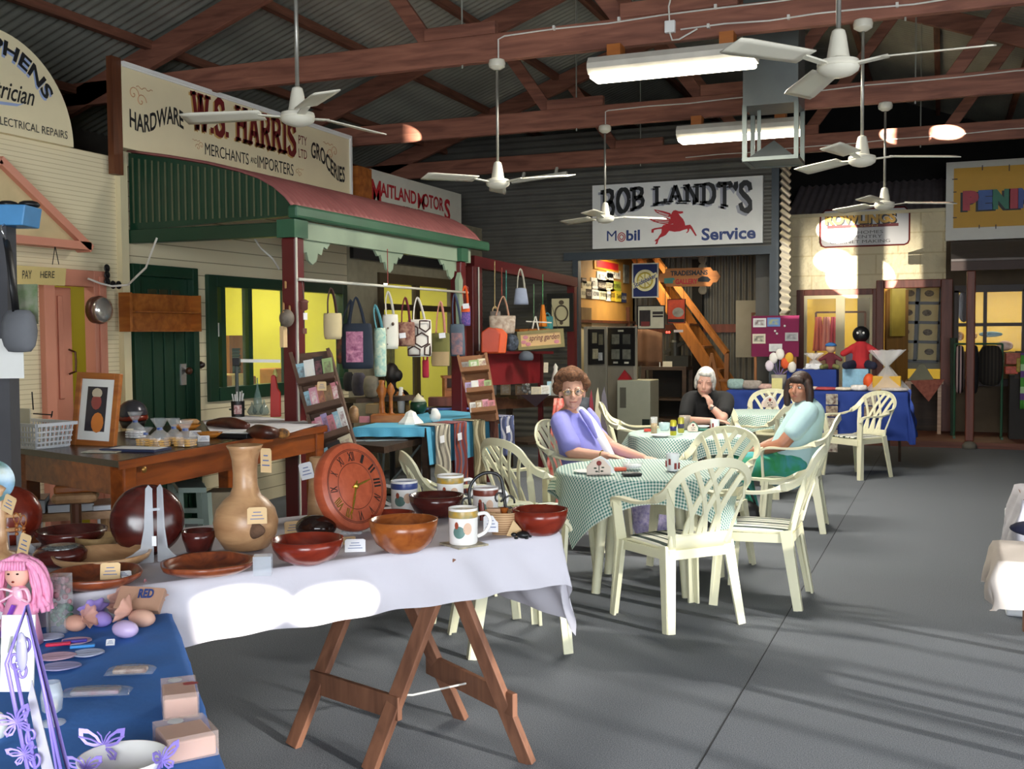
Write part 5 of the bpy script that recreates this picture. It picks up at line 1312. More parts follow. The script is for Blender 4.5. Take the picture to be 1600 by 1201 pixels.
c=at(1022,678,Z=ZT);k=mpp(c)
t=thing('tall_glass','tall glass of amber drink at the left of the women\'s table','glass',c)
MB().lathe([(5*k,0),(5.6*k,27*k),(5.2*k,27*k),(4.6*k,.006),(.001,.006)],c,18).build('glass',m_glass,t,c,smooth=True)
MB().lathe([(4.5*k,.007),(4.9*k,17*k),(.001,17*k)],c,18).build('drink',mat('amber_drink',0xc79b3a,.1,alpha=.85),t,c,smooth=True)
c=at(1038,672,Z=ZT);k=mpp(c);MB().lathe([(6*k,0),(9*k,5*k),(9*k,12*k),(8.4*k,12*k),(6*k,.01),(.001,.01)],c,20).top('glass_bowl',mat('pale_blue_glass',0xcfe6ea,.1,alpha=.5),'small pale blue glass bowl behind the drink can','bowl',smooth=True)
c=at(1070,671,Z=ZT);k=mpp(c);MB().lathe([(7*k,0),(9*k,22*k),(8*k,22*k),(6.5*k,.01),(.001,.01)],c,18).top('tumbler',mat('smoky_print',0x9b8f84,.3,var=.4,scale=20),'smoky patterned tumbler behind the yellow cans','cup',smooth=True)
c=at(1012,674,Z=ZT);MB().box(c+V((0,0,.012)),(.06,.05,.02),.3).top('red_packet',mat('red_card',0xc03a28,.5),'small red packet at the left edge of the women\'s table','packet')
c=at(1108,672,Z=ZT);MB().box(c+V((0,0,.006)),(.22,.12,.006),.25).top('green_place_card',m_nap_g,'dark green card lying before the white-haired woman','card')
# ================================================================ PEOPLE
m_skin=mat('skin_pale',0xd2a08a,.5,var=.05,scale=14);m_skin2=mat('skin_fair',0xcf9f8c,.5,var=.05,scale=14);m_skin3=mat('skin_tan',0xa8735a,.5,var=.06,scale=14)
m_eye=mat('eye_white',0xe8e6e2,.3);m_iris=mat('iris_dark',0x2a211c,.3);m_lip=mat('lips',0xa85a52,.5)
def limb(mb,pts,rs,n=12):
    """closed tapering limb with round ends"""
    pts=[V(p) for p in pts]
    cv=catm(pts,4);m=len(cv)
    rr=[]
    for i in range(m):
        f=i/(m-1)*(len(rs)-1);k=min(int(f),len(rs)-2);rr.append(rs[k]+(rs[k+1]-rs[k])*(f-k))
    mb.tube(cv,rr,n)
    mb.ell(cv[0],rr[0]);mb.ell(cv[-1],rr[-1])
def hand(mb,wrist,d,palm_n,s=1.0,curl=.35,thumb=1):
    """palm, five unequal bent fingers; d = pointing direction, palm_n = palm normal, thumb=+-1 picks its side"""
    w=V(wrist);d=V(d).normalized();n=V(palm_n);n=(n-d*n.dot(d)).normalized();a=d.cross(n).normalized()*thumb
    c=w+d*.05*s
    R=Matrix((a,d,n)).transposed().to_4x4();R.translation=c
    mb.ell((0,0,0),(.038*s,.052*s,.017*s),R)
    for i,(x,L) in enumerate(((.028,.070),(.010,.079),(-.009,.074),(-.027,.058))):
        p=c+a*(x*s)+d*(.040*s);pts=[p];dd=d.copy();ax=a*thumb
        for j,fr in enumerate((.45,.32,.23)):
            dd=(dd+n*(curl*(.55+.35*j)+.03*i)).normalized();p=p+dd*(L*s*fr);pts.append(p)
        limb(mb,[c+a*(x*s)+d*(.02*s)]+pts,[.0088*s,.0088*s,.0080*s,.0074*s,.0066*s],8)
    p=c+a*(.030*s)-d*(.022*s);q=p+(a*.75+d*.65+n*.25)*(.034*s);r=q+(a*.25+d*.9+n*.35)*(.030*s)
    limb(mb,[p,q,r],[.0115*s,.0100*s,.0082*s],8)
def head(mb,M,s=1.0,jaw=1.0):
    mb.ell((0,-.012,.030),(.071*s,.088*s,.088*s),M,20,14)
    mb.ell((0,.022,-.030),(.057*s,.062*s,.074*s*jaw),M,18,12)
    mb.ell((0,.055,-.078*jaw),(.026*s,.026*s,.022*s),M,12,8)         # chin
    for x in (-1,1):
        mb.ell((x*.036*s,.052,-.022),(.022*s,.024*s,.022*s),M,10,8)  # cheek
        mb.ell((x*.073*s,-.010,-.006),(.010*s,.020*s,.030*s),M,10,8)  # ear
        mb.ell((x*.029*s,.070,.030),(.021*s,.012*s,.008*s),M,10,8)   # brow
    mb.tube([M @ V((0,.072,.022)),M @ V((0,.088,-.004)),M @ V((0,.096*1.0,-.022))],[.009*s,.011*s,.015*s],10)
    mb.ell((0,.092,-.024),(.016*s,.013*s,.011*s),M,10,8)
    mb.ell((0,.076,-.048),(.026*s,.012*s,.009*s),M,10,6)
    mb.ell((0,.074,-.060),(.022*s,.012*s,.008*s),M,10,6)
def facebits(M,body,O,s=1.0,closed=False):
    for x in (-1,1):
        e=MB().ell((x*.029*s,.0665,.012),(.0118*s,.009,.0066*(.35 if closed else 1)),M,12,8).build('eye',m_eye if not closed else m_skin2,body,O,smooth=True)
        MB().ell((x*.029*s,.0745,.0115),(.0056*s,.003,.0056 if not closed else .0018),M,10,6).build('iris',m_iris,e,O,smooth=True)
        MB().tube([M @ V((x*(.014+.009*i)*s,.079-.0035*i*i,.034+.004*math.sin(i*1.0))) for i in range(4)],.0028,5).build('eyebrow',mat('brow_hair',0x6a5644,.9),body,O)
    mb=MB();mb.tube([M @ V((x*.008*s,.0875-.0012*abs(x)**1.6,-.0545+.0006*abs(x))) for x in range(-3,4)],[.002,.004,.005,.0045,.005,.004,.002],6,flat=.8)
    mb.build('lips',m_lip,body,O,smooth=True)
def HM(c,yaw,pitch=0,roll=0,s=1.0):       # head frame: local +y is the look direction
    return Matrix.Translation(c) @ Matrix.Rotation(yaw,4,'Z') @ Matrix.Rotation(pitch,4,'X') @ Matrix.Rotation(roll,4,'Y') @ Matrix.Scale(s,4)
def pers(name_lbl,loc,rz):
    t=thing('person',name_lbl,'person',(loc[0],loc[1],0),rz);return t
O0=(0,0,0)
def hairclump(mb,M,lst):
    for (c,r) in lst:mb.ell(c,r,M,14,10)
# ---------------- woman in the lavender jacket: sits turned to the right of the picture
f5=(.97,-.12);rz=face(*f5)
loc=(-2.36,7.52)
t=pers('woman in a lavender jacket and glasses sitting sideways with her hands on her lap',loc,rz);t.scale=(1.07,1.07,1.0)
def toL(w):return Matrix.Rotation(-rz,4,'Z') @ (V(w)-V((loc[0],loc[1],0)))
hyaw=-1.05      # face turned to the camera (towards local -x ... right hand side)
hc=V((.02,-.155,1.115));MH=HM(hc,hyaw,-.02,.02,1.14)
b=MB();head(b,MH)
limb(b,[(0,-.18,.93),(0,-.165,1.03),(.012,-.155,1.09)],[.060,.052,.055])
limb(b,[(0,-.02,.53),(0,-.09,.72),(0,-.17,.90)],[.15,.145,.12],16)
for s in (-1,1):
    sh=(s*.175,-.18,.90);el=(.25,-.05,.705) if s > 0 else (-.225,.03,.70);wr=(.235,.20,.69) if s > 0 else (-.07,.33,.65)
    limb(b,[sh,el],[.055,.045]);limb(b,[el,[(el[i]+wr[i])/2+(0,0,-.005)[i] for i in range(3)],wr],[.045,.040,.027])
    hand(b,wr,(-.05,.95,-.12),(0,.1,-1),.95,.22,s)
    limb(b,[(s*.09,.0,.50),(s*.11,.38,.52),],[.095,.070]);limb(b,[(s*.11,.38,.52),(s*.10,.40,.28),(s*.10,.38,.10)],[.064,.056,.038])
    limb(b,[(s*.10,.36,.06),(s*.11,.47,.035)],[.04,.032])
body=blob(b,'body',m_skin,t,O0,.0055,3)
facebits(MH,body,O0)
m_lav=mat('lavender_cloth',0x8f8fd8,.85,var=.05,scale=5,bump=.15,bscale=30)
j=MB()
limb(j,[(0,-.01,.50),(0,-.085,.70),(0,-.17,.888)],[.185,.170,.128],18)
for s in (-1,1):
    limb(j,[(s*.05,-.175,.93),(s*.155,-.18,.905),(s*.232,-.07,.755)],[.062,.072,.074],14)
jk=blob(j,'jacket',m_lav,t,O0,.009,6)
m_wtop=mat('white_knit',0xe9eaf2,.9,var=.02)
j=MB();limb(j,[(.0,.160,.53),(.01,.085,.71),(.008,-.028,.875),(.005,-.105,.965)],[.045,.046,.056,.050],14)
blob(j,'white_top',m_wtop,t,O0,.008,3)
j=MB()
for pts in ([(-.055,-.06,.985),(-.035,.0,.915),(-.01,.055,.80)],[(.075,-.06,.985),(.085,-.005,.92),(.085,.055,.80)]):
    limb(j,pts,[.018,.026,.012],8)
blob(j,'lapel',m_lav,jk,O0,.007,2)
m_skirt=mat('lavender_floral',0x8b83c4,.9,c2=0xcfc6e6,scale=45)
j=MB()
limb(j,[(-.07,-.05,.52),(-.11,.36,.53)],[.135,.095],16);limb(j,[(.07,-.05,.52),(.11,.36,.53)],[.135,.095],16);limb(j,[(0,-.02,.52),(0,.36,.52)],[.13,.09],16)
limb(j,[(-.10,.36,.52),(-.11,.42,.30),(-.12,.44,.20)],[.09,.09,.10],14);limb(j,[(.10,.36,.52),(.11,.42,.30),(.12,.44,.20)],[.09,.09,.10],14);limb(j,[(0,.36,.52),(0,.43,.30),(0,.45,.2)],[.09,.09,.10],14)
blob(j,'skirt',m_skirt,t,O0,.010,5)
m_hair1=mat('brown_curls',0x7a5236,.9,c2=0x4a301f,scale=60,bump=.8,bscale=70)
h=MB();rnd=random.Random(5)
for i in range(90):
    a=rnd.uniform(0,2*PI);e=rnd.uniform(-.35,1.5);x,y,z=math.cos(e)*math.cos(a),math.cos(e)*math.sin(a),math.sin(e)
    if y > .35 and z < .62:continue
    if y > .1 and z < -.1:continue
    h.ell((x*.086,y*.094-.020,.046+z*.092),rnd.uniform(.028,.040),MH,8,6)
h.ell((0,-.035,.04),(.076,.085,.092),MH,16,12)
blob(h,'hair',m_hair1,t,O0,.006,2)
g=MB()
for x in (-1,1):g.tube([MH @ V((x*.032+.023*math.cos(i*PI/9),.094,.008+.018*math.sin(i*PI/9))) for i in range(18)],.0018,5,closed=True);g.tube([MH @ V((x*.055,.094,.014)),MH @ V((x*.078,.05,.016)),MH @ V((x*.080,-.01,.012))],.0016,5)
g.tube([MH @ V((-.010,.095,.012)),MH @ V((0,.1,.015)),MH @ V((.010,.095,.012))],.0016,5)
gl=g.build('glasses',mat('gold_wire',0xb99a58,.25,.9),t,O0,smooth=True)
g=MB()
for x in (-1,1):g.lathe([(.022,0),(.001,.002)],M=MH @ frame((x*.032,.094,.008),(1,0,0),(0,0,1)),n=16)
g.build('lens',mat('spectacle_lens',0xe9ecec,.02,alpha=.25,spec=1.0),gl,O0,smooth=True)
MB().tube([V((.238,.165,.69))+V((.036*math.cos(i*PI/8),.0,.036*math.sin(i*PI/8))) for i in range(16)],.004,6,closed=True).build('bracelet',mat('gold',0xc9a85a,.25,.9),t,O0,smooth=True)
# ---------------- white-haired woman in black, chin on hand
loc=(-2.02,9.98);f=(.22,-.97);rz=face(*f)
t=pers('white-haired woman in a black top resting her chin on one hand',loc,rz)
hc=V((.03,.08,1.085));MH=HM(hc,-.12,-.18,-.10,1.13)
b=MB();head(b,MH,1.0)
limb(b,[(0,-.05,.92),(.015,.0,1.0),(.025,.05,1.06)],[.06,.052,.055])
limb(b,[(0,-.06,.53),(0,-.06,.72),(0,-.06,.90)],[.15,.145,.12],16)
# her right arm (picture left is her right): local +x is her right
sh=(.175,-.05,.905);el=(.20,.20,.745)
limb(b,[sh,el],[.053,.044]); 
shl=(-.175,-.05,.905);ell_=(-.12,.30,.765);wrl=(-.02,.245,.872)
limb(b,[shl,ell_],[.053,.045]);limb(b,[ell_,(-.08,.275,.82),wrl],[.044,.038,.027])
hand(b,wrl,(.25,-.15,.8),(.75,-.6,-.1),.95,.95,-1)
wr2=(-.03,.37,.757)
limb(b,[el,(.10,.31,.75),wr2],[.042,.038,.027]);hand(b,wr2,(-.9,.25,.0),(0,0,-1),.95,.25,1)
for s in (-1,1):
    limb(b,[(s*.09,-.03,.50),(s*.10,.36,.51)],[.09,.066]);limb(b,[(s*.10,.36,.51),(s*.09,.36,.28),(s*.09,.33,.08)],[.06,.054,.036]);limb(b,[(s*.09,.33,.05),(s*.1,.44,.03)],[.038,.03])
body=blob(b,'body',m_skin2,t,O0,.0055,3)
facebits(MH,body,O0,1.0,closed=True)
m_blk=mat('black_jersey',0x0e0e10,.9,var=.1)
j=MB();limb(j,[(0,-.05,.48),(0,-.055,.70),(0,-.055,.905)],[.18,.168,.130],18)
limb(j,[(.07,-.05,.93),(.165,-.05,.918),(.205,.14,.785)],[.075,.080,.066],14);limb(j,[(-.07,-.05,.93),(-.165,-.05,.918),(-.142,.20,.815)],[.075,.080,.064],14)
limb(j,[(0,-.06,.955),(.01,-.035,.985)],[.085,.07],14)
blob(j,'black_top',m_blk,t,O0,.009,5)
j=MB()
for s in (-1,1):limb(j,[(s*.09,-.05,.50),(s*.10,.36,.51)],[.115,.085]);limb(j,[(s*.10,.36,.51),(s*.09,.37,.12)],[.082,.07])
limb(j,[(0,-.05,.50),(0,.02,.5)],[.13,.12]);blob(j,'dark_trousers',mat('charcoal_cloth2',0x222226,.9),t,O0,.01,4)
m_hair2=mat('white_hair',0xd9d6d0,.8,c2=0xa9a6a0,scale=40,stretch=(1,1,.3),bump=.4,bscale=90)
h=MB()
h.ell((0,-.022,.044),(.079,.088,.090),MH,18,12);h.ell((0,.045,.088),(.055,.034,.024),MH,14,8)
for s in (-1,1):h.ell((s*.072,-.012,.0),(.018,.045,.062),MH,12,8);h.ell((s*.062,.040,.052),(.014,.022,.036),MH,10,8)
h.ell((0,-.072,-.03),(.066,.032,.07),MH,14,10)
blob(h,'hair',m_hair2,t,O0,.006,3)
wv=V(wrl)-V((-.08,.275,.82));wc=V((-.035,.252,.855))
Mw=frame(wc,wv.cross(V((0,1,0))),wv.cross(wv.cross(V((0,1,0)))))
w_=MB().tube([Mw @ V((.033*math.cos(i*PI/8),.033*math.sin(i*PI/8),0)) for i in range(16)],.006,6,closed=True).build('wristwatch',m_black,t,O0,smooth=True)
MB().lathe([(.015,0),(.015,.007),(.001,.007)],M=Mw @ frame((0,-.036,0),(1,0,0),(0,0,1)),n=14).build('watch_face',mat('chrome',0xd0d0d2,.15,.9),w_,O0)
# ---------------- dark-haired woman in aqua, seen from her left side, face to the camera
loc=(-1.13,8.70);f=(-.98,-.10);rz=face(*f)
t=pers('dark-haired woman in a pale aqua T-shirt and green patterned trousers sitting sideways',loc,rz)
hc=V((-.02,-.09,1.105));MH=HM(hc,1.15,.0,-.04,1.06)
b=MB();head(b,MH,1.02)
limb(b,[(0,-.15,.92),(-.005,-.13,1.02),(-.015,-.10,1.07)],[.06,.054,.056])
limb(b,[(0,-.02,.53),(0,-.09,.72),(0,-.15,.90)],[.16,.155,.125],16)
for s in (-1,1):
    sh=(s*.18,-.15,.905);el=(s*.225,.03,.685);wr=(s*.06,.265,.60)
    limb(b,[sh,el],[.060,.052]);limb(b,[el,(s*.15,.16,.635),wr],[.050,.044,.029]);hand(b,wr,(-s*.35,.9,-.2),(0,.05,-1),.95,.3,s)
    limb(b,[(s*.09,.0,.50),(s*.11,.38,.50)],[.10,.075]);limb(b,[(s*.11,.38,.50),(s*.11,.33,.27),(s*.11,.28,.10)],[.068,.058,.04])
    limb(b,[(s*.11,.26,.06),(s*.12,.38,.035)],[.04,.032])
body=blob(b,'body',m_skin3,t,O0,.0055,3)
facebits(MH,body,O0,1.02)
m_aqua=mat('pale_aqua_cotton',0xb7d6d8,.9,var=.04,scale=5,bump=.2,bscale=25)
j=MB();limb(j,[(0,.0,.49),(0,-.08,.70),(0,-.15,.895)],[.195,.178,.138],18)
for s in (-1,1):limb(j,[(s*.07,-.15,.925),(s*.17,-.15,.918),(s*.212,-.055,.785)],[.075,.088,.078],14)
tee=blob(j,'tshirt',m_aqua,t,O0,.009,6)
MB().tube([V((0,-.135,.985))+V((.078*math.cos(i*PI/10),.070*math.sin(i*PI/10),-.035*math.sin(i*PI/10))) for i in range(20)],.009,6,closed=True).build('neck_trim',mat('aqua_trim',0x8fc0c4,.9),tee,O0,smooth=True)
m_pants=mat('green_aqua_print',0x4f9fb0,.85,c2=0x2f9a3c,scale=5.5,dist=1.5)
j=MB()
for s in (-1,1):limb(j,[(s*.09,-.03,.50),(s*.11,.38,.50)],[.135,.098],16);limb(j,[(s*.11,.38,.50),(s*.115,.35,.30),(s*.115,.31,.13)],[.098,.092,.088],14)
limb(j,[(0,-.03,.50),(0,.05,.5)],[.15,.13],16)
blob(j,'trousers',m_pants,t,O0,.010,5)
j=MB()
for s in (-1,1):limb(j,[(s*.11,.25,.055),(s*.12,.33,.045),(s*.125,.41,.032)],[.048,.046,.036],12)
blob(j,'shoes',m_black,t,O0,.008,3)
m_hair3=mat('dark_brown_hair',0x3a241a,.6,c2=0x1f1410,scale=50,stretch=(1,1,.25),bump=.4,bscale=80)
h=MB();h.ell((0,-.022,.042),(.084,.094,.092),MH,18,12);h.ell((0,.052,.066),(.062,.036,.034),MH,14,8)
for s in (-1,1):
    limb(h,[MH @ V((s*.070,.012,.05)),MH @ V((s*.088,.008,-.03)),MH @ V((s*.086,.012,-.115))],[.028,.034,.026],10)
limb(h,[MH @ V((0,-.075,.04)),MH @ V((0,-.095,-.06)),MH @ V((0,-.085,-.13))],[.07,.068,.055],12)
blob(h,'hair',m_hair3,t,O0,.006,3)
c=V((-1.42,8.46,0));tt=thing('handbag','black handbag with loop handle on the floor by the aqua woman','bag',c)
MB().ell(c+V((0,0,.12)),(.13,.08,.12)).build('bag_body',m_black,tt,c,smooth=True)
MB().tube([c+V((-.08+.16*i/10,0,.21+.13*math.sin(i*PI/10))) for i in range(11)],.009,6).build('handle',m_black,tt,c,smooth=True)
# ================================================================ FOREGROUND: TRESTLE TABLE WITH TURNED WOOD
m_white_cloth=mat('white_tablecloth',0xc8c5ce,.9,var=.02,scale=4,bump=.25,bscale=14)
TE,TN=V((.578,.816,0)),V((-.816,.578,0));FR=V((-1.34,3.81,0));TZ=.80;TLEN,TDEP=2.3,.90
m_leg=wood('trestle_timber',0x94654c,0x6e4836,.6,axis=2,scale=7)
t=thing('trestle_table','long timber trestle table under the white cloth, folding legs showing','table',FR-TE*1.2+TN*.4);O=t.location
def TP(s,n,z):return FR+TE*s+TN*n+V((0,0,z))
mb=MB();mb.add([TP(s,n,z) for z in (TZ-.03,TZ-.004) for s,n in ((0,0),(0,TDEP),(-TLEN,TDEP),(-TLEN,0))],[(0,1,2,3),(7,6,5,4),(0,4,5,1),(1,5,6,2),(2,6,7,3),(3,7,4,0)]);mb.build('tabletop',m_leg,t,O)
A1,A2,B1,B2=at(478,1183,Z=0),at(602,1224,Z=0),at(738,1135,Z=0),at(868,1214,Z=0)
def trestle(off,drop=0):
    a1,a2,b1,b2=A1+off,A2+off,B1+off,B2+off
    h1,h2=(a1+b1)/2,(a2+b2)/2;h1.z=h2.z=TZ-.035
    ax=(a2-a1).normalized()
    for p,h,s in ((a1,h1,1),(a2,h2,-1),(b1,h1,1),(b2,h2,-1)):
        sh=ax*(.030*s if (p is b1 or p is b2) else 0)
        MB().bar(p+sh,h+sh*1.0,.028,.062,up=ax).build('leg',m_leg,t,O,bevel=.003)
    for p,q,h,hh in ((a1,a2,h1,h2),(b1,b2,h1,h2)):
        f=.30;u=p+(h-p)*f;v=q+(hh-q)*f;e=(v-u).normalized()
        MB().bar(u-e*.035,v+e*.035,.022,.085).build('rail',m_leg,t,O,bevel=.003)
    MB().bar(h1-ax*.06,h2-ax*.04,.05,.05).build('top_beam',m_leg,t,O)
    m1=(a1+a2)/2+((h1+h2)/2-(a1+a2)/2)*.30;m2=(b1+b2)/2+((h1+h2)/2-(b1+b2)/2)*.30
    MB().tube([m1,(m1+m2)/2-V((0,0,.025)),m2],.004,6).build('stay_cord',mat('cord_white',0xd8d6d0,.8),t,O)
trestle(TN*.13);trestle(TN*.13-TE*1.45)
# cloth
HANG=.235
def rect_cloth(org,e,n,L,D,z,hang,seed,he=None,cl=9):
    """cloth over a rectangular top; u along e (0 at the right end, negative to the left), v along n"""
    H=hang;E_=hang if he is None else he
    def fn(u,v):
        a=-L-H+(L+H+E_)*u;b=-H+(D+2*H)*v
        ca,cb=min(0,max(-L,a)),min(D,max(0,b));da,db=a-ca,b-cb;d=math.hypot(da,db)
        if d > cl:da,db,d=da*cl/d,db*cl/d,cl
        if d < 1e-6:return org+e*a+n*b+V((0,0,z+.0015*math.sin(a*31)*math.sin(b*23)))
        w=.014*math.sin(a*13+seed)*min(1,d/.1)+.010*math.sin(a*29+b*21+seed*3)*min(1,d/.1)+.008*math.sin(b*17)
        crn=min(abs(da),abs(db))/max(1e-6,d)
        out=.012+.10*d+w+.10*crn*d
        p=org+e*ca+n*cb
        dr=(e*da+n*db)/d
        lip=min(d,.02)
        return p+dr*out*min(1,d/.02)+V((0,0,z-max(0,d-.008)*.985))
    return fn
mb=MB();mb.grid(rect_cloth(FR,TE,TN,TLEN,TDEP,TZ+.004,.205,1.3,.36),170,80)
mb.top('tablecloth',m_white_cloth,'white cotton cloth over the long trestle table, hanging in a point at right','tablecloth',org=FR-TE*1.2+TN*.4+V((0,0,TZ-.3)),smooth=True)
ZW=TZ+.0065
m_red=wood('red_turned_wood',0x8a2f1c,0x5d1b12,.22,axis=0,scale=7,bump=0);m_dred=wood('dark_red_turned_wood',0x54201a,0x351210,.2,axis=0,scale=7,bump=0)
m_org=wood('orange_turned_wood',0xb0642c,0x7d3c18,.25,axis=1,scale=7,bump=0);m_light=wood('pale_turned_wood',0xc39a70,0x9f7450,.35,axis=0,scale=8,bump=0)
m_burl=mat('burl_wood',0x9a4f2c,.3,c2=0x54241a,scale=16,dist=1.5);m_bark=mat('bark',0x5d4433,.9,var=.4,scale=30,bump=.6)
m_tan=mat('tan_card',0xd9b98a,.7,var=.03);m_tagw=mat('white_tag',0xe6e6ea,.6,var=.03);m_ink=mat('tag_ink',0x5a6a9a,.6)
m_clear=mat('clear_acrylic',0xdfe6ee,.06,alpha=.38,spec=1.0);m_cello=mat('cellophane',0xf2f6fa,.08,alpha=.20,spec=1.0)
def bowl(px,py,r,h,mt,lbl,Z=None,foot=.45,nm='wooden_bowl',cat='bowl',wob=None,thick=.06,tilt=None):
    c=at(px,py,Z=ZW if Z is None else Z);k=mpp(c);r *= k;h *= k
    pr=[(r*foot,0),(r*foot*1.2,h*.05),(r*.80,h*.28),(r*.95,h*.62),(r,h),(r*(1-thick),h*1.0),(r*.87,h*.62),(r*.68,h*.30),(r*foot*.8,h*.14),(.001,h*.10)]
    return MB().lathe(pr,c,40,wob=wob).top(nm,mt,lbl,cat,smooth=True,org=c),c,k
def tag_at(px,py,w,h,Z,D=None,mt=None,lbl='',ang=0,lean=-.3,text=None,roll=0,base=None):
    c=at(px,py,Z=Z) if D is None else at(px,py,D=D);k=mpp(c)
    M=frame(c,V((RT.x,RT.y,0)),(0,0,1)) @ Matrix.Rotation(ang,4,'Y') @ Matrix.Rotation(lean,4,'X') @ Matrix.Rotation(roll,4,'Z')
    w *= k;h *= k
    t=thing('price_tag',lbl,'price tag',c)
    MB().prism([(-w/2,-h*.5+h*.5),(w/2,0),(w/2,h*.9),(w*.4,h),(-w*.4,h),(-w/2,h*.9)],-.0012,.0012,M).build('card',mt or m_tagw,t,c)
    mb=MB()
    for i in range(3):mb.box((0,h*(.3+.2*i),.0016),(w*(.7-.15*i),h*.05,.0006),0,M)
    mb.build('handwriting',m_ink,t,c)
    return t
# gourd-bodied vase with long neck
c=at(385,858,Z=ZW);k=mpp(c)
t=thing('wooden_vase','pale turned timber vase with round belly and tall flared neck','vase',c)
pr=[(20,0),(34,4),(47,24),(50,44),(45,64),(34,78),(24,86),(19,100),(18.5,120),(20,140),(24,156),(28,163),(27,164),(20,156),(16,140)]
MB().lathe([(r*k,z*k) for r,z in pr],c,40).build('body',m_light,t,c,smooth=True)
hp=at(398,828,D=depth(c)-.095)
MB().ell(hp,(.042,.016,.030),frame((0,0,0),(1,0,0),(0,0,1)) if False else None,fn=lambda v:V((v.x,v.y,v.z*(1-.35*v.x)))).build('bark_hollow',m_bark,t,c,smooth=True)
tag_at(402,818,30,26,0,depth(c)-.13,m_tan,'tan card tag hanging on the belly of the tall pale vase',.2,0)
tag_at(416,738,20,38,0,depth(c)-.06,m_tan,'tan card tag tied at the neck of the tall pale vase',-.4,0)
tag_at(458,834,26,20,ZW+.01,None,m_tan,'folded tan card in front of the dark egg-shaped box',.5,-.2)
bowl(481,880,56,40,m_red,'red turned bowl at the front edge, left of the white price card',foot=.4)
bowl(631,861,54,51,m_org,'orange-brown turned bowl in the middle front of the cloth',foot=.45)
bowl(682,806,43,34,m_dred,'dark red turned bowl behind the rooster mug',foot=.55)
bowl(844,834,44,40,m_red,'red turned bowl at the right end of the cloth',foot=.5)
bowl(612,828,36,28,m_red,'small red-brown bowl behind the orange-brown bowl',foot=.5)
bowl(311,862,26,34,m_dred,'small dark bowl between the acrylic stand and the tall vase',foot=.6)
def wobn(seed,a=.05):return lambda an,i:a*math.sin(an*3+seed)+a*.6*math.sin(an*7+seed*2) if i in (3,4,5) else 0
bowl(325,896,72,21,m_burl,'natural-edged reddish platter in front of the tall vase',foot=.35,nm='wooden_platter',cat='platter',wob=wobn(1),thick=.1)
bowl(150,915,72,22,m_burl,'copper-coloured burl dish holding two cards, front left of the cloth',foot=.5,nm='burl_dish',cat='dish',wob=wobn(2.4,.03),thick=.05)
bowl(160,885,74,22,m_light,'wide pale wooden dish behind the copper burl dish',foot=.4,nm='wooden_dish',cat='dish')
bowl(112,852,54,26,m_dred,'long dark red dish in the back row near the left disc',foot=.7,nm='wooden_dish',cat='dish')
bowl(152,858,34,22,mat('pale_bark',0xa88a5c,.7,c2=0x6a5234,scale=18),'bark-edged wooden dish just right of the long dark dish',foot=.5,nm='wooden_dish',cat='dish',wob=wobn(4,.05))
tag_at(172,905,30,26,ZW+.02,None,m_tan,'cream square card standing in the copper burl dish',.15,-.25);tag_at(190,903,30,15,ZW+.02,None,m_tagw,'white card lying in the copper burl dish',.4,-1.0)
tag_at(317,876,34,12,ZW+.018,None,m_tagw,'white tag lying on the natural-edged platter',.2,-1.2)
tag_at(555,862,32,20,ZW,None,m_tagw,'white price card standing between the two front bowls',.1,-.15)
tag_at(545,850,22,12,ZW,None,m_tan,'small tan card just behind the white price card',.3,-.2)
c=at(95,882,Z=ZW);k=mpp(c)
t=thing('trinket_pot','small dark pot with a glittering lid, front left','pot',c)
MB().lathe([(26*k,0),(38*k,8*k),(40*k,20*k),(34*k,27*k),(.001,28*k)],c,30).build('pot_body',m_dred,t,c,smooth=True)
MB().lathe([(28*k,26*k),(26*k,30*k),(15*k,32*k),(.001,32.5*k)],c,30).build('glitter_lid',mat('glitter',0x9aa0a0,.25,.6,c2=0x3a3a3c,scale=160),t,c,smooth=True)
# dark egg-shaped lidded box
c=at(494,842,Z=ZW);k=mpp(c)
MB().ell(c+V((0,0,19*k)),(33*k,28*k,19*k),nu=28,nv=16).top('egg_shaped_box',mat('near_black_wood',0x2a1410,.15,c2=0x120807,scale=6),'glossy near-black egg-shaped wooden box left of the clock','box',smooth=True,org=c)
# small cylindrical vase
c=at(497,806,Z=ZW);k=mpp(c)
MB().lathe([(17*k,0),(16*k,20*k),(14*k,45*k),(13*k,75*k),(12*k,92*k),(9*k,93*k),(9*k,80*k),(.001,70*k)],c,28).top('bud_vase',m_light,'slim pale wooden vase standing left of the round clock','vase',smooth=True,org=c)
tag_at(482,748,22,26,0,depth(c)-.05,m_tagw,'white swing tag hanging from the slim pale vase',-.2,0,roll=.25)
# round clock
cb=at(556,834,Z=ZW);k=mpp(cb)
cc=at(551,760,D=depth(cb)); 
yawc=.92;lean=-.24
Mc=frame(cc,Matrix.Rotation(yawc-.0,3,'Z') @ V((RT.x,RT.y,0)),(0,0,1)) @ Matrix.Rotation(lean,4,'X')
Rc=70*k
t=thing('wall_clock','round reddish timber clock with gold hands propped upright on the cloth','clock',V((cc.x,cc.y,ZW)));O=t.location
m_clock=wood('clock_wood',0xb2583a,0x97452c,.3,axis=0,scale=6,ratio=14,bump=0)
MB().lathe([(Rc*.90,-.035),(Rc*.985,-.028),(Rc,-.018),(Rc,.004),(Rc*.97,.014),(Rc*.93,.017),(.001,.017)],M=Mc,n=64).build('face',m_clock,t,O,smooth=True,auto=30)
mb=MB()
for r in (.83,.80,.52):mb.tube([Mc @ V((Rc*r*math.cos(i*PI/30),Rc*r*math.sin(i*PI/30),.0175)) for i in range(60)],.0012,4,closed=True)
mb.build('engraved_rings',m_ink if False else mat('clock_line',0x4a1f14,.5),t,O)
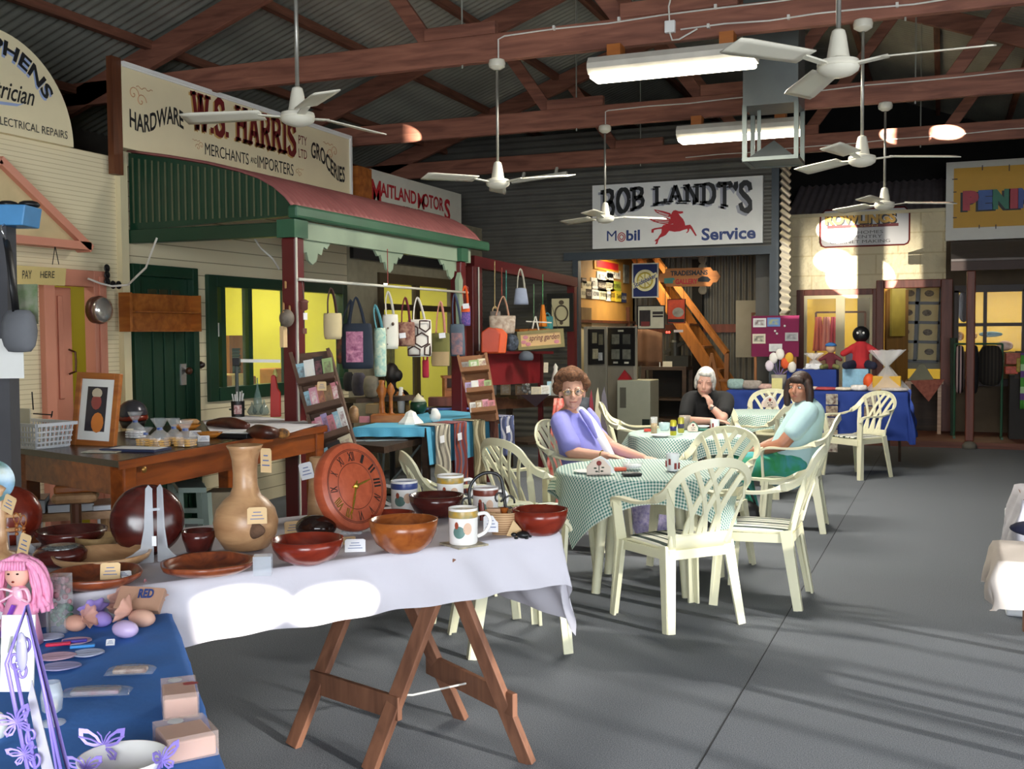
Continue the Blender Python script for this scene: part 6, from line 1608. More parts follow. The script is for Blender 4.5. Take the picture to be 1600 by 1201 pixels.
for i,s in enumerate(('XII','I','II','III','IV','V','VI','VII','VIII','IX','X','XI')):
    a=PI/2-i*PI/6;w={1:.010,2:.016,3:.024,4:.028}[len(s)]
    Mn=Mc @ Matrix.Translation((Rc*.665*math.cos(a),Rc*.665*math.sin(a),.017)) @ Matrix.Rotation(a-PI/2,4,'Z')
    txt(s,Mn,w*Rc/.15*1.2,.026*Rc/.15*1.2,mat('clock_numeral',0x1e1512,.4) if i not in (7,8) else mat('clock_gold',0xd9b552,.25,.9),t,name='numeral',org=O,bold=.02,lift=.0015)
mg=MATS['clock_gold']
for a,L,w in ((math.radians(245),.66,.012),(math.radians(12),.50,.010)):
    d=V((math.cos(a),math.sin(a),0));n=V((-d.y,d.x,0));z=V((0,0,.020))
    MB().add([Mc @ (z-d*.02+n*.003),Mc @ (z-d*.02-n*.003),Mc @ (z+d*Rc*L*.6-n*w*.4),Mc @ (z+d*Rc*L),Mc @ (z+d*Rc*L*.6+n*w*.4)],[(0,1,2,3,4)]).build('hand',mg,t,O,solid=.002)
MB().ell((0,0,.022),(.012,.012,.006),Mc,14,8).build('hub',mg,t,O,smooth=True)
c=at(549,834,Z=ZW);mb=MB()
for s in (-1,1):mb.bar(c+RT*(.03*s)+V((0,0,.004)),c+RT*(.03*s)+V((-.05,.06,.11)),.008,.02)
mb.ell(c+V((.004,-.02,.018)),.017,None,12,8);mb.bar(c-RT*.04+V((0,0,.005)),c+RT*.04+V((0,0,.005)),.02,.006)
mb.top('clock_stand',m_clear,'clear plastic stand under the round clock','stand',smooth=False)
# mugs
def mug(px,py,r,h,band,side,lbl,ang=0,z=None,rooster=None):
    c=at(px,py,Z=ZW+.002 if z is None else z);k=mpp(c);r *= k;h *= k
    t=thing('mug',lbl,'mug',c,0,'rooster mugs'); 
    MB().lathe([(r*.92,0),(r*.96,.003),(r*.97,h*.1),(r,h),(r*.95,h),(r*.92,h*.12),(.001,h*.1)],c,36).build('cup',mat('glazed_white',0xf0eeea,.15,var=.01),t,c,smooth=True,auto=50)
    MB().lathe([(r*.999,h*.74),(r*1.003,h*.76),(r*1.006,h*.92),(r*1.0,h*.93)],c,36).build('painted_band',band,t,c,smooth=True)
    d=Matrix.Rotation(ang,3,'Z') @ (V((RT.x,RT.y,0)).normalized()*side)
    MB().tube(catm([c+d*(r*.96)+V((0,0,h*.80)),c+d*(r*1.55)+V((0,0,h*.82)),c+d*(r*1.85)+V((0,0,h*.60)),c+d*(r*1.5)+V((0,0,h*.30)),c+d*(r*.96)+V((0,0,h*.18))],5),r*.13,8).build('handle',mat('glazed_white',0xf0eeea),t,c,smooth=True)
    f=V((-FW.x,-FW.y,0)).normalized();g=V((RT.x,RT.y,0)).normalized()
    def on(x,z,rr=1.0):a=x/r;return c+f*(r*1.004*rr*math.cos(a))+g*(r*1.004*rr*math.sin(a))+V((0,0,z))
    def patch(nm,cx,cz,rx,rz,mt):
        MB().grid(lambda u,v:on(cx+rx*(2*v)*0+rx*math.cos(2*PI*u)*v,cz+rz*math.sin(2*PI*u)*v),16,3).build(nm,mt,t,c,smooth=True)
    if rooster:
        patch('painted_body',-r*.25,h*.36,r*.42,h*.17,rooster);patch('painted_tail',r*.35,h*.46,r*.30,h*.17,mat('rooster_peach',0xd8b49a,.3));patch('painted_head',-r*.42,h*.55,r*.14,h*.10,mat('rooster_red',0x9a4a34,.3))
    return t,c,r,h
m_bandy=mat('band_mustard',0xc89a28,.3,c2=0x8a8a6a,scale=40);m_bandb=mat('band_blue',0x3a4a86,.3);m_bandr=mat('band_brown',0x7a3a2c,.3);m_teal=mat('rooster_teal',0x5f7f78,.3)
ct=at(725,851,Z=ZW);k=mpp(ct);Mt=frame(ct,V((RT.x,RT.y,0)),V((FW.x,FW.y,0))) @ Matrix.Rotation(.62,4,'Z')
MB().box((0,0,.003),(.125,.125,.006),0,Mt).top('tile_coaster',mat('coaster_edge',0xb7a98c,.3,c2=0x6a6a5c,scale=40),'square printed tile coaster under the rooster mug','coaster',org=ct)
mug(724,848,23,56,m_bandy,1,'white mug painted with a rooster on the square tile coaster',.1,ZW+.0065,m_teal)
mug(632,797,21,47,m_bandb,-1,'white mug with blue band and handle to the left, beside the clock',0,None,m_teal)
mug(704,789,21,48,m_bandy,1,'white mug with yellow band behind the dark red bowl',.2,None,MATS['rooster_peach'])
mug(759,808,20,48,m_bandr,1,'white mug with brown band partly behind the basket handle',.4,None,m_teal)
# basket with black handle
c=at(783,834,Z=ZW);k=mpp(c)
t=thing('cane_basket','little woven cane basket with black wire handle, filled with wooden trinkets','basket',c)
m_cane=stripes('cane_weave',[(.6,0xcaa67e),(.4,0x9a7450)],axis=2,period=.009,rough=.8)
MB().lathe([(14*k,0),(24*k,20*k),(30*k,36*k),(28*k,36*k),(22*k,20*k),(.001,6*k)],c,24,sy=.8).build('weave',m_cane,t,c,smooth=True)
h0,h1=c+RT*(-62*k)*.55+V((0,0,20*k)),c+RT*(12*k)+V((0,0,24*k))
hb=at(765,790,D=depth(c)); 
MB().tube(catm([at(738,812,D=depth(c)),at(733,770,D=depth(c)),at(742,748,D=depth(c)),at(762,738,D=depth(c)),at(781,744,D=depth(c)),at(787,770,D=depth(c)),at(792,812,D=depth(c))],5),.0065,8).build('handle',m_black,t,c,smooth=True)
for cx_,cy_,rr,ph in ((729,786,7,0),(796,784,8,1),(780,777,6,2)):
    mb=MB();mb.tube([at(cx_+rr*math.cos(i*.5+ph),cy_+rr*1.2*math.sin(i*.5+ph),D=depth(c)-.01) for i in range(12)],.004,6)
    mb.build('wire_curl',m_black,t,c,smooth=True)
rnd=random.Random(9)
m_trk=[m_red,m_light,m_org,m_dred,m_tan]
TRK=[((754,800),'tall brown wooden peg'),((772,800),'dark red wooden block'),((788,800),'red-brown wooden bobbin'),((797,806),'small twiggy pale trinket'),((768,812),'orange folded wooden piece')]
for i,((px,py),l) in enumerate(TRK):
    p=at(px,py,D=depth(c)+.01*(i % 2)-.005)
    b=MB()
    if i == 0:b.tube([p-V((0,0,.03)),p+V((-.006,0,.035))],.011,10)
    elif i == 1:b.box(p,(.05,.03,.03),.3)
    elif i == 2:b.lathe([(.01,-.02),(.02,-.015),(.01,0),(.018,.018),(.001,.02)],p,14)
    elif i == 3:
        for q in range(6):b.tube([p,p+V((rnd.uniform(-.03,.03),rnd.uniform(-.01,.01),rnd.uniform(.0,.03)))],.002,5)
    else:b.add([p+V(q) for q in ((-.03,0,-.02),(.03,0,-.02),(.02,-.01,.03),(-.03,.01,.035),(0,.03,.0))],[(0,1,2,3),(1,4,2),(0,3,4),(0,4,1),(2,4,3)])
    b.top('wooden_trinket',m_trk[i],l+' sitting in the cane basket','trinket','trinkets in the cane basket',smooth=False)
tag_at(767,831,23,26,ZW,depth(c)-.045,m_tagw,'white tag hanging on the front of the cane basket',0,0)
c2=at(806,838,Z=ZW);k=mpp(c2)
MB().add([c2+V(p)*k for p in ((-16,0,0),(14,-6,0),(10,12,0),(-14,10,2),(-4,0,26),(8,2,12))],[(0,1,5,4),(1,2,5),(2,3,4,5),(3,0,4),(3,2,1,0)]).top('tan_paper_cone',m_tan,'crumpled tan paper leaning between basket and right red bowl','paper')
c=at(817,841,Z=ZW);k=mpp(c)
t=thing('turtle_figurine','small black turtle figurine beside the right red bowl','figurine',c)
MB().ell(c+V((0,0,6*k)),(11*k,9*k,6*k)).build('shell',m_black,t,c,smooth=True)
MB().ell(c-RT*(14*k)+V((0,0,6*k)),(5*k,3.5*k,3.5*k)).build('head',m_black,t,c,smooth=True)
for sx in (-1,1):
    for sy in (-1,1):MB().ell(c+RT*(8*k*sx)+V((0,sy*7*k,2*k)),(4*k,3*k,2*k),None,8,6).build('leg',m_black,t,c,smooth=True)
# round red plates on acrylic easels
def disc(px,py,r,lbl,mt,base_py,yaw,lean=-.2,sx=None):
    b=at(px,base_py,Z=ZW);k=mpp(b);cc=at(px,py,D=depth(b));R_=r*k
    M=frame(cc,Matrix.Rotation(yaw,3,'Z') @ V((RT.x,RT.y,0)),(0,0,1)) @ Matrix.Rotation(lean,4,'X')
    pr=[(R_*.92,-.030),(R_,-.012),(R_*.99,.002),(R_*.9,.022),(R_*.7,.040),(R_*.4,.052),(.001,.056)]
    return MB().lathe(pr,M=M,n=56).top('display_plate',mt,lbl,'plate',smooth=True),cc,k,M,b
_,cc,k,M,b=disc(231,812,56,'large dark red wooden plate standing upright behind the acrylic stand',m_dred,866,.45)
def easel(px,by,lbl,hpx,wpx):
    b=at(px,by,Z=ZW);k=mpp(b);u=Matrix.Rotation(.5,3,'Z') @ V((RT.x,RT.y,0)).normalized()
    t=thing('acrylic_easel',lbl,'plate stand',b)
    for s in (-1,1):
        M=frame(b+u*(wpx*.16*k*s),RT*(.9*s)-V((FW.x,FW.y,0))*.45,(0,0,1))
        pg=[(-.012,0),(.075,0),(.078,.022),(.055,.032),(.030,.05),(.018,hpx*k*.45),(.012,hpx*k*.95),(.002,hpx*k),(-.010,hpx*k*.95),(-.012,hpx*k*.3)]
        MB().prism(pg,-.003,.003,M).build('side',m_clear,t,b,bevel=.001)
    MB().bar(b-u*(wpx*.22*k)+V((0,0,hpx*k*.68)),b+u*(wpx*.22*k)+V((0,0,hpx*k*.68)),.008,.008).build('cross_bar',m_clear,t,b)
    return t,b,k
t,b,k=easel(243,878,'tall clear acrylic plate easel in front of the dark red upright plate',122,50)
p=at(241,845,D=depth(b)-.06);MB().box(p,(.014,.004,.032),.4).build('barcode_sticker',m_tagw,t,b)
_,cc,k,M,b=disc(14,806,48,'red-brown wooden plate upright at the left edge of the cloth',m_red,850,.35)
easel(20,862,'low clear acrylic easel under the left red-brown plate',42,60)
# earring stand
c=at(4,872,Z=ZW);k=mpp(c)
t=thing('earring_stand','pale turned wooden earring stand hung with amber earrings at the left edge','jewellery stand',c)
MB().lathe([(30*k,0),(30*k,6*k),(10*k,12*k),(7*k,50*k),(9*k,90*k),(6*k,104*k),(9*k,110*k),(.001,116*k)],c,20).build('post',m_light,t,c,smooth=True)
for z in (66,44):MB().tube([c+V((0,0,z*k)),c+RT*(30*k)+V((0,0,(z+2)*k))],.007,8).build('peg',m_light,t,c)
for i,(dx,z) in enumerate(((27,64),(38,60))):
    p=c+RT*(dx*k)+V((0,-.01,z*k));mb=MB();mb.tube([p+V((.012*math.cos(q*PI/8),0,.018*math.sin(q*PI/8))) for q in range(16)],.002,5,closed=True)
    for q in range(3):mb.ell(p-V((0,0,.025+.014*q)),.0065,None,8,6)
    mb.top('earring',mat('amber',0x9a5a28,.2,var=.3),('left','right')[i]+' amber drop earring hanging on the pale jewellery stand','earring','amber earrings',smooth=True)
tag_at(10,800,22,28,0,depth(c)-.03,m_tan,'tan card tag at the top of the jewellery stand',-.3,0,roll=-.4)
tag_at(34,868,20,36,0,depth(c)-.05,m_tan,'tan card tag hanging below the amber earrings',-.3,0,roll=-.3)
# small clear box and clear standing card
c=at(411,897,Z=ZW);k=mpp(c)
MB().box(c+V((0,0,15*k)),(28*k,24*k,30*k),.5).top('clear_box',m_clear,'tiny clear plastic box near the front edge, left of the red bowl','box',org=c)
# blue and white plate far left
b=at(2,800,D=3.6);k=mpp(b);M=frame(at(-14,752,D=3.6),Matrix.Rotation(.5,3,'Z') @ V((RT.x,RT.y,0)),(0,0,1)) @ Matrix.Rotation(-.2,4,'X')
q=MB().lathe([(18*k,-.012),(32*k,-.004),(34*k,.004),(31*k,.002),(20*k,-.006),(.001,-.006)],M=M,n=44).top('picture_plate',mat('blue_scene',0x8fb6da,.2,c2=0x4d6a55,scale=14),'blue and white picture plate cut off by the left edge','plate',smooth=True,auto=25)
# ================================================================ BROWN DESK AT LEFT
DZ=.92
DC=V((-3.90,4.36,0));DE=V((-1.08,.36,0));DL=V((-.14,2.14,0))
m_deskw=wood('desk_varnish',0xa2521c,0x6f3310,.3,axis=1,scale=6)
m_desktop=wood('desk_top_dark',0x3d2a20,0x241813,.25,axis=1,scale=6)
t=thing('brown_desk','long varnished brown table with a dark top, standing along the shopfronts','table',DC+DE*.5+DL*.5);O=t.location
def DP(e,l,z):return DC+DE*e+DL*l+V((0,0,z))
def quad(mb,e0,e1,l0,l1,z0,z1):
    mb.add([DP(e,l,z) for z in (z0,z1) for e,l in ((e0,l0),(e1,l0),(e1,l1),(e0,l1))],[(0,1,2,3),(7,6,5,4),(0,4,5,1),(1,5,6,2),(2,6,7,3),(3,7,4,0)]);return mb
quad(MB(),-.02,1.02,-.02,1.02,DZ-.035,DZ).build('tabletop',m_desktop,t,O)
quad(MB(),-.03,-.019,-.02,1.02,DZ-.045,DZ-.002).build('front_edging',m_deskw,t,O)
quad(MB(),.0,.03,.0,1.0,DZ-.175,DZ-.035).build('front_apron',m_deskw,t,O)
quad(MB(),.97,1.0,.0,1.0,DZ-.175,DZ-.035).build('back_apron',m_deskw,t,O)
quad(MB(),.03,.97,.0,.015,DZ-.19,DZ-.035).build('end_apron',m_deskw,t,O)
quad(MB(),.03,.97,.985,1.0,DZ-.175,DZ-.035).build('end_apron',m_deskw,t,O)
for e,l in ((.03,.018),(.95,.018),(.03,.975),(.95,.975)):
    p=DP(e,l,0);MB().bar(p,p+V((0,0,DZ-.035)),.085,.085,w2=.10,h2=.10).build('leg',m_deskw,t,O,bevel=.01)
k_=at(218,733,X=DC.x-.0);MB().ell((k_.x+.03,k_.y,k_.z),(.012,.018,.018)).build('drawer_knob',mat('brass_dull',0xb88a4a,.3,.8),t,O,smooth=True)
# white sheet on the far end
ps=[at(x,y,Z=DZ+.004) for x,y in ((317,657),(379,648),(504,660),(448,677),(330,676))]
mb=MB();mb.add([p for p in ps]+[p-V((0,0,.003)) for p in ps],[(0,1,2,3,4),(9,8,7,6,5)]+[(i,(i+1) % 5,5+(i+1) % 5,5+i) for i in range(5)]);mb.top('white_sheet',mat('sheet_white',0xe2e2ea,.8),'white sheet covering the far end of the brown table','sheet')
def dk(px,py):c=at(px,py,Z=DZ+.001);return c,mpp(c)
# plastic basket
c,k=dk(48,697)
u=V((.98,-.17,0)).normalized();M=frame(c,u,(-u.y,u.x,0))
t=thing('plastic_basket','white pierced plastic basket on the near end of the brown table','basket',c)
w,d,h=125*k,.24,40*k
m_bask=mat('white_plastic',0xdfe3ea,.4,var=.02)
mb=MB()
mb.box((0,0,.004),(w*.88,d*.88,.008),0,M)
for i in range(18):
    x=-w*.46+i*w*.92/17;x2=x*1.06
    for s in (-1,1):mb.bar(M @ V((x*.95,s*d*.44,0)),M @ V((x2,s*d*.5,h*.9)),.009,.004)
for i in range(9):
    y=-d*.44+i*d*.88/8
    for s in (-1,1):mb.bar(M @ V((s*w*.44,y*.95,0)),M @ V((s*w*.5,y*1.08,h*.9)),.009,.004)
for z,f in ((.012,.9),(h*.25,.93),(h*.45,.95),(h*.65,.97)):
    for s in (-1,1):mb.bar(M @ V((-w*.5*f,s*d*.5*f,z)),M @ V((w*.5*f,s*d*.5*f,z)),.008,.009);mb.bar(M @ V((s*w*.5*f,-d*.5*f,z)),M @ V((s*w*.5*f,d*.5*f,z)),.008,.009)
mb.build('pierced_sides',m_bask,t,c)
mb=MB()
for s in (-1,1):mb.bar(M @ V((-w*.53,s*d*.53,h*.93)),M @ V((w*.53,s*d*.53,h*.93)),.02,.018);mb.bar(M @ V((s*w*.53,-d*.53,h*.93)),M @ V((s*w*.53,d*.53,h*.93)),.02,.018)
mb.build('rim',m_bask,t,c)
MB().box((-w*.25,.02,h*.7),(w*.34,.01,h*1.5),.1,M).top('basket_card',mat('cream_card',0xd8d2bc),'plain cream card standing in the white plastic basket','card')
mb=MB()
for i,(x,y0,x1,y1) in enumerate(((52,640,50,612),(52,646,82,648),(80,652,82,642))):mb.tube([at(x,y0,D=depth(c)+.02),at(x1,y1,D=depth(c)+.02)],.004,6)
mb.top('wire_clip',m_black,'thin black wire stalks rising behind the white basket','wire')
# framed photo
c,k=dk(158,695)
M=frame(at(151,640,D=depth(c)+.02),Matrix.Rotation(-.35,3,'Z') @ V((RT.x,RT.y,0)),(0,0,1)) @ Matrix.Rotation(-.13,4,'X') @ Matrix.Rotation(-.03,4,'Z')
w,h=84*k,116*k
t=thing('framed_photo','orange timber picture frame with white mount, standing on the brown table','picture frame',c)
mb=MB();f=10*k
for s in (-1,1):mb.box((s*(w/2-f/2),0,0),(f,h,.03),0,M);mb.box((0,s*(h/2-f/2),0),(w-2*f,f,.03),0,M)
mb.build('frame',m_orangewood,t,c,bevel=.004)
MB().box((0,0,-.002),(w-2*f,h-2*f,.012),0,M).build('mount',m_white,t,c)
MB().box((0,.004,.005),(38*k,70*k,.004),0,M).build('photo',mat('photo_dark',0x2b2630,.3,var=.3,scale=9),t,c)
mb=MB();mb.ell((0,12*k,.008),(10*k,12*k,.002),M,12,8);mb.build('photo_face',mat('photo_red',0x9a4a44,.4),t,c)
mb=MB();mb.ell((0,26*k,.008),(10*k,8*k,.002),M,12,8);mb.build('photo_hat',mat('photo_pale',0xc9b9a0,.4),t,c)
mb=MB();mb.ell((5*k,-20*k,.008),(12*k,16*k,.002),M,12,8);mb.build('photo_orange',mat('photo_orange',0xd07a34,.4),t,c)
MB().bar(M @ V((0,h*.1,-.01)),M @ V((0,-h*.42,-.14)),.05,.006).build('strut',m_black,t,c)
# grey dome
c,k=dk(208,668)
t=thing('domed_helmet','glossy dark grey dome with a red rim behind the biscuit bags','helmet',c)
MB().ell(c+V((0,0,22*k)),(22*k,24*k,22*k),fn=lambda v:V((v.x,v.y,max(v.z,-.25)))).build('shell',mat('gunmetal',0x4a4a52,.25,.4),t,c,smooth=True)
MB().lathe([(22.5*k,12*k),(23.5*k,16*k),(22.5*k,20*k)],c,28).build('rim',m_red,t,c,smooth=True)
MB().lathe([(16*k,0),(21*k,13*k),(.001,13*k)],c,24).build('base',m_black,t,c,smooth=True)
# biscuit bags
m_bisc=mat('biscuit',0xd9a85c,.8,var=.15,scale=30)
for i,(px,py,w_,h_,l) in enumerate(((228,696,26,28,'small bag of round biscuits leftmost, beside the orange frame'),(250,698,30,44,'clear bag of stacked biscuits, second from the orange frame'),(272,694,24,40,'clear bag of biscuits tied with blue, third from the orange frame'),(290,697,32,40,'clear bag of square biscuits, farthest from the orange frame'),(212,684,26,40,'clear bag with pale sweets half hidden behind the biscuit bags'))):
    c,k=dk(px,py);t=thing('biscuit_bag',l,'bag of biscuits',c,0,'cellophane bags of biscuits')
    mb=MB();rnd=random.Random(i)
    for a in range(3):
        for b in range(3):
            for z in range(3):mb.lathe([(4.6*k,0),(5*k,1.2*k),(4.6*k,2.6*k),(.001,2.8*k)],c+V(((a-1)*w_*.30*k+rnd.uniform(-1,1)*k,(b-1)*w_*.24*k,(1+z*3.6)*k)),10)
    bs=mb.build('biscuits',m_bisc if i < 4 else m_tagw,t,c,smooth=False)
    def bagf(u,v,c=c,k=k,w_=w_,h_=h_,i=i):
        a=2*PI*u;z=v*h_;r=w_*.52*(1 if v < .4 else (1-(v-.4)/.22*.75 if v < .62 else .25+(v-.62)*1.7));r *= 1+.10*math.sin(a*5+i+v*6)
        return (c.x+r*k*math.cos(a),c.y+r*k*.8*math.sin(a),c.z+.003+z*k)
    MB().grid(bagf,28,14).build('cellophane',m_cello,t,c,smooth=True)
    MB().lathe([(w_*.13*k,0),(w_*.15*k,2*k),(w_*.13*k,4*k)],c+V((0,0,h_*.60*k)),12).build('blue_tie',mat('blue_ribbon',0x2c4f9a,.4),t,c)
for px,py,l in ((305,682,'white label card beside the biscuit bags'),(318,690,'small dark and white card near the biscuit bags')):tag_at(px,py,18,11,DZ+.002,None,m_tagw,l,.2,-.6)
for i,(px,py,r_,mt_,l) in enumerate(((292,672,22,'amber_glass','amber glass dish behind the biscuit bags'),(328,684,20,'amber_glass','amber glass dish in the middle of the brown table'))):
    c,k=dk(px,py);MB().lathe([(r_*.5*k,0),(r_*k,9*k),(r_*.93*k,9*k),(r_*.45*k,2*k),(.001,1.5*k)],c,28).top('glass_dish',mat(mt_,0xc07a30,.12,alpha=.75),l,'dish',smooth=True,org=c)
c,k=dk(296,664);MB().lathe([(10*k,0),(16*k,5*k),(12*k,9*k),(.001,10*k)],c,20).top('seed_loaf',mat('loaf_tan',0xb58a5a,.8,var=.2,scale=30),'small tan loaf-shaped lump at the back of the brown table','ornament',smooth=True)
# papers
c,k=dk(212,703);M=frame(c,(RT.x,RT.y,0),(FW.x,FW.y,0)) @ Matrix.Rotation(-.25,4,'Z');t=thing('paper_pad','dark-edged paper pad lying in front of the biscuit bags','paper pad',c)
MB().box((0,0,.006),(96*k,.17,.012),0,M).build('pad',mat('pad_navy',0x2b3350,.5),t,c);MB().box((4*k,.01,.0125),(80*k,.12,.002),0,M).build('sheet',m_tagw,t,c)
c,k=dk(160,706);M=frame(c,(RT.x,RT.y,0),(FW.x,FW.y,0)) @ Matrix.Rotation(-.1,4,'Z');MB().box((0,0,.003),(56*k,.10,.004),0,M).top('shiny_leaflet',mat('leaflet_pale',0xc9c4b0,.2,c2=0x9a988a,scale=30),'shiny pale leaflet at the near corner of the brown table','leaflet')
c,k=dk(372,682);M=frame(c,(RT.x,RT.y,0),(FW.x,FW.y,0)) @ Matrix.Rotation(-.35,4,'Z');t=thing('black_folder','black folder with white sheets on top, on the brown table','folder',c)
MB().box((0,0,.014),(66*k,.20,.028),0,M).build('folder',m_black,t,c,bevel=.004);MB().box((.01,.0,.030),(52*k,.14,.004),.06,M).build('sheets',m_tagw,t,c)
# draught stoppers
m_leath=mat('brown_leather',0x5c2a1a,.35,c2=0x2f150d,scale=14)
c,k=dk(356,664);c2=at(322,663,Z=DZ+.03)
b=MB();limb(b,[at(322,663,Z=DZ+.025),at(345,660,Z=DZ+.03),at(368,661,Z=DZ+.035),at(392,667,Z=DZ+.02)],[.022,.045,.05,.02],14) if False else None
def stopper(pts,rs,lbl,snout=None):
    ps=[at(x,y,Z=DZ+r) for (x,y),r in zip(pts,rs)]
    mb=MB();cv=catm(ps,5);rr=[rs[min(int(i/(len(cv)-1)*(len(rs)-1)),len(rs)-2)]*(1-((i/(len(cv)-1)*(len(rs)-1)) % 1 if i < len(cv)-1 else 1))+rs[min(int(i/(len(cv)-1)*(len(rs)-1)),len(rs)-2)+1]*((i/(len(cv)-1)*(len(rs)-1)) % 1 if i < len(cv)-1 else 1) for i in range(len(cv))]
    mb.tube(cv,rr,14)
    t=thing('draught_stopper',lbl,'draught stopper',ps[0]-V((0,0,rs[0])))
    mb.build('body',m_leath,t,t.location,smooth=True)
    if snout:
        p=at(*snout,Z=DZ+.03);MB().ell(p,(.05,.035,.032)).build('animal_head',mat('tiger_fur',0xc98a44,.8,c2=0x3a2a22,scale=30),t,t.location,smooth=True)
stopper([(325,662),(345,660),(365,661),(388,666)],[.018,.035,.04,.022],'brown leather draught stopper at the back, left of the white sheet')
stopper([(388,676),(402,674),(420,676),(432,677)],[.02,.045,.042,.03],'brown leather draught stopper ending in a striped animal head',(441,677))
# pen cup
c,k=dk(372,651)
t=thing('pen_cup','black cup of brushes and straws at the back of the brown table','cup',c)
MB().lathe([(10*k,0),(10.5*k,25*k),(9.5*k,25*k),(9*k,2*k),(.001,2*k)],c,24).build('cup',m_black,t,c,smooth=True,auto=50)
MB().grid(lambda u,v:c+V((FW.x,FW.y,0)).normalized()*(-10.6*k*math.cos((u-.3)*1.2))+V((RT.x,RT.y,0))*(10.6*k*math.sin((u-.3)*1.2))+V((0,0,(5+14*v)*k)),8,3).build('printed_label',mat('label_red_white',0xd9c4c0,.5,c2=0x8a2a34,scale=60),t,c)
rnd=random.Random(4);mb=MB()
for i in range(9):a=rnd.uniform(0,6.3);mb.tube([c+V((3*k*math.cos(a),3*k*math.sin(a),3*k)),c+V((9*k*math.cos(a),9*k*math.sin(a),(38+rnd.uniform(-4,3))*k))],1.1*k,6)
mb.build('brushes',mat('straw_pale',0xd8d8d4,.5,var=.2),t,c)
# grey rail stand
c,k=dk(371,640)
t=thing('display_stand','slim grey display stand with a long white arm in front of the hardware window','stand',c)
z1=at(370,565,D=depth(c)).z
MB().lathe([(.07,0),(.07,.01),(.016,.016),(.014,.03),(.001,.03)],c,20).build('base',m_galv_edge,t,c)
MB().tube([c+V((0,0,.02)),V((c.x,c.y,z1))],.016,10).build('pole',m_galv_edge,t,c)
MB().box((c.x,c.y,z1),(.06,.06,.07),.4).build('joint',m_black,t,c,bevel=.005)
MB().bar(V((c.x,c.y,z1+.01)),at(438,564,D=depth(c)+.25),.008,.028).build('arm',m_white,t,c)
# red bottle-shaped board and glass funnels
c,k=dk(432,651);M=frame(c,(RT.x,RT.y,0),(0,0,1))
pg=[(-9,0),(7,0),(7,38),(3,44),(0,64),(-3,66),(-7,64),(-8,40)]
MB().prism([(x*k,y*k) for x,y in pg],-.02,.02,M).top('red_board',mat('bright_red',0xc02a20,.4),'bright red bottle-shaped wooden board by the left red post','board',bevel=.005)
c2=at(430,588,D=depth(c));MB().lathe([(3*k,0),(4*k,4*k),(1.5*k,12*k),(.001,13*k)],c2-V((0,0,.004)),12).top('yellow_topper',mat('pale_yellow',0xd8d27a,.5),'small pale yellow topper on the bright red board','ornament',smooth=True)
m_gl=mat('green_glass',0x7f9c96,.1,alpha=.5)
for i,(px,h_) in enumerate(((394,20),(403,58),(413,24))):
    c,k=dk(px,648);MB().lathe([(5*k,0),(8*k,5*k),(6*k,h_*.45*k),(1.6*k,h_*.75*k),(1*k,h_*k),(.001,h_*k)],c,18).top('glass_funnel',m_gl,('short greenish glass funnel nearest the pen cup','tall greenish glass funnel in the middle of three','short greenish glass funnel nearest the red board')[i],'glass ornament',smooth=True,org=c)
# under the desk: magazine stool, ladder stool, cartons
c=at(105,800,Z=.52);k=mpp(c);u=V((RT.x,RT.y,0)).normalized();u=Matrix.Rotation(.30,3,'Z') @ u;n_=V((-u.y,u.x,0))
t=thing('magazine_stand','low timber stand with crossed wire legs under the brown table','stand',V((c.x,c.y,0)))
M=frame(c,u,n_);w=130*k
MB().box((0,.12,-.02),(w,.34,.045),0,M).build('shelf',m_light,t,t.location)
for sx in (-1,1):
    p=M @ V((sx*w*.35,.0,-.03));q=M @ V((sx*w*.35,.28,-.03))
    MB().tube([p,V((q.x,q.y,0))],.009,6).build('wire_leg',m_tagw,t,t.location);MB().tube([q,V((p.x,p.y,0))],.009,6).build('wire_leg',m_tagw,t,t.location)
    pp=M @ V((sx*w*.42,.12,-.03));MB().bar(pp,V((pp.x,pp.y,0)),.05,.05).build('timber_leg',m_light,t,t.location)
MAG=[(-.36,5,0x6a6a72,'thick stack of grey magazines at the left of the low stand'),(-.10,3,0x3b3f5a,'dark blue magazines in the middle of the low stand'),(.16,3,0x54505c,'dull purple magazines right of the middle of the low stand'),(.38,2,0x8a7f7c,'pale-covered magazines at the right end of the low stand')]
for i,(x,n,cc_,l) in enumerate(MAG):
    t2=thing('magazine_stack',l,'magazines',M @ V((x*w,.1,.003)),0,'magazine stacks on the low stand')
    h=.016*n
    MB().box((x*w,.10,.003+h/2),(w*.24,.26,h-.006),.05*i,M).build('pages',mat('page_white',0xdfe3ea,.7,var=.05),t2,t2.location)
    MB().box((x*w,.10,.003+h),(w*.245,.265,.006),.05*i,M).build('cover',mat('cover_%06x' % cc_,cc_,.3,var=.25,scale=12),t2,t2.location)
c=at(118,772,D=6.0);M=frame(c,u,(0,0,1));k=mpp(c)
t=thing('bread_board','pale wooden loaf-shaped box standing behind the magazine stand','box',V((c.x,c.y,0)))
MB().box((0,-4*k,0),(68*k,16*k,.2),0,M).build('box',m_light,t,t.location,bevel=.03);MB().box((0,10*k,0),(60*k,12*k,.12),.03,M).build('lid',m_orangewood,t,t.location,bevel=.01)
MB().tube([(c.x,c.y,0),(c.x,c.y,c.z-12*k)],.03,10).build('pedestal',m_brown,t,t.location)
c=at(202,780,D=5.6);MB().lathe([(.05,0),(.06,.1),(.035,.2),(.06,.3),(.035,.36),(.06,.42),(.04,.5),(.055,.62)],(c.x,c.y,0),20).top('turned_post',m_orangewood,'turned orange timber post under the near corner of the brown table','post',smooth=True)
c=at(300,770,D=6.6);t=thing('step_ladder','pale grey-green stool with two rungs under the brown table','stool',V((c.x,c.y,0)))
m_lad=mat('sage_paint',0x93a39a,.5)
p={}
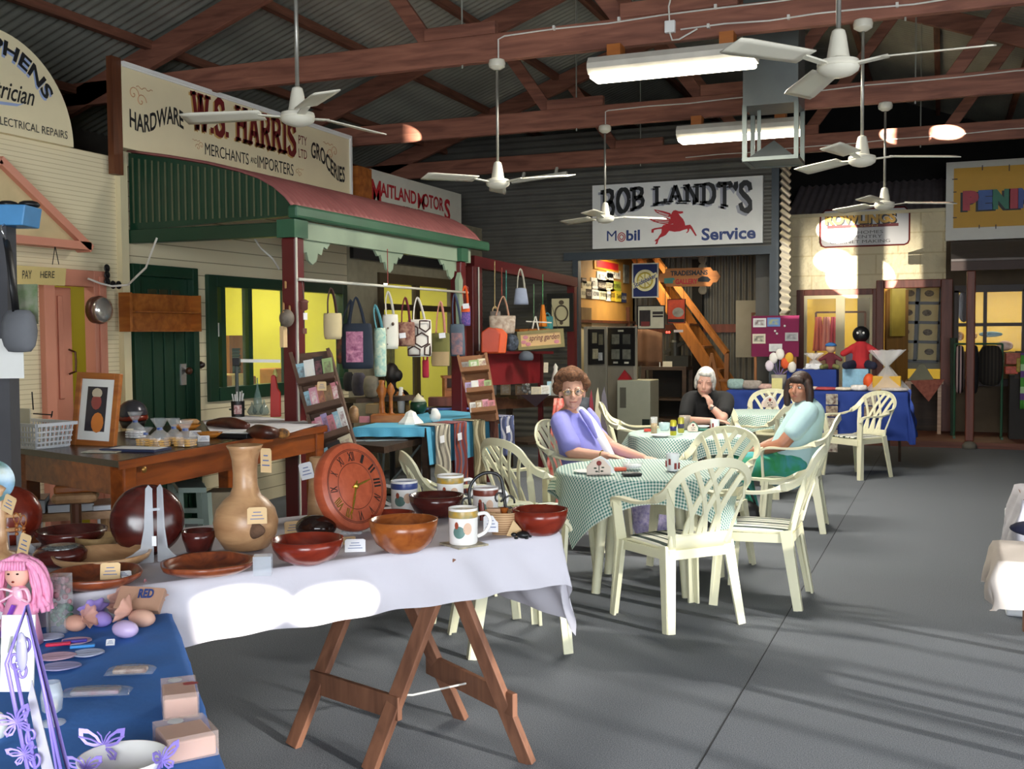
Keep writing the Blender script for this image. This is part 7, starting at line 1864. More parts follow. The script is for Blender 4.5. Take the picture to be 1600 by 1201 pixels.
for i,(px,D) in enumerate(((278,6.4),(322,6.4),(268,6.8),(312,6.8))):
    q=at(px,735,D=D);b=at(px+(6 if px < 300 else 8),800,D=D);MB().bar((b.x,b.y,0),(q.x,q.y,.62),.04,.04).build('leg',m_lad,t,t.location);p[i]=(q.x,q.y)
for z in (.25,.45):
    MB().bar((*p[0],z),(*p[1],z),.03,.03).build('rung',m_lad,t,t.location);MB().bar((*p[2],z),(*p[3],z),.03,.03).build('rung',m_lad,t,t.location)
qs=[p[0],p[1],p[3],p[2]]
MB().add([(x,y,z) for z in (.62,.65) for x,y in qs],[(3,2,1,0),(4,5,6,7),(0,1,5,4),(1,2,6,5),(2,3,7,6),(3,0,4,7)]).build('seat',m_lad,t,t.location)
for i,(px,py,D,w_,h_,cc_,l) in enumerate(((340,770,6.9,.20,.36,0x8f8880,'grey printed carton on the floor under the brown table'),(350,742,7.0,.2,.55,0xb5a58a,'tan carton standing behind the grey printed carton'))):
    c=at(px,py,D=D);MB().box((c.x,c.y,h_/2),(w_,.2,h_),.4).top('carton',mat('carton_%d' % i,cc_,.8,c2=None,var=.15,scale=9),l,'box',bevel=.004)
# ================================================================ CARD RACKS
m_rack=wood('rack_timber',0x6a4e3e,0x4a3529,.6,axis=0);m_rack2=wood('rack_timber_warm',0x9a6a44,0x74492c,.6,axis=0)
CC={'pink':0xd89aaa,'pale blue':0x9fc8d6,'white':0xe2e2de,'green':0x9ab07a,'brown':0x9a7a5a,'lilac':0xb0a0c8,'rose':0xc9808a,'orange':0xc98a64,'grey':0x8f8f8a,'black':0x33302e,'cream':0xd8ccae,'tan':0xa89070}
ORD=('first','second','third','fourth','fifth','sixth','seventh')
def card_rack(lbl,short,top0,top1,bot0,bot1,D0,D1,shelves,mt,z0):
    """ladder-like rack leaning back: pixel corners of its top and bottom edges"""
    a,b=at(*top0,D=D1),at(*top1,D=D1);c,d=at(*bot0,D=D0),at(*bot1,D=D0)
    base=V(((c.x+d.x)/2,(c.y+d.y)/2,z0));t=thing('card_rack',lbl,'card rack',base)
    fl=V((0,0,0))
    e0=c+(c-a)*((c.z-z0)/(a.z-c.z));e1=d+(d-b)*((d.z-z0)/(b.z-d.z))
    nrm=(b-a).cross(a-c).normalized()
    if nrm.dot(FW) > 0:nrm=-nrm
    mb=MB();bk=-nrm*.02
    mb.add([p+q for q in (bk,bk-nrm*.018) for p in (e0,e1,b,a)],[(0,1,2,3),(7,6,5,4),(0,4,5,1),(1,5,6,2),(2,6,7,3),(3,7,4,0)]);mb.build('back_board',mt,t,base)
    for p,q in ((e0,a),(e1,b)):MB().bar(p-nrm*.05,q-nrm*.03,.025,.12,up=nrm).build('side',mt,t,base)
    back=(a+b)/2-nrm*.02;MB().bar(back-V((0,0,.1)),V((back.x-nrm.x*.5,back.y-nrm.y*.5,z0)),.04,.04).build('strut',mt,t,base)
    for si,(fz,cards) in enumerate(shelves):
        p,q=a+(c-a)*fz,b+(d-b)*fz;w=(q-p).length;u=(q-p).normalized();up=(a-c).normalized()
        MB().bar(p+nrm*.035,q+nrm*.035,.075,.022,up=up).build('ledge',mt,t,base);MB().bar(p+nrm*.070+up*.012,q+nrm*.070+up*.012,.012,.038,up=up).build('ledge_lip',mt,t,base)
        n=len(cards);cnt={}
        for i,cn in enumerate(cards):
            cw_=w/n*1.12;hh=(a-c).length*.235*(.66+.06*((i*7+si*3) % 3))
            o=p+u*(w*(i+.5)/n)+nrm*(.020+.007*(i % 2))+up*(hh/2+.012);M=frame(o,u,up)
            row=('top','second','third','bottom')[si]
            l='%s card on the %s shelf of the %s, %s from the left' % (cn,row,short,ORD[i])
            k_=thing('greeting_card',l,'card',o-up*hh/2,0,'greeting cards on the racks')
            MB().box((0,0,0),(cw_,hh,.004),0,M).build('card',mat('card_'+cn.replace(' ','_'),CC[cn],.4,var=.10,scale=20),k_,k_.location)
            MB().box((.0,hh*.02,.003),(cw_*.62,hh*.6,.001),0,M).build('printed_picture',mat('cardpic_%s_%d' % (cn.replace(' ','_'),i % 3),(0x6f5a52,0xe9e6dc,0x8a5a60)[i % 3],.4,c2=CC[cn],scale=(40,70,55)[i % 3]),k_,k_.location)
    return t
card_rack('tall grey-brown card rack leaning back beside the left red post','tall grey-brown rack',(455,552),(513,546),(508,745),(560,722),7.55,7.85,
          [(.27,['pale blue','white','black','green']),(.50,['pale blue','pink','orange','brown','rose']),(.74,['rose','pink','lilac','rose','pale blue','white']),(.97,['pale blue','black','cream'])],m_rack,0)
card_rack('warm brown card rack leaning back before the red stall','warm brown rack',(716,556),(759,552),(738,650),(776,646),9.3,9.5,
          [(.30,['grey','green','cream']),(.64,['lilac','white','rose','green']),(.97,['white','tan','pink','rose'])],m_rack2,.81)
tag_at(503,610,14,14,0,7.45,m_tan,'tan price card clipped on the top ledge of the tall rack',.2,0)
# ================================================================ BLUE-CLOTHED CRAFT TABLE AND ITS GOODS
m_turq=mat('turquoise_cloth',0x5fb4d8,.9,var=.05,scale=6,bump=.15,bscale=40)
CZ=.80
q0,q1,q2,q3=at(552,668,Z=CZ),at(664,668,Z=CZ),at(800,650,Z=CZ),at(690,640,Z=CZ)
t=thing('craft_table','craft table under a turquoise cloth between the two red posts','table',(q0+q1+q2+q3)/4);t.location.z=0;O=t.location
c_=(q0+q1+q2+q3)/4
qs=[q0,q1,q2,q3]
mb=MB();mb.add([p+V((0,0,z)) for z in (-.035,-.005) for p in qs],[(0,1,2,3),(7,6,5,4),(0,4,5,1),(1,5,6,2),(2,6,7,3),(3,7,4,0)]);mb.build('tabletop',m_dkw,t,O)
for p in qs:pp=p+(c_-p)*.08;MB().bar((pp.x,pp.y,0),(pp.x,pp.y,CZ-.035),.05,.05).build('leg',m_dkw,t,O)
def edge_drop(a,b,h,n=30,seed=0):
    out=V((b-a).cross(V((0,0,1)))).normalized()
    return lambda u,v:a+(b-a)*u+out*(.012+.02*v+.012*v*math.sin(u*n+seed))-V((0,0,h*v))
mb=MB();mb.add([p+V((0,0,.0)) for p in qs],[(0,1,2,3)])
mb.grid(edge_drop(q0,q1,.07,20),30,4);mb.grid(edge_drop(q1,q2,.30,34,1),60,8); 
mb.top('tablecloth',m_turq,'turquoise cloth on the craft table below the hanging bags','tablecloth',smooth=False,org=c_-V((0,0,.1)),solid=.004)
# scarves hanging over the front edge
SC_=[('grey and cream striped scarf, leftmost on the turquoise table front',.045,.16,[(.25,0x8a8378),(.2,0xcfc8b4),(.2,0x6f6a60),(.35,0xb5ad9c)]),
       ('rust red woven scarf, second along the turquoise table front',.23,.17,[(.3,0x8a3f38),(.2,0x5f4a5a),(.25,0xa0523c),(.25,0x6a6a80)]),
       ('olive and cream striped scarf, third along the turquoise table front',.45,.17,[(.3,0x8a8064),(.25,0xbdb394),(.45,0x6e644c)]),
       ('dark brown scarf, fourth along the turquoise table front',.66,.11,[(.5,0x46261e),(.5,0x5a3428)]),
       ('blue and grey striped scarf, rightmost on the turquoise table front',.80,.17,[(.3,0x5a648c),(.3,0xb0b0b8),(.4,0x444a68)])]
for i,(l,f,w_,cols) in enumerate(SC_):
    a=q1+(q2-q1)*f;L=(q2-q1).length;u=(q2-q1).normalized();out=u.cross(V((0,0,1))).normalized()
    m_=stripes('scarf_%d' % i,cols,axis=0,period=.05,rough=.9,coords='UV')
    hL=(.62,.60,.56,.3,.35)[i]
    mb=MB();wm=w_*L*.9
    mb.grid(lambda u_,v,a=a,wm=wm,hL=hL,i=i:a+u*(wm*(u_-.0))+out*(.055+.018*math.sin(u_*15+i)+.012*v)+V((0,0,.012-hL*v)),18,14,uvfn=lambda u_,v,wm=wm:(wm*u_+.012*math.sin(v*9),v))
    mb.grid(lambda u_,v,a=a,wm=wm:a+u*(wm*u_)-out*(.15*v-.055*(1-v))+V((0,0,.014)),8,3,uvfn=lambda u_,v,wm=wm:(wm*u_,v))
    mb.top('woven_scarf',m_,l,'scarf','woven scarves',smooth=True,solid=.005)
    if i in (0,1,4):p=a+u*(wm*.3)+out*.085-V((0,0,.10));M=frame(p,u,(0,0,1));MB().box((0,0,0),(.06,.06,.002),.1,M).top('price_tag',m_tagw,'white square tag on the '+l.split(',')[0],'price tag')
# black folding side table with papers
a0,a1,a2,a3=at(520,690,Z=.70),at(600,698,Z=.70),at(668,682,Z=.70),at(590,676,Z=.70)
t=thing('folding_table','dark folding table with papers in front of the turquoise table','table',(a0+a1+a2+a3)/4);t.location.z=0;O=t.location
qs=[a0,a1,a2,a3];mb=MB();mb.add([p+V((0,0,z)) for z in (-.05,0) for p in qs],[(0,1,2,3),(7,6,5,4),(0,4,5,1),(1,5,6,2),(2,6,7,3),(3,7,4,0)]);mb.build('tabletop',m_dkw,t,O)
cc_=(a0+a1+a2+a3)/4
for i in range(4):p=qs[i]+(cc_-qs[i])*.12;q=qs[(i+2) % 4]+(cc_-qs[(i+2) % 4])*.45;MB().tube([p-V((0,0,.05)),V((q.x,q.y,0))],.011,6).build('leg',m_galv_edge,t,O)
for i,(px,py,s_,cc2,l) in enumerate(((560,687,.30,0xb0bcc4,'pale grey paper sheet at the left of the dark folding table'),(600,686,.34,0x9fb0b8,'bluish paper sheet in the middle of the dark folding table'),(636,681,.26,0x8fb0c8,'pale blue paper sheet at the right of the dark folding table'))):
    p=at(px,py,Z=.702+.003*i);MB().box(p,(s_,s_*.7,.003),.5+.2*i).top('paper_sheet',mat('paper_%d' % i,cc2,.6),l,'paper')
def onc(px,py,z=CZ):c=at(px,py,Z=z+.001);return c,mpp(c)
# goods on the turquoise table
c,k=onc(642,662)
t=thing('white_cone_ornament','white flared ceramic ornament with brown flowers on the turquoise cloth','ornament',c)
MB().lathe([(21*k,0),(20*k,3*k),(11*k,12*k),(8*k,18*k),(.001,22*k)],c,8).build('cone',m_white,t,c);MB().ell(c+V((0,0,17*k)),(5*k,5*k,4*k)).build('brown_flower',m_tan,t,c,smooth=True)
c,k=onc(680,660)
b=MB();b.ell(c+V((0,0,10*k)),(9*k,9*k,10*k));b.ell(c+V((0,-2*k,17*k)),(7*k,7*k,6*k)); 
blob(b,'dog_ornament',m_white,None,c,.01,2);o_=bpy.data.objects['dog_ornament'];o_.location=c;tag(o_,'small white dog-shaped ornament with black ear on the turquoise cloth','ornament')
MB().ell(c+V((-.03,-.03,18*k)),(4*k,3*k,5*k)).build('black_ear',m_black,o_,c,smooth=True)
c,k=onc(654,646)
t=thing('green_pot','dark green lidded pot behind the white flared ornament','pot',c)
MB().lathe([(8*k,0),(13*k,8*k),(13*k,16*k),(11*k,19*k),(.001,19*k)],c,24).build('pot',m_dkgreen,t,c,smooth=True);MB().lathe([(12*k,19*k),(8*k,25*k),(3*k,29*k),(.001,32*k)],c,20).build('lid',mat('cream_lid',0xd8d0b4,.4),t,c,smooth=True)
c,k=onc(627,645)
t=thing('white_bottle','slim white bottle with flower stems on the craft table','bottle',c);MB().lathe([(5*k,0),(6*k,18*k),(5*k,24*k),(3*k,36*k),(3.4*k,40*k),(.001,41*k)],c,18).build('bottle',m_white,t,c,smooth=True)
mb=MB(); 
for i in range(5):mb.ell(c+V(((i-2.6)*3*k,.0,(27+4*(i % 2))*k)),(3*k,3*k,3*k),None,8,6)
mb.build('orange_flowers',mat('orange_bloom',0xb8763c,.8),t,c,smooth=True)
for i,(px,pyb,prof,mt_,l) in enumerate(((597,652,[(14,0),(12,4),(5,8),(4,30),(9,42),(4,52),(5,58),(.01,59)],m_orangewood,'orange timber candlestick on the craft table, left'),(611,652,[(10,0),(9,4),(3,8),(3,34),(7,42),(4,50),(.01,55)],m_orangewood,'orange timber candlestick on the craft table, right'),(553,660,[(7,0),(8,12),(7,22),(3,26),(.01,27)],m_light,'round-topped pale timber block beside the tall rack'))):
    c,k=onc(px,pyb);MB().lathe([(r*k,z*k) for r,z in prof],c,18).top('timber_ornament',mt_,l,'ornament',smooth=True,org=c)
for i,(px,py,w_,h_,mt_,l) in enumerate(((612,659,62,12,m_orangewood,'long low orange timber box on the craft table'),(586,645,26,14,m_tan,'tan cardboard box behind the candlesticks'),(690,634,40,14,m_redwood,'red-brown timber box at the back of the craft table'))):
    c,k=onc(px,py);M=frame(c,(RT.x,RT.y,0),(FW.x,FW.y,0));MB().box((0,0,h_*k/2),(w_*k,.16,h_*k),0,M).top('timber_box',mt_,l,'box',bevel=.004)
c,k=onc(570,660);MB().box(c+V((0,0,5*k)),(.09,.02,10*k),.4).top('little_photo',mat('card_rose',0xc9808a),'tiny framed photo beside the round-topped timber block','picture')
c,k=onc(712,633,.8)
t=thing('timber_cabinet','small orange timber cabinet with open shelf, right of the craft table','cabinet',c)
M=frame(c,Matrix.Rotation(.2,3,'Z') @ V((RT.x,RT.y,0)),(0,0,1));w,h=34*k,46*k
mb=MB()
for s in (-1,1):mb.box((s*(w/2-.012),h/2,-.1),(.024,h,.2),0,M)
mb.box((0,h-.012,-.1),(w*1.12,.024,.22),0,M);mb.box((0,h*.55,-.1),(w,.02,.2),0,M);mb.box((0,.012,-.1),(w,.024,.2),0,M);mb.build('body',m_orangewood,t,c);MB().box((0,h*.28,-.01),(w*.8,h*.45,.012),0,M).build('door',m_orangewood,t,c);MB().box((0,h/2,-.195),(w,h,.01),0,M).build('back_panel',m_brown,t,c)
c,k=onc(700,640);MB().box(c+V((0,0,.01)),(.5,.14,.012),.45).top('blue_folded_cloth',mat('violet_blue_cloth',0x5a6cb0,.9),'violet blue folded cloth at the right back of the turquoise table','cloth',bevel=.004)
# bust of a dark figure in the window
c=at(612,640,D=10.5);k=mpp(c)
b=MB();hz=at(612,583,D=10.5).z
b.ell((c.x,c.y,hz),(.075,.085,.105));b.ell((c.x+.06,c.y+.02,hz-.02),(.05,.05,.06));limb(b,[(c.x,c.y,hz-.2),(c.x,c.y,hz-.08)],[.05,.045]);limb(b,[(c.x-.10,c.y,hz-.24),(c.x+.10,c.y,hz-.24)],[.09,.09]);limb(b,[(c.x,c.y,hz-.55),(c.x,c.y,hz-.25)],[.14,.12])
t=thing('mannequin_bust','dark mannequin bust in a gold patterned wrap before the motors window','mannequin',V((c.x,c.y,0)))
blob(b,'bust',mat('dark_bust',0x1f1612,.5),t,t.location,.01,2)
MB().grid(lambda u,v:V((c.x+(.17+.06*v)*math.cos(2*PI*u),c.y+(.13+.05*v)*math.sin(2*PI*u),hz-.22-.34*v)),24,6).build('wrap',mat('gold_wrap',0x8a6a2c,.8,c2=0x2f2418,scale=25),t,t.location,smooth=True)
MB().tube([(c.x,c.y,0),(c.x,c.y,hz-.5)],.03,10).build('pole',m_black,t,t.location)
MB().lathe([(.16,0),(.16,.02),(.03,.03),(.001,.03)],(c.x,c.y,0),20).build('base',m_black,t,t.location)
# dark stall desk with hanging odds behind the tall rack
s0,s1=at(545,622,Z=.97),at(650,617,Z=.97)
t=thing('back_bench','narrow dark bench behind the craft table','bench',(s0+s1)/2);t.location.z=0;O=t.location
MB().bar(s0-V((0,0,.02)),s1-V((0,0,.02)),.26,.04).build('top',m_dkw,t,O)
for p in (s0,s1):MB().bar((p.x,p.y,0),(p.x,p.y,.93),.06,.06).build('leg',m_dkw,t,O)
for i,(px,py,w_,h_,cc_,l) in enumerate(((561,600,20,36,0x5a5560,'grey and purple bag standing on the dark bench, left'),(580,604,22,34,0x8a8272,'grey-beige bag standing on the dark bench, right'),(545,596,14,30,0x1d1c1e,'black cloth bag with a white bow at the dark bench end'))):
    c=at(px,py+h_/2,Z=.972);k=mpp(c);MB().ell(c+V((0,0,h_*k/2)),(w_*k/2,.06,h_*k/2),fn=lambda v:V((max(-1,min(1,v.x*1.3)),v.y,max(-1,min(1,v.z*1.2))))).top('standing_bag',mat('sbag%d' % i,cc_,.9,var=.25,scale=12),l,'bag',smooth=True)
# ================================================================ HANGING BAGS
XP=-4.34
pa,pb=at(467,436,X=XP),at(731,457,X=XP)
MB().tube([pa,pb],.011,8).top('hanging_pole',m_offwhite,'long white pole strung between the red posts, hung with bags','pole',smooth=True)
mb=MB();mb.tube([at(606,448,X=XP),V((XP,at(606,448,X=XP).y,2.27))],.004,5);mb.tube([pb,V((pb.x,pb.y,pb.z+.05)),V((-4.40,9.68,pb.z+.10))],.006,5);mb.tube([pa,V((XV+.05,6.78,pa.z))],.006,5);mb.top('pole_cord',mat('red_cord',0x9a4a44,.8),'thin cord holding the bag pole up to the veranda beam','cord')
def bagp(name,lbl,box,hook,cols,strap,D=None,X=XP,n=2,dp=.07,sq=1.38,panel=None,taper=0,tagc=None):
    x0,y0,x1,y1=box;cx,cy=(x0+x1)/2,(y0+y1)/2
    c=at(cx,cy,X=X) if D is None else at(cx,cy,D=D);k=mpp(c);w,h=(x1-x0)*k,(y1-y0)*k
    Dd=depth(c);M=frame(c,V((RT.x,RT.y,0)),(0,0,1))
    t=thing(name,lbl,'bag',c-V((0,0,h/2)),0,'hanging bags');O=t.location
    def sh(v):
        x=math.copysign(min(1,abs(v.x)*sq),v.x);y=math.copysign(min(1,abs(v.z)*sq),v.z)
        x *= 1-taper*(y*.5+.5) if taper > 0 else 1+taper*(.5-y*.5)
        return V((x,y,v.y*(1.0-.35*y)))
    MB().ell((0,0,0),(w/2,h/2,dp),M,24,16,fn=sh).build('bag_body',cols,t,O,smooth=True)
    hk=at(hook[0],hook[1],D=Dd)
    for s in (-1,1)[:n]:
        off=V((FW.x,FW.y,0))*(.02*s)
        p0,p1=M @ V((-w*.24,h*.46,0))+off,M @ V((w*.24,h*.46,0))+off
        MB().tube(catm([p0,p0.lerp(hk,.6)+off*.5+RT*(-.012),hk+V((0,0,.006)),p1.lerp(hk,.6)+off*.5+RT*(.012),p1],4),.012,6,flat=.35).build('handle',strap,t,O,smooth=True)
    if panel:
        pm,(fx0,fy0,fx1,fy1)=panel
        MB().grid(lambda u,v:M @ V(((fx0+(fx1-fx0)*u-.5)*w,(fy0+(fy1-fy0)*v-.5)*h,dp*1.02*math.sqrt(max(.15,1-min(1,abs(2*((fx0+(fx1-fx0)*u)-.5))/1.25)**2)*.9)*(1.0-.35*(2*(fy0+(fy1-fy0)*v)-1)*.5)+.012)),8,8).build('patterned_panel',pm,t,O,smooth=True)
    if tagc:p=at(*tagc,D=Dd-dp-.03);Mq=frame(p,V((RT.x,RT.y,0)),(0,0,1));MB().box((0,0,0),(10*k,8*k,.002),.1,Mq).build('swing_tag',m_tagw,t,O)
    return t,M,w,h,k
def pat(n,a,b,s):return mat(n,a,.9,c2=b,scale=s,dist=.5)
m_navyden=mat('navy_denim',0x2c3442,.9,var=.12);m_browns=mat('brown_strap',0x3f2620,.8)
bagp('cloth_pouch','cream canvas bag with a brown strap, second along the pole',(506,489,534,530),(517,452),mat('cream_canvas',0xcdbc94,.9,var=.08),m_browns,n=1,taper=-.1)
bagp('tote_bag','large navy tote with a pink floral panel hanging on the pole',(534,505,583,576),(556,466),m_navyden,m_navyden,panel=(pat('pink_floral',0xe2a0ba,0x8f4a70,30),(.18,.15,.72,.82)),taper=.08)
bagp('cloth_bag','small rusty floral bag tucked behind the navy tote',(527,520,546,568),(548,470),pat('rust_floral',0x9a5a40,0x4a4a3a,26),m_navyden,X=XP-.14,n=1)
bagp('cloth_bag','narrow pale blue floral bag hanging right of the navy tote',(585,512,603,588),(586,478),pat('aqua_floral',0xdfe4c8,0x7ab0ac,22),mat('teal_strap',0x4f8a94,.8),n=1)
t,M,w,h,k=bagp('cloth_bag','white bag printed with dark and tan spots hanging on the pole',(598,491,622,545),(606,457),mat('white_spot_cloth',0xdcd8ce,.9,var=.05),mat('pale_strap',0xc4c0b4,.8),n=1)
mb=MB()
for x,y,r in ((.22,.22,.10),(-.25,-.1,.09),(.12,-.18,.11),(-.12,-.36,.08),(-.1,.1,.06)):mb.ell((x*w,y*h,.062),(r*w,r*w*1.2,.012),M,10,6)
mb.build('printed_spots',mat('spot_dark',0x3a3232,.9,c2=0x9a7a5c,scale=30),t,t.location,smooth=True)
bagp('cloth_bag','maroon-edged floral bag with a white card beside the hexagon bag',(621,503,648,541),(633,466),pat('maroon_floral',0xb08a74,0x5a2228,24),mat('maroon_strap',0x6e2430,.8),n=1,tagc=(629,524))
t,M,w,h,k=bagp('patchwork_bag','white hexagon patchwork bag with brown seams hanging on the pole',(637,499,674,557),(652,466),mat('hex_white',0xe6e0d6,.9,var=.03),mat('white_strap',0xd8d2c8,.8),n=1)
mb=MB();hx=.30
for cx_,cy_ in ((.12,-.05),(-.30,.18),(.30,.36),(-.22,-.40),(.5,-.35)):
    pts=[(cx_*w+hx*w*math.cos(a*PI/3+.5),cy_*h+hx*w*math.sin(a*PI/3+.5)) for a in range(6)]
    pts=[(max(-w*.46,min(w*.46,x)),max(-h*.46,min(h*.46,y))) for x,y in pts]
    mb.tube([M @ V((x,y,.074*math.sqrt(max(.1,1-(x/(w*.56))**2*.8))+.004)) for x,y in pts],.008,5,closed=True)
mb.build('brown_seams',m_browns,t,t.location,smooth=True)
bagp('cloth_pouch','narrow red pouch dangling below the hexagon patchwork bag',(660,562,670,590),(665,553),mat('red_felt',0xa01f34,.9),mat('red_felt',0xa01f34),n=1,dp=.03)
bagp('tote_bag','olive and tan tote with pink handles hanging on the pole',(674,520,703,572),(688,472),mat('olive_cloth',0x6c6a3a,.9,var=.1),mat('pink_strap',0xc08070,.8),panel=(mat('hessian',0xa8906a,.9,var=.1),(.04,.02,.98,.44)),n=2,taper=.02,tagc=(691,524))
bagp('tote_bag','denim blue floral tote hanging at the right end of the pole',(702,506,727,556),(710,460),mat('denim',0x53606e,.9,var=.12),mat('denim_strap',0x3c4660,.8),panel=(pat('coral_floral',0xa87874,0x566072,26),(.15,.05,.85,.72)),n=1,taper=.12)
bagp('cloth_bag','orange bag with a blue speckled base hung on the pole end',(719,478,735,509),(726,448),pat('blue_speckle',0x31448a,0x8a5a9a,60),mat('orange_cloth',0xe05a20,.8),n=2,tagc=(728,478),panel=(mat('orange_cloth',0xe05a20),(.02,.70,.98,1.0)))
# round rope-hung pot and lantern by the left post
c=at(448,497,X=-4.30);k=mpp(c)
t=thing('hanging_gourd','round grey gourd hung on a rope from the left red post','ornament',c)
MB().ell(c,(12*k,12*k,14*k)).build('gourd',mat('grey_gourd',0x83776a,.6,c2=0x5d5348,scale=20),t,c,smooth=True)
hk=at(446,449,X=-4.30)
for s in (-1,1):MB().tube([c+V((0,s*9*k,9*k)),c+V((0,s*9*k,9*k)).lerp(hk,.5)+V((0,s*.008,0)),hk],.008,6).build('rope',mat('jute_rope',0xa87f50,.9),t,c,smooth=True)
MB().tube([c-V((0,0,13*k)),at(452,522,X=-4.30)],.003,5).build('tail_cord',m_black,t,c)
c=at(443,526,X=-4.33);MB().box(c,(.03,.05,.15)).top('wooden_chime',m_tan,'pale wooden chime hanging below the grey gourd','ornament')
c=at(475,477,X=-4.30);k=mpp(c)
t=thing('hanging_lantern','small dull red lantern ornament with white tag by the left post','ornament',c)
MB().lathe([(3*k,-8*k),(6*k,-6*k),(6*k,4*k),(8*k,6*k),(4*k,9*k),(.001,10*k)],c,16).build('lantern',mat('dull_red',0x6d4038,.6),t,c,smooth=True)
MB().tube([c+V((0,0,9*k)),at(472,438,X=-4.34)],.003,5).build('cord',m_black,t,c)
p=c-V((-.01,0,17*k));MB().box(p,(.004,.05,.05)).build('tag',m_tagw,t,c);MB().tube([c-V((0,0,8*k)),c-V((0,0,38*k))],.003,5).build('tail',m_black,t,c);MB().box(c-V((0,0,40*k)),(.01,.05,.04),0).build('tail_charm',mat('dull_red',0x6d4038),t,c)
# ================================================================ RED STALL BESIDE THE GARAGE
p0=at(735,408,Y=10.55);p1=at(897,441,Y=13.3)
t=thing('red_stall','dark red market stall frame with shelves between awning and garage','stall',V((p0.x,10.55,0)));O=t.location
MB().bar(p0,p1,.10,.12).build('lintel',m_redpost,t,O)
for dx,dy in ((0,0),(.0,.14)):MB().bar((p0.x+dx,p0.y+dy,0),(p0.x+dx,p0.y+dy,p0.z-.05),.11,.11).build('post',m_redpost,t,O,bevel=.01)
MB().bar((p0.x+.07,p0.y+.06,.3),(p0.x+.07,p0.y+.06,p0.z-.06),.012,.012).build('pale_edge',m_offwhite,t,O)
MB().bar((p1.x-.03,p1.y,0),(p1.x-.03,p1.y,p1.z-.05),.10,.10).build('post',m_redpost,t,O)
r0,r1=at(757,551,D=11.2),at(842,551,D=12.2)
MB().bar(r0-V((0,0,.17)),r1-V((0,0,.17)),.03,.34).build('back_board',mat('stall_red',0x7d1a20,.5),t,O)
MB().bar(r0+V((0,.1,0)),r1+V((0,.1,0)),.30,.03).build('shelf',m_redpost,t,O)
for q in (r0,r1):MB().bar((q.x,q.y+.05,0),(q.x,q.y+.05,q.z),.05,.05).build('upright',m_redpost,t,O)
s0,s1=at(797,516,D=11.9),at(845,515,D=12.4);MB().bar(s0,s1,.25,.025).build('upper_shelf',m_stair,t,O)
# ledger desk below
u0,u1=at(770,618,Z=.86),at(872,613,Z=.86)
t=thing('stall_table','dark timber stall table of cards left of the lavender jacket woman','table',(u0+u1)/2);t.location.z=0;O=t.location
MB().bar(u0+V((0,.25,-.02)),u1+V((0,.25,-.02)),.6,.04).build('top',m_dkw,t,O);MB().bar(u0-V((0,0,.09)),u1-V((0,0,.09)),.03,.13).build('front_apron',wood('stall_front',0x7a4e34,0x5a3622,.5,axis=0),t,O)
for p in (u0,u1):
    for y in (.02,.5):MB().bar((p.x,p.y+y,0),(p.x,p.y+y,.82),.06,.06).build('leg',m_dkw,t,O)
MB().bar(u0+V((.1,.3,-.55)),u1+V((-.1,.3,-.55)),.5,.03).build('low_shelf',m_dkw,t,O)
tri=at(838,618,Z=.865);k=mpp(tri);M=frame(tri-V((0,.06,0)),(RT.x,RT.y,0),(0,0,1))
MB().prism([(-22*k,2*k),(24*k,3*k),(2*k,-17*k)][::-1],-.004,.004,M).top('pointed_cloth',mat('maroon_black',0x2a1a22,.9),'dark pointed cloth corner hanging over the stall table edge','cloth')
STUFF=[('framed_card',770,612,12,20,'grey','small grey framed card leaning at the left of the stall table'),('framed_card',790,608,16,18,'tan','tan framed card on the stall table, beside the grey one'),('framed_card',815,606,20,16,'brown','brown framed card in the middle of the stall table'),('card_booklet',838,607,16,14,'cream','open cream booklet on the stall table'),('card_booklet',852,606,14,16,'white','white booklet leaning on the stall table'),('tall_card',862,600,14,22,'pale blue','pale blue card behind the white booklet'),('tall_card',853,574,7,16,'cream','small cream ticket on a stick above the stall table')]
for i,(nm,px,py,w_,h_,cn,l) in enumerate(STUFF):
    c=at(px,py,Y=u0.y+.1+.05*(i % 3));k=mpp(c);c.z=.862+h_*k/2 if i < 6 else c.z
    M=frame(c,Matrix.Rotation(.15*((i % 3)-1),3,'Z') @ V((RT.x,RT.y,0)),(0,0,1)) @ Matrix.Rotation(-.25,4,'X')
    t=thing(nm,l,'card',V((c.x,c.y,c.z-h_*k/2)),0,None);MB().box((0,0,0),(w_*k,h_*k,.006),0,M).build('card',mat('card_'+cn.replace(' ','_'),CC[cn]),t,t.location);MB().box((0,0,.004),(w_*k*.7,h_*k*.7,.002),0,M).build('print',mat('print_%d' % i,0xbfb8a8,.5,c2=CC[cn],scale=40),t,t.location)
c=at(868,585,Y=u0.y+.25);k=mpp(c);c.z=.862
t=thing('white_angel','tall pale pointed figure behind the lavender woman on the stall table','figurine',c)
MB().lathe([(12*k,0),(9*k,14*k),(5*k,32*k),(3*k,40*k),(4*k,44*k),(.001,50*k)],c,12).build('figure',m_offwhite,t,c,smooth=True)
c=at(822,606,Y=u0.y+.06);k=mpp(c);c.z=.862;mb=MB();rnd=random.Random(6)
for i in range(14):mb.ell(c+V((rnd.uniform(-6,6)*k,rnd.uniform(-.03,.03),rnd.uniform(2,20)*k)),rnd.uniform(2,4)*k,None,7,5)
mb.top('shiny_spray',mat('silver_spray',0x9a9a98,.3,.5,var=.3,scale=40),'shiny silver spray ornament in the middle of the stall table','ornament',smooth=True)
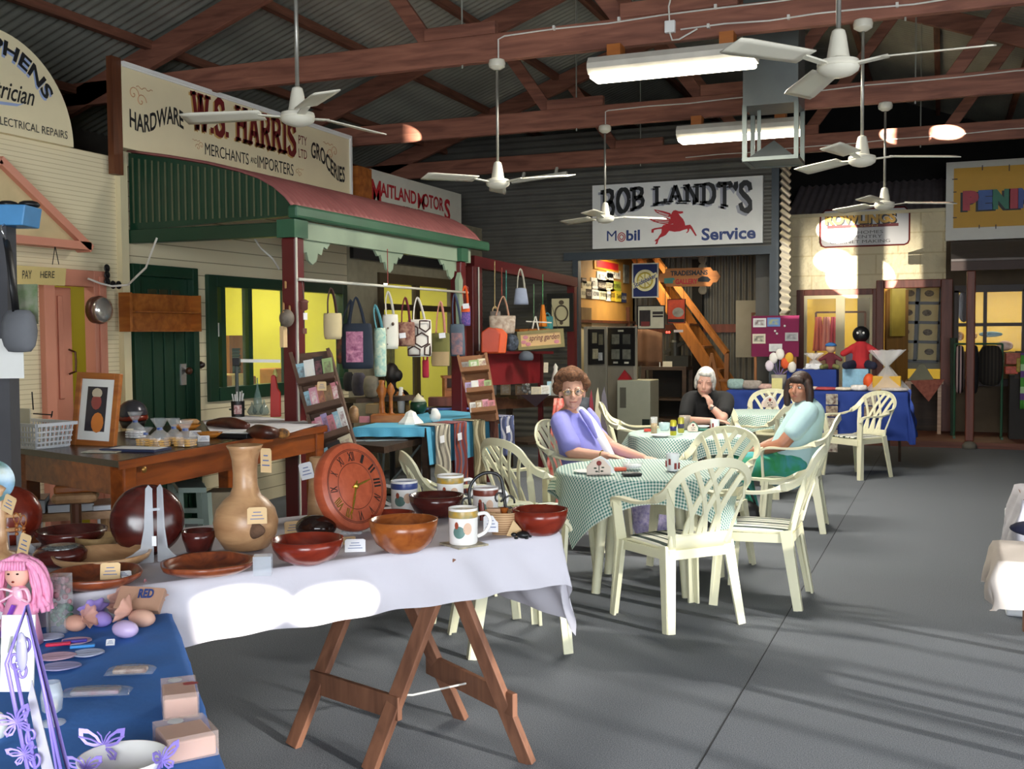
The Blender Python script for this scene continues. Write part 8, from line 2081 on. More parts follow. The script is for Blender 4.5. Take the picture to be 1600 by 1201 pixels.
# things on and around the stall
def stallD(px):return 10.9+(px-745)/150*2.0
for i,(px,yt,yb,cc_,l) in enumerate(((773,412,482,0xb09a6a,'tan cord hanging from the stall lintel, leftmost'),(784,422,462,0x9a4a3a,'red cord hanging from the stall lintel'),(791,426,482,0x4f9a8a,'teal cord hanging from the stall lintel'),(834,448,500,0x5a7a5a,'dull green cord hanging from the stall lintel'),(848,432,476,0x4f8a5a,'green cord above the orange scarf'))):
    D=stallD(px);MB().tube([at(px,yt-4,D=D),at(px,yb,D=D)],.006,5).top('cord',mat('cord_%06x' % cc_,cc_,.8),l,'cord')
bagp('tote_bag','cream tote with thick peach handles hanging in the stall',(764,493,806,521),(786,464),pat('cream_print',0xcfc2b0,0x9a8474,20),mat('peach_strap',0xc99a80,.8),D=stallD(780),n=2,taper=-.1,dp=.09)
bagp('cloth_bag','small grey cloth bag behind the cream tote in the stall',(766,486,782,505),(773,480),mat('greycloth',0x8a8078,.9,var=.2),m_tan,D=stallD(772)+.2,n=1)
for i,(px,py,s_,l) in enumerate(((767,533,1,'dark orange paper fan shell on the stall shelf, left'),(777,534,1.08,'bright orange paper fan shell on the stall shelf, right'))):
    c=at(px,py,D=stallD(px)-.1*i);k=mpp(c);M=frame(c,(RT.x,RT.y,0),(0,0,1));MB().prism([(-15*k*s_,-18*k),(12*k*s_,-18*k),(15*k*s_,12*k),(8*k*s_,20*k),(-4*k,22*k),(-15*k*s_,14*k)],-.03,.03,M).top('paper_shell',mat('orange_shell%d' % i,(0xb8401c,0xe05a1c)[i],.5),l,'ornament',bevel=.012)
c=at(799,535,D=stallD(799)-.1);k=mpp(c);MB().ell(c,(12*k,.07,14*k)).top('patchwork_cushion',pat('dark_patch',0x6a7484,0x1c1d22,24),'round dark patchwork cushion on the stall shelf','cushion',smooth=True)
bagp('cloth_bag','pale blue-grey drawstring bag hanging high in the stall',(802,450,826,476),(813,421),mat('blue_grey_cloth',0x97a0b4,.9,var=.12),mat('pale_strap2',0xb0ac9c,.8),D=stallD(813),n=1,taper=.3)
c=at(848,493,D=stallD(848));k=mpp(c);MB().grid(lambda u,v:c+RT*((u-.5)*(3+9*v)*k)+V((0,.02*math.sin(u*9),(17-34*v)*k)),10,8).top('orange_scarf',mat('orange_scarf',0xd07a24,.9),'orange scarf knotted in the stall left of the framed certificate','scarf',smooth=True,solid=.012)
bagp('cloth_bag','small teal bag behind the orange scarf',(847,494,864,516),(855,490),pat('teal_cloth',0x3f8a80,0x2c5f6a,30),mat('teal_strap',0x4f8a94),D=stallD(856)+.1,n=1)
mb=MB();D=stallD(835)
for a_,b_ in (((831,518),(836,494)),((842,517),(837,494)),((822,502),(862,504))):mb.tube([at(*a_,D=D),at(*b_,D=D)],.008,6)
mb.top('white_hanger',m_offwhite,'white forked hanger behind the spring garden sign','hanger')
# framed certificate
t,M,w,h=gback(855,458,896,518,12.9,'framed_certificate',m_black,'dark framed certificate with scrolled border on the stall end','picture',fr=.05,fmt=m_black)
O=t.location;Mq=M @ Matrix.Translation((.02,.0,.008));MB().box((0,0,0),(w*.74,h*.72,.012),0,Mq).build('certificate',mat('parchment',0xb9b08c,.6,var=.05),t,O)
mb=MB();mb.tube([Mq @ V((w*.24*math.cos(i*PI/10),h*.20*math.sin(i*PI/10)-.01,.008)) for i in range(20)],.011,5,closed=True);mb.ell((0,h*.26,.008),(w*.10,h*.06,.004),Mq,10,6);mb.ell((0,-h*.27,.008),(.025,.025,.004),Mq,10,6)
mb.build('scrolled_border',mat('ink_brown',0x4a3f30,.6),t,O)
# spring garden sign
c=at(845,530,D=11.6);k=mpp(c);M=frame(c,Matrix.Rotation(.10,3,'Z') @ V((RT.x,RT.y,0)),(0,0,1)) @ Matrix.Rotation(.07,4,'Z');w,h=68*k,24*k
t=thing('garden_sign','timber framed sign painted with the words spring garden','sign',c)
mb=MB()
for s in (-1,1):mb.box((s*w/2,0,0),(.035,h+.035,.03),0,M);mb.box((0,s*h/2,0),(w-.035,.035,.03),0,M)
mb.build('frame',mat('mossy_wood',0x8a7f54,.8,var=.15),t,c);MB().box((0,0,-.004),(w-.03,h-.03,.014),0,M).build('panel',mat('sign_peach',0xd8b078,.6,var=.06),t,c)
txt('spring garden',M @ Matrix.Translation((w*.08,h*.08,.004)),w*.70,h*.50,mat('sign_brown_red',0x6a2f24,.5),t,org=c,shear=.3,bold=.01)
mb=MB()
for x,y in ((-.40,-.1),(-.35,.2),(.36,-.22),(-.30,-.25)):mb.ell((x*w,y*h,.004),(.03,.022,.004),M,8,6)
mb.build('painted_flowers',mat('flower_pink',0xc9808a,.6),t,c)
mb=MB(); 
for x in (-.3,.42):mb.tube([M @ V((x*w,h*.5,0)),at(822+x*20+30,470,D=11.9)],.003,5)
mb.build('cord',m_black,t,c)
c=at(822,558,D=11.5);k=mpp(c);MB().ell(c,(12*k,.08,10*k),fn=lambda v:V((v.x,v.y,max(v.z,-.5)))).top('grey_hat',mat('grey_hat',0x5a606a,.9),'dark grey hat hanging below the spring garden sign','hat',smooth=True)
# striped red and white cloth and boards behind the lavender woman
c=at(873,720,Z=0);c=V((-3.05,8.6,0)); 
q0_=at(878,622,D=9.2);q1_=at(862,798,D=9.2)
MB().grid(lambda u,v:q0_.lerp(q1_,v)+RT*((u-.5)*.13*(1+.3*v))+V((0,.02*math.sin(u*14),0)),12,10).top('red_streamer',mat('red_white_print',0xd8483a,.8,c2=0xe6b0a4,scale=26),'red and white printed cloth hanging behind the lavender woman','cloth',smooth=True,solid=.01)
for i,(px,pt,pb_,w_,cc_,l) in enumerate(((934,605,665,9,0xd8d0b0,'pale shaped wooden board standing behind the lavender woman, right'),(924,608,668,8,0x8a2030,'red shaped wooden board standing behind the lavender woman'),(944,604,672,12,0x66606a,'grey-purple board standing behind the pale one'))):
    a=at(px,pt,D=11.0+.1*i);b=at(px,pb_,D=11.0+.1*i);k=mpp(a);M=frame(V((a.x,a.y,0)),(RT.x,RT.y,0),(0,0,1));zt=a.z
    MB().prism([(-w_*k/2,0),(w_*k/2,0),(w_*k/2,zt*.75),(w_*k*.25,zt*.9),(0,zt),(-w_*k*.3,zt*.92),(-w_*k/2,zt*.75)],-.012,.012,M).top('shaped_board',mat('board_%06x' % cc_,cc_,.5),l,'board')
c=at(915,620,D=11.4);k=mpp(c);MB().box((c.x,c.y-.1,c.z/2),(.22,.06,c.z)).top('dark_poster_box',mat('poster_dark',0x34323a,.5,c2=0x8f96a0,scale=8),'dark poster box standing on the floor before the left grey screen','box')
# ================================================================ BLUE STALL TABLE AT THE BACK RIGHT
SZ=.87;SY=12.82
x0,x1=at(1137,605,Y=SY).x,at(1418,602,Y=SY).x
t=thing('blue_stall_table','long stall table under a dark blue cloth before the stone shop','table',((x0+x1)/2,SY+.4,0));O=t.location
MB().bb((x0+.02,SY+.02,SZ-.04),(x1-.02,SY+.76,SZ-.005)).build('tabletop',m_dkw,t,O)
for x in (x0+.15,x1-.15):
    for s in (-1,1):MB().bar((x+s*.05,SY+.4,SZ-.04),(x+s*.05,SY+.4+s*.36,0),.05,.03,up=(1,0,0)).build('leg',m_dkw,t,O)
m_navy=mat('dark_blue_cloth',0x1f3a86,.85,var=.06,scale=4)
mb=MB();mb.grid(rect_cloth(V((x1,SY,0)),V((1,0,0)),V((0,1,0)),x1-x0,.78,SZ,.56,3.1,None,.60),110,50);mb.top('tablecloth',m_navy,'dark blue cloth hanging from the long back stall table','tablecloth',smooth=True,org=V(((x0+x1)/2,SY+.4,.3)))
def sv(px,py,dy=.12):c=at(px,py,Y=SY+dy);c.z=SZ+.006;return c,mpp(c)
# photo strips on the blue cloth front
for i,px in enumerate((1204,1300,1360)):
    c=at(px,606,Y=SY-.085);n=(2,5,2)[i]
    t=thing('photo_strip',('short strip of photo cards, leftmost on the blue stall front','long strip of photo cards in the middle of the blue stall front','short strip of photo cards behind the lone chair back')[i],'photo strip',V((c.x,SY-.085,SZ-.03-.14*n)))
    for j in range(n):MB().box((c.x,SY-.085-.012*(j > 1),SZ-.09-.135*j),(.13,.008,.12),0).build('photo',mat('strip_photo_%d' % (j % 2),(0xcfc9b8,0xb9a88f)[j % 2],.5,c2=0x4a2a24,scale=22),t,t.location)
# raised boxes
for i,(a,b,ytop,mt_,l) in enumerate(((1229,1307,577,m_navy,'dark blue cloth-covered riser box on the back stall'),(1316,1357,576,mat('pale_blue_weave',0x8fbcd4,.9,var=.08,scale=30),'pale blue woven box on the back stall'))):
    zt=at((a+b)/2,ytop,Y=SY+.3).z;xa,xb=at(a,590,Y=SY+.3).x,at(b,590,Y=SY+.3).x;MB().bb((xa,SY+.3,SZ+.008),(xb,SY+.62,zt)).top('riser_box',mt_,l,'box',bevel=.01)
RZ_=at(1268,577,Y=SY+.3).z+.003
def rag_doll(px,s,body,legs,hd,hat,lbl,z):
    c=at(px,570,Y=SY+.42);c.z=z;t=thing('rag_doll',lbl,'doll',c);mb=MB()
    limb(mb,[c+V((0,0,.05*s)),c+V((0,0,.17*s))],[.07*s,.055*s],10)
    for q in (-1,1):limb(mb,[c+V((q*.05*s,0,.17*s)),c+V((q*.13*s,-.03,.12*s))],[.03*s,.025*s],8)
    blob(mb,'body',body,t,c,.012,2)
    mb=MB()
    for q in (-1,1):limb(mb,[c+V((q*.04*s,-.02,.04*s)),c+V((q*.10*s,-.14*s,.03*s))],[.035*s,.03*s],8)
    mb.build('legs',legs,t,c,smooth=True)
    h_=MB().ell(c+V((0,0,.27*s)),(.065*s,.06*s,.065*s)).build('head',hd,t,c,smooth=True)
    if hat:MB().ell(c+V((0,0,.305*s)),(.075*s,.07*s,.045*s),fn=lambda v:V((v.x,v.y,max(v.z,-.1)))).build('hat',hat,h_,c,smooth=True)
    else:
        mb=MB()
        for q in (-1,1):mb.ell(c+V((q*.022*s,-.055*s,.28*s)),.010*s,None,8,6)
        mb.build('eyes',m_white,h_,c,smooth=True)
rag_doll(1345,1.5,mat('doll_red',0xb82a30,.9),mat('doll_navy',0x1c2038,.9),m_black,None,'large dark-headed rag doll in red and navy on the back stall',at(1340,577,Y=SY+.3).z+.003)
rag_doll(1298,.9,mat('doll_maroon',0x6a2a34,.9),mat('doll_olive',0x7a7a4a,.9),mat('doll_face',0xd8b08a,.7),mat('doll_blue',0x3a70b0,.9),'small rag doll with blue cap on the dark blue riser',RZ_)
c=at(1278,560,Y=SY+.48);k=mpp(c);c.z=RZ_
t=thing('cane_tray','round woven cane tray standing behind the cellophane on the riser','tray',c);M=frame(c+V((0,0,12*k)),(1,0,0),(0,0,1)) @ Matrix.Rotation(-.3,4,'X');MB().lathe([(12*k,-.01),(13*k,.01),(11*k,.012),(.001,0)],M=M,n=28).build('weave',m_cane,t,c,smooth=True)
def cello(px,w_,h_,z,fill,lbl,dy=.3):
    c=at(px,580,Y=SY+dy);k=mpp(c);c.z=z;t=thing('gift_basket',lbl,'gift basket',c)
    MB().box(c+V((0,0,h_*.18*k)),(w_*.7*k,.14,h_*.36*k)).build('contents',fill,t,c,bevel=.01)
    rnd=random.Random(px)
    MB().grid(lambda u,v:c+V((w_*.5*k*math.cos(2*PI*u)*(1.05-.95*min(1,v/.6) if v < .6 else .1+(v-.6)*1.9)*(1+.12*math.sin(u*44)),.10*math.sin(2*PI*u)*(1-.8*v),.004+h_*k*v+.01*math.sin(u*38))),40,10).build('cellophane',mat('bright_cello',0xf4f4f4,.1,alpha=.35,spec=1.0),t,c,smooth=True)
cello(1386,60,62,SZ+.008,mat('yellow_box',0xd0a020,.5),'cellophane-wrapped yellow gift basket at the right end of the back stall',.15)
cello(1272,34,24,RZ_,m_tagw,'small cellophane bundle on the dark blue riser',.38)
c,k=sv(1358,597,.2);MB().ell(c+V((0,0,13*k)),(9*k,8*k,13*k)).top('orange_toy',mat('orange_toy',0xe0561c,.6),'bright orange soft toy beside the yellow gift basket','toy',smooth=True)
c,k=sv(1376,583,.45);MB().box(c+V((0,0,6*k)),(30*k,.12,12*k),.2).top('blue_toy_box',mat('toy_blue',0x2f6ea8,.6),'blue box behind the yellow gift basket','box')
ITEMS=[('knitted_bundle',1150,26,16,0x8fa8a4,'grey-green knitted bundle at the left end of the back stall'),('knitted_bundle',1175,30,14,0x9a9088,'grey knitted bundle second from the left on the back stall'),('knitted_bundle',1196,22,9,0xc8a49a,'pale pink knitted bundle left of the flower pot'),('folded_cloth',1262,30,6,0xd8c4bc,'pale folded cloth in front of the dark blue riser'),('folded_cloth',1290,34,5,0xb04a50,'red folded cloth in front of the dark blue riser'),('folded_cloth',1318,26,5,0xd8ccb8,'cream folded cloth before the pale blue woven box'),('shiny_packet',1342,24,9,0xe8e2dc,'shiny white packet before the orange soft toy'),('folded_cloth',1398,40,5,0xc8c0bc,'grey folded cloth under the yellow gift basket end')]
for nm,px,w_,h_,cc_,l in ITEMS:
    c,k=sv(px,600,.06);MB().ell(c+V((0,0,h_*k/2)),(w_*k/2,.06,h_*k/2),fn=lambda v:V((max(-1,min(1,v.x*1.3)),max(-1,min(1,v.y*1.3)),max(-1,min(1,v.z*1.2))))).top(nm,mat('item_%06x' % cc_,cc_,.9,var=.2,scale=40),l,'cloth' if 'cloth' in nm else ('packet' if 'packet' in nm else 'knitting'),smooth=True)
c,k=sv(1217,597,.25)
t=thing('paper_flower_pot','pot of white and orange paper flowers before the maroon board','flowers',c)
MB().lathe([(9*k,0),(12*k,22*k),(.001,22*k)],c,14).build('pot',mat('pot_grey',0x9a9488,.7),t,c,smooth=True)
FL=[(-8,48,0xe6e2dc),(2,54,0xe6e2dc),(10,40,0xd8582c),(16,48,0xd8a83a),(20,34,0xe2dcd0),(-14,36,0xd8ccd8)]
for x,z,cc_ in FL:MB().ell(c+V((x*k,-.02,z*k)),(7*k,4*k,9*k),None,10,6).build('bloom',mat('bloom_%06x' % cc_,cc_,.8),t,c,smooth=True)
mb=MB()
for x,z,_ in FL:mb.tube([c+V((0,0,18*k)),c+V((x*k,-.01,z*k))],.006,5)
mb.build('stems',mat('stem_purple',0x6a5a8a,.7),t,c)
c,k=sv(1214,603,.02);MB().box(c+V((0,0,9*k)),(16*k,.02,18*k),.2).top('yellow_card',mat('card_butter',0xd8cf8a,.6),'pale yellow framed card on the back stall front edge','card')
# maroon notice board
c0=at(1211,525,Y=SY+.72);w_=at(1248,525,Y=SY+.72).x-at(1174,525,Y=SY+.72).x;z0,z1=at(1211,557,Y=SY+.72).z,at(1211,493,Y=SY+.72).z
t=thing('notice_board','maroon cloth notice board pinned with cards behind the back stall','notice board',V((c0.x,SY+.72,SZ)));O=t.location
MB().box((c0.x,SY+.74,(z0+z1)/2),(w_,.03,z1-z0)).build('board',mat('maroon_felt',0x7a1f48,.9,var=.05),t,O)
for s in (-1,1):MB().bb((c0.x+s*w_*.42-.015,SY+.74,SZ),(c0.x+s*w_*.42+.015,SY+.77,z0+.02)).build('leg',m_stair,t,O)
for i,(px,py,cw_,ch_,a_,b_,l) in enumerate(((1187,504,20,14,0xd9d9d6,0x5a2a2a,'white card with a dark photo at the top left of the maroon board'),(1209,503,20,14,0x5f86c0,0xb0b05a,'blue and yellow card at the top middle of the maroon board'),(1186,529,20,15,0xd8cfb8,0x3a3a34,'cream card with black letters on the maroon board'),(1237,526,20,13,0xa8a8a8,0x6a6a70,'grey postcard at the right of the maroon board'),(1212,543,20,12,0xdcdcd8,0xc8c8c8,'plain white card low on the maroon board'))):
    q=at(px,py,Y=SY+.72);k=mpp(q);tt=thing('pinned_card',l,'card',q-V((0,0,ch_*k/2)),0,'cards on the maroon board');MB().box((q.x,SY+.715,q.z),(cw_*k,.006,ch_*k)).build('card',mat('pin_a%d' % i,a_,.6,var=.02),tt,tt.location);MB().box((q.x,SY+.711,q.z),(cw_*k*.76,.003,ch_*k*.62)).build('print',mat('pin_b%d' % i,b_,.6,c2=a_,scale=26),tt,tt.location)
for i,(px,py) in enumerate(((1211,517),(1214,521),(1226,509))):q=at(px,py,Y=SY+.71);MB().ell(q,.014).top('push_pin',m_white,('upper','lower','far right')[i]+' white push pin on the maroon board','pin','push pins',smooth=True)
# racks of clothes and folded wear on the toy shop veranda
VY=YR-.95
c=at(1545,560,Y=VY);zt=at(1540,537,Y=VY).z
t=thing('clothes_rack','green metal clothes rack of dark garments on the toy shop veranda','clothes rack',V((c.x,VY,zd_)));O=t.location
xa,xb=at(1492,560,Y=VY).x,at(1566,560,Y=VY).x
MB().tube([(xa,VY,zt),(xb,VY,zt)],.014,8).build('rail',m_mdgreen,t,O)
for x in (xa,xb):MB().tube([(x,VY,zd_),(x,VY,zt)],.016,8).build('post',m_mdgreen,t,O)
for x in (xa,xb):MB().bar((x,VY-.22,zd_+.015),(x,VY+.22,zd_+.015),.03,.03).build('foot',m_mdgreen,t,O)
GAR=[(1500,14,612,[(.5,0xb9a0a0),(.5,0x2a2024)],'pink and black striped garment on the green rack, leftmost'),(1523,12,612,[(1,0x1d1c20)],'black garment on the green rack, second from left'),(1548,34,600,[(.6,0x26221f),(.4,0x3a342c)],'dark patterned coat filling the right of the green rack')]
for i,(px,w_,yb_,cols,l) in enumerate(GAR):
    q=at(px,540,Y=VY);k=mpp(q);zb2=at(px,yb_,Y=VY).z
    MB().ell((q.x,VY,(zt+zb2)/2-.02),(w_*k/2,.13,(zt-zb2)/2),fn=lambda v:V((max(-1,min(1,v.x*1.2)),v.y,max(-1,min(1,v.z*1.15))))).top('garment',stripes('garm%d' % i,cols if len(cols) > 1 else [(.5,cols[0][1]),(.5,cols[0][1])],axis=0,period=.045,rough=.95),l,'garment','garments on the green rack',smooth=True)
for i,(px,py,w_,h_,cc_,l) in enumerate(((1488,578,8,60,0x2f3f34,'slim dark green umbrella-like roll beside the door frame'),(1583,560,22,18,0xa8503c,'red toy packet on the veranda stand at far right'),(1596,570,16,22,0xa8902c,'yellow toy packet on the veranda stand at far right'),(1580,578,18,12,0xc0503c,'orange toy packet low on the veranda stand'))):
    if i == 0:q=at(px,690,Y=VY+.3);MB().tube([(q.x,VY+.3,zd_),(q.x,VY+.3,1.45)],[.03,.05],10).top('umbrella_roll',mat('roll_green',cc_,.8),l,'roll');continue
    q=at(px,py,Y=VY-.1);k=mpp(q);MB().box((q.x,VY-.1,q.z),(w_*k,.10,h_*k),.1).top('toy_packet',mat('toyp%d' % i,cc_,.5,var=.3,scale=20),l,'packet','toy packets',bevel=.01)
q=at(1588,600,Y=VY-.05);t=thing('toy_stand','dark stand of toy packets at the far right edge','stand',V((q.x+.1,VY,zd_)));MB().bb((q.x-.08,VY-.04,zd_),(q.x+.35,VY+.3,at(1588,586,Y=VY).z)).build('cabinet',mat('stand_dark',0x24201e,.7),t,t.location);MB().bb((q.x-.02,VY-.05,.9),(q.x+.3,VY-.042,at(1588,548,Y=VY).z)).build('back_card',m_dkw,t,t.location)
q=at(1594,620,Y=VY-.2);MB().grid(lambda u,v:V((q.x+.2*u,VY-.22+.02*math.sin(u*12),1.25-.75*v)),10,6).top('green_cloth',stripes('green_violet',[(.4,0x4f9a3c),(.3,0x6a4a8a),(.3,0xb0d0a0)],axis=2,period=.3),'green and violet cloth hanging at the far right edge','cloth',smooth=True,solid=.01)
for i,(px,py,w_,h_,cc_,l) in enumerate(((1500,525,12,14,0xd89a2c,'orange toy in the toy shop window, left'),(1523,524,8,10,0xd8a02c,'orange toy in the toy shop window, beside the post'),(1548,522,34,9,0x5f9ab0,'blue soft toy lying in the toy shop window'),(1570,540,24,16,0xc09a84,'pale pink box in the toy shop window'))):
    q=at(px,py,Y=YR+.3);k=mpp(q);MB().ell(q,(w_*k/2,.06,h_*k/2)).top('window_toy',mat('wtoy%d' % i,cc_,.7,var=.15),l,'toy',smooth=True)
a_,b_=at(1489,536,Y=YR+.3),at(1600,530,Y=YR+.3);MB().bb((.2,YR+.12,.8),(b_.x+.1,YR+.5,at(1548,549,Y=YR+.3).z)).top('toy_shelf',mat('shelf_mustard',0x8a6a2c,.7),'wide shelf inside the toy shop window','shelf')
q=at(1506,478,Y=YR+.28);MB().ell(q,(.09,.05,.24)).top('hanging_coat',mat('coat_purple',0x4a3f4c,.9),'dark coat hanging inside the toy shop window','coat',smooth=True)
q0_,q1_=at(1430,590,Y=YR-.25),at(1474,590,Y=YR-.25)
t=thing('deck_table','plain timber table on the deck before the stone shop door','table',V(((q0_.x+q1_.x)/2,YR-.3,zd_)));zt=at(1440,594,Y=YR-.25).z
xa_=at(1415,590,Y=YR-.25).x;xb_=q1_.x
MB().bb((xa_,YR-.55,zt-.04),(xb_,YR-.12,zt)).build('top',m_light,t,t.location)
for x in (xa_+.05,xb_-.05):
    for y in (YR-.5,YR-.17):MB().bar((x,y,zd_),(x,y,zt-.04),.05,.05).build('leg',m_light,t,t.location)
M=frame((q0_.x+.16,YR-.56,zt+.01),(1,0,0),(0,0,1));MB().prism([(-.22,.0),(.24,.02),(.03,-.30)][::-1],-.006,.006,M).top('pink_cloth',mat('salmon_print',0xb8705c,.9,c2=0x8f4f44,scale=20),'salmon printed cloth corner hanging off the deck table','cloth')
c=V((q0_.x+.1,YR-.3,zt+.001));MB().prism([(-.20,0),(.16,0),(.02,.24),(-.03,.24)],-.06,.06,frame(c,(1,0,0),(0,0,1))).top('grey_tent_card',mat('tent_grey',0x8f8f78,.8),'grey-green folded card standing on the deck table','card')
# ================================================================ FOREGROUND: BLUE CLOTH TABLE
m_blue=mat('blue_tablecloth',0x3d78c8,.9,var=.05,scale=5,bump=.15,bscale=40)
BZ=.72;BFR=V((-2.14,2.58,0));BE=V((.69,-.724,0)).normalized();BN=V((-BE.y,BE.x,0))   # BE runs toward the camera along the right edge
BL,BD=2.1,1.15
t=thing('display_table','low display table under the blue cloth in the near left corner','table',BFR+BE*1.0-BN*.5);O=t.location
def BP(s,n,z):return BFR+BE*s-BN*n+V((0,0,z))
mb=MB();mb.add([BP(s,n,z) for z in (BZ-.03,BZ-.004) for s,n in ((0,0),(0,BD),(BL,BD),(BL,0))],[(3,2,1,0),(4,5,6,7),(0,1,5,4),(1,2,6,5),(2,3,7,6),(3,0,4,7)]);mb.build('tabletop',m_leg,t,O)
for s in (.06,BL-.06):
    for n in (.06,BD-.06):MB().bar(BP(s,n,0),BP(s,n,BZ-.03),.045,.045).build('leg',m_leg,t,O)
mb=MB();mb.grid(rect_cloth(BP(BL,0,0),BE,-BN,BL,BD,BZ+.004,.16,.4),120,70)
mb.top('tablecloth',m_blue,'plain blue cloth over the low table in the near left corner','tablecloth',org=BFR+BE*1.0-BN*.5+V((0,0,BZ-.16)),smooth=True)
ZB=BZ+.006
m_lil=mat('lilac_metal',0x9a86dc,.35,.1,var=.05);m_peach=mat('peach_soap',0xe0b6a4,.5,var=.05);m_tulle_p=mat('peach_tulle',0xeeb8a4,.8,alpha=.6);m_tulle_l=mat('lilac_tulle',0xa892e4,.8,alpha=.65);m_pink=mat('pink_yarn',0xf2a9c8,.9,c2=0xe084ae,scale=30,stretch=(6,6,1))
def kb(px,py):c=at(px,py,Z=ZB);return c,mpp(c)
# pink-haired doll
c,k=kb(32,1005)
t=thing('yarn_doll','pink yarn-haired angel doll with ribbon dress, standing at the left','doll',c)
hc=at(28,896,D=depth(c));hk=mpp(hc)
MB().lathe([(34*k,0),(26*k,45*k),(10*k,90*k),(.001,95*k)],c,24).build('dress',mat('pale_pink_satin',0xeaa9c4,.4,c2=0xd58aa8,scale=9),t,c,smooth=True)
MB().ell(hc,(20*hk,18*hk,22*hk)).build('head',mat('doll_skin',0xe8b09a,.6),t,c,smooth=True)
f_=V((-FW.x,-FW.y,0)).normalized();g_=V((RT.x,RT.y,0)).normalized()
mb=MB()
for s in (-1,1):mb.ell(hc+f_*(17*hk)+g_*(7*hk*s)+V((0,0,3*hk)),(2.4*hk,2*hk,1.5*hk),None,8,6)
mb.build('eyes',m_iris,t,c)
MB().ell(hc+f_*(18*hk)-V((0,0,9*hk)),(2.5*hk,2*hk,1.6*hk),None,8,6).build('mouth',m_red,t,c)
mb=MB()
for i in range(46):
    a=i/45;s=-1 if i % 2 else 1;top=hc+V((0,0,27*hk))+f_*(8*hk-22*hk*a)
    p1=hc+g_*(s*(26+6*math.sin(i*1.7))*hk)+f_*((10-24*a)*hk)+V((0,0,12*hk));p2=hc+g_*(s*(36+9*math.sin(i*2.9))*hk)+f_*((8-20*a)*hk)-V((0,0,20*hk));p3=hc+g_*(s*(36+12*math.sin(i*1.3))*hk)+f_*((8-18*a)*hk)-V((0,0,(52+8*math.sin(i))*hk))
    mb.tube(catm([top,p1,p2,p3],4),4.2*hk,6)
for i in range(9):mb.tube([hc+f_*(17*hk)+g_*((i-4)*4.2*hk)+V((0,0,22*hk)),hc+f_*(20*hk)+g_*((i-4)*4.6*hk)+V((0,0,9*hk))],2.6*hk,6)
mb.ell(hc+V((0,0,14*hk))-f_*(4*hk),(24*hk,18*hk,17*hk),None,14,8)
mb.build('yarn_hair',m_pink,t,c,smooth=True)
mb=MB()
for s in (-1,1):mb.tube(catm([hc-V((0,0,25*hk))+f_*(14*hk),hc+g_*(s*20*hk)-V((0,0,20*hk))+f_*(18*hk),hc+g_*(s*24*hk)-V((0,0,40*hk))+f_*(18*hk),hc-V((0,0,28*hk))+f_*(16*hk)],4),5*hk,6,flat=.4)
mb.ell(hc-V((0,0,32*hk))+f_*(14*hk)+g_*(4*hk),(12*hk,6*hk,16*hk),None,10,6)
mb.build('satin_bow',mat('satin_pink',0xf3c0d2,.25,var=.1),t,c,smooth=True)
MB().tube([at(0,1015,D=depth(c)-.05),at(8,975,D=depth(c)-.06),at(22,945,D=depth(c)-.05)],.010,6,flat=.4).build('purple_ribbon',mat('purple_ribbon',0x7d3fb0,.3),t,c)
# white sign card
q,M,w,h,c=flatcard(28,1020,52,118,2.06,'lettered_card',mat('card_white',0xe9edf2,.5),'white card with painted grey letters standing below the pink doll','card',tilt=-.12)
txt('K!',M @ Matrix.Translation((0,h*.12,.003)),w*.55,h*.22,mat('card_grey',0x8f9298,.5),q,org=q.location,shear=.2)
# lilac wire frame
D_=1.62
F=[at(x,y,D=D_) for x,y in ((42,945),(10,1036),(48,1225),(112,1225))]
t=thing('photo_stand','tall lilac metal frame of scrolls and butterflies leaning at the left','photo stand',F[2])
O=t.location
mb=MB();mb.tube(F,.0032,8,closed=True)
mb.tube([at(44,960,D=D_),at(100,1225,D=D_)],.0028,8);mb.tube([at(22,1036,D=D_),at(60,1225,D=D_)],.0028,8);mb.tube([at(62,1040,D=D_),at(92,1225,D=D_)],.0022,6)
mb.build('rim',m_lil,t,O,smooth=True)
def spiral(cx,cy,r0,turns,ph,D,rad=.0028,sy=1.6,dirn=1):
    return [at(cx+r0*(1-i/30)*math.cos(ph+dirn*i*turns*2*PI/30),cy+sy*r0*(1-i/30)*math.sin(ph+dirn*i*turns*2*PI/30),D=D) for i in range(28)]
for a in ((24,1030,12,1.3,0,1),(40,1005,9,1.2,2,-1),(50,1150,12,1.3,1,1),(56,1185,10,1.2,3,-1),(34,1050,10,1.2,4,1)):MB().tube(spiral(a[0],a[1],a[2],a[3],a[4],D_,dirn=a[5]),.0022,6).build('scroll',m_lil,t,O,smooth=True)
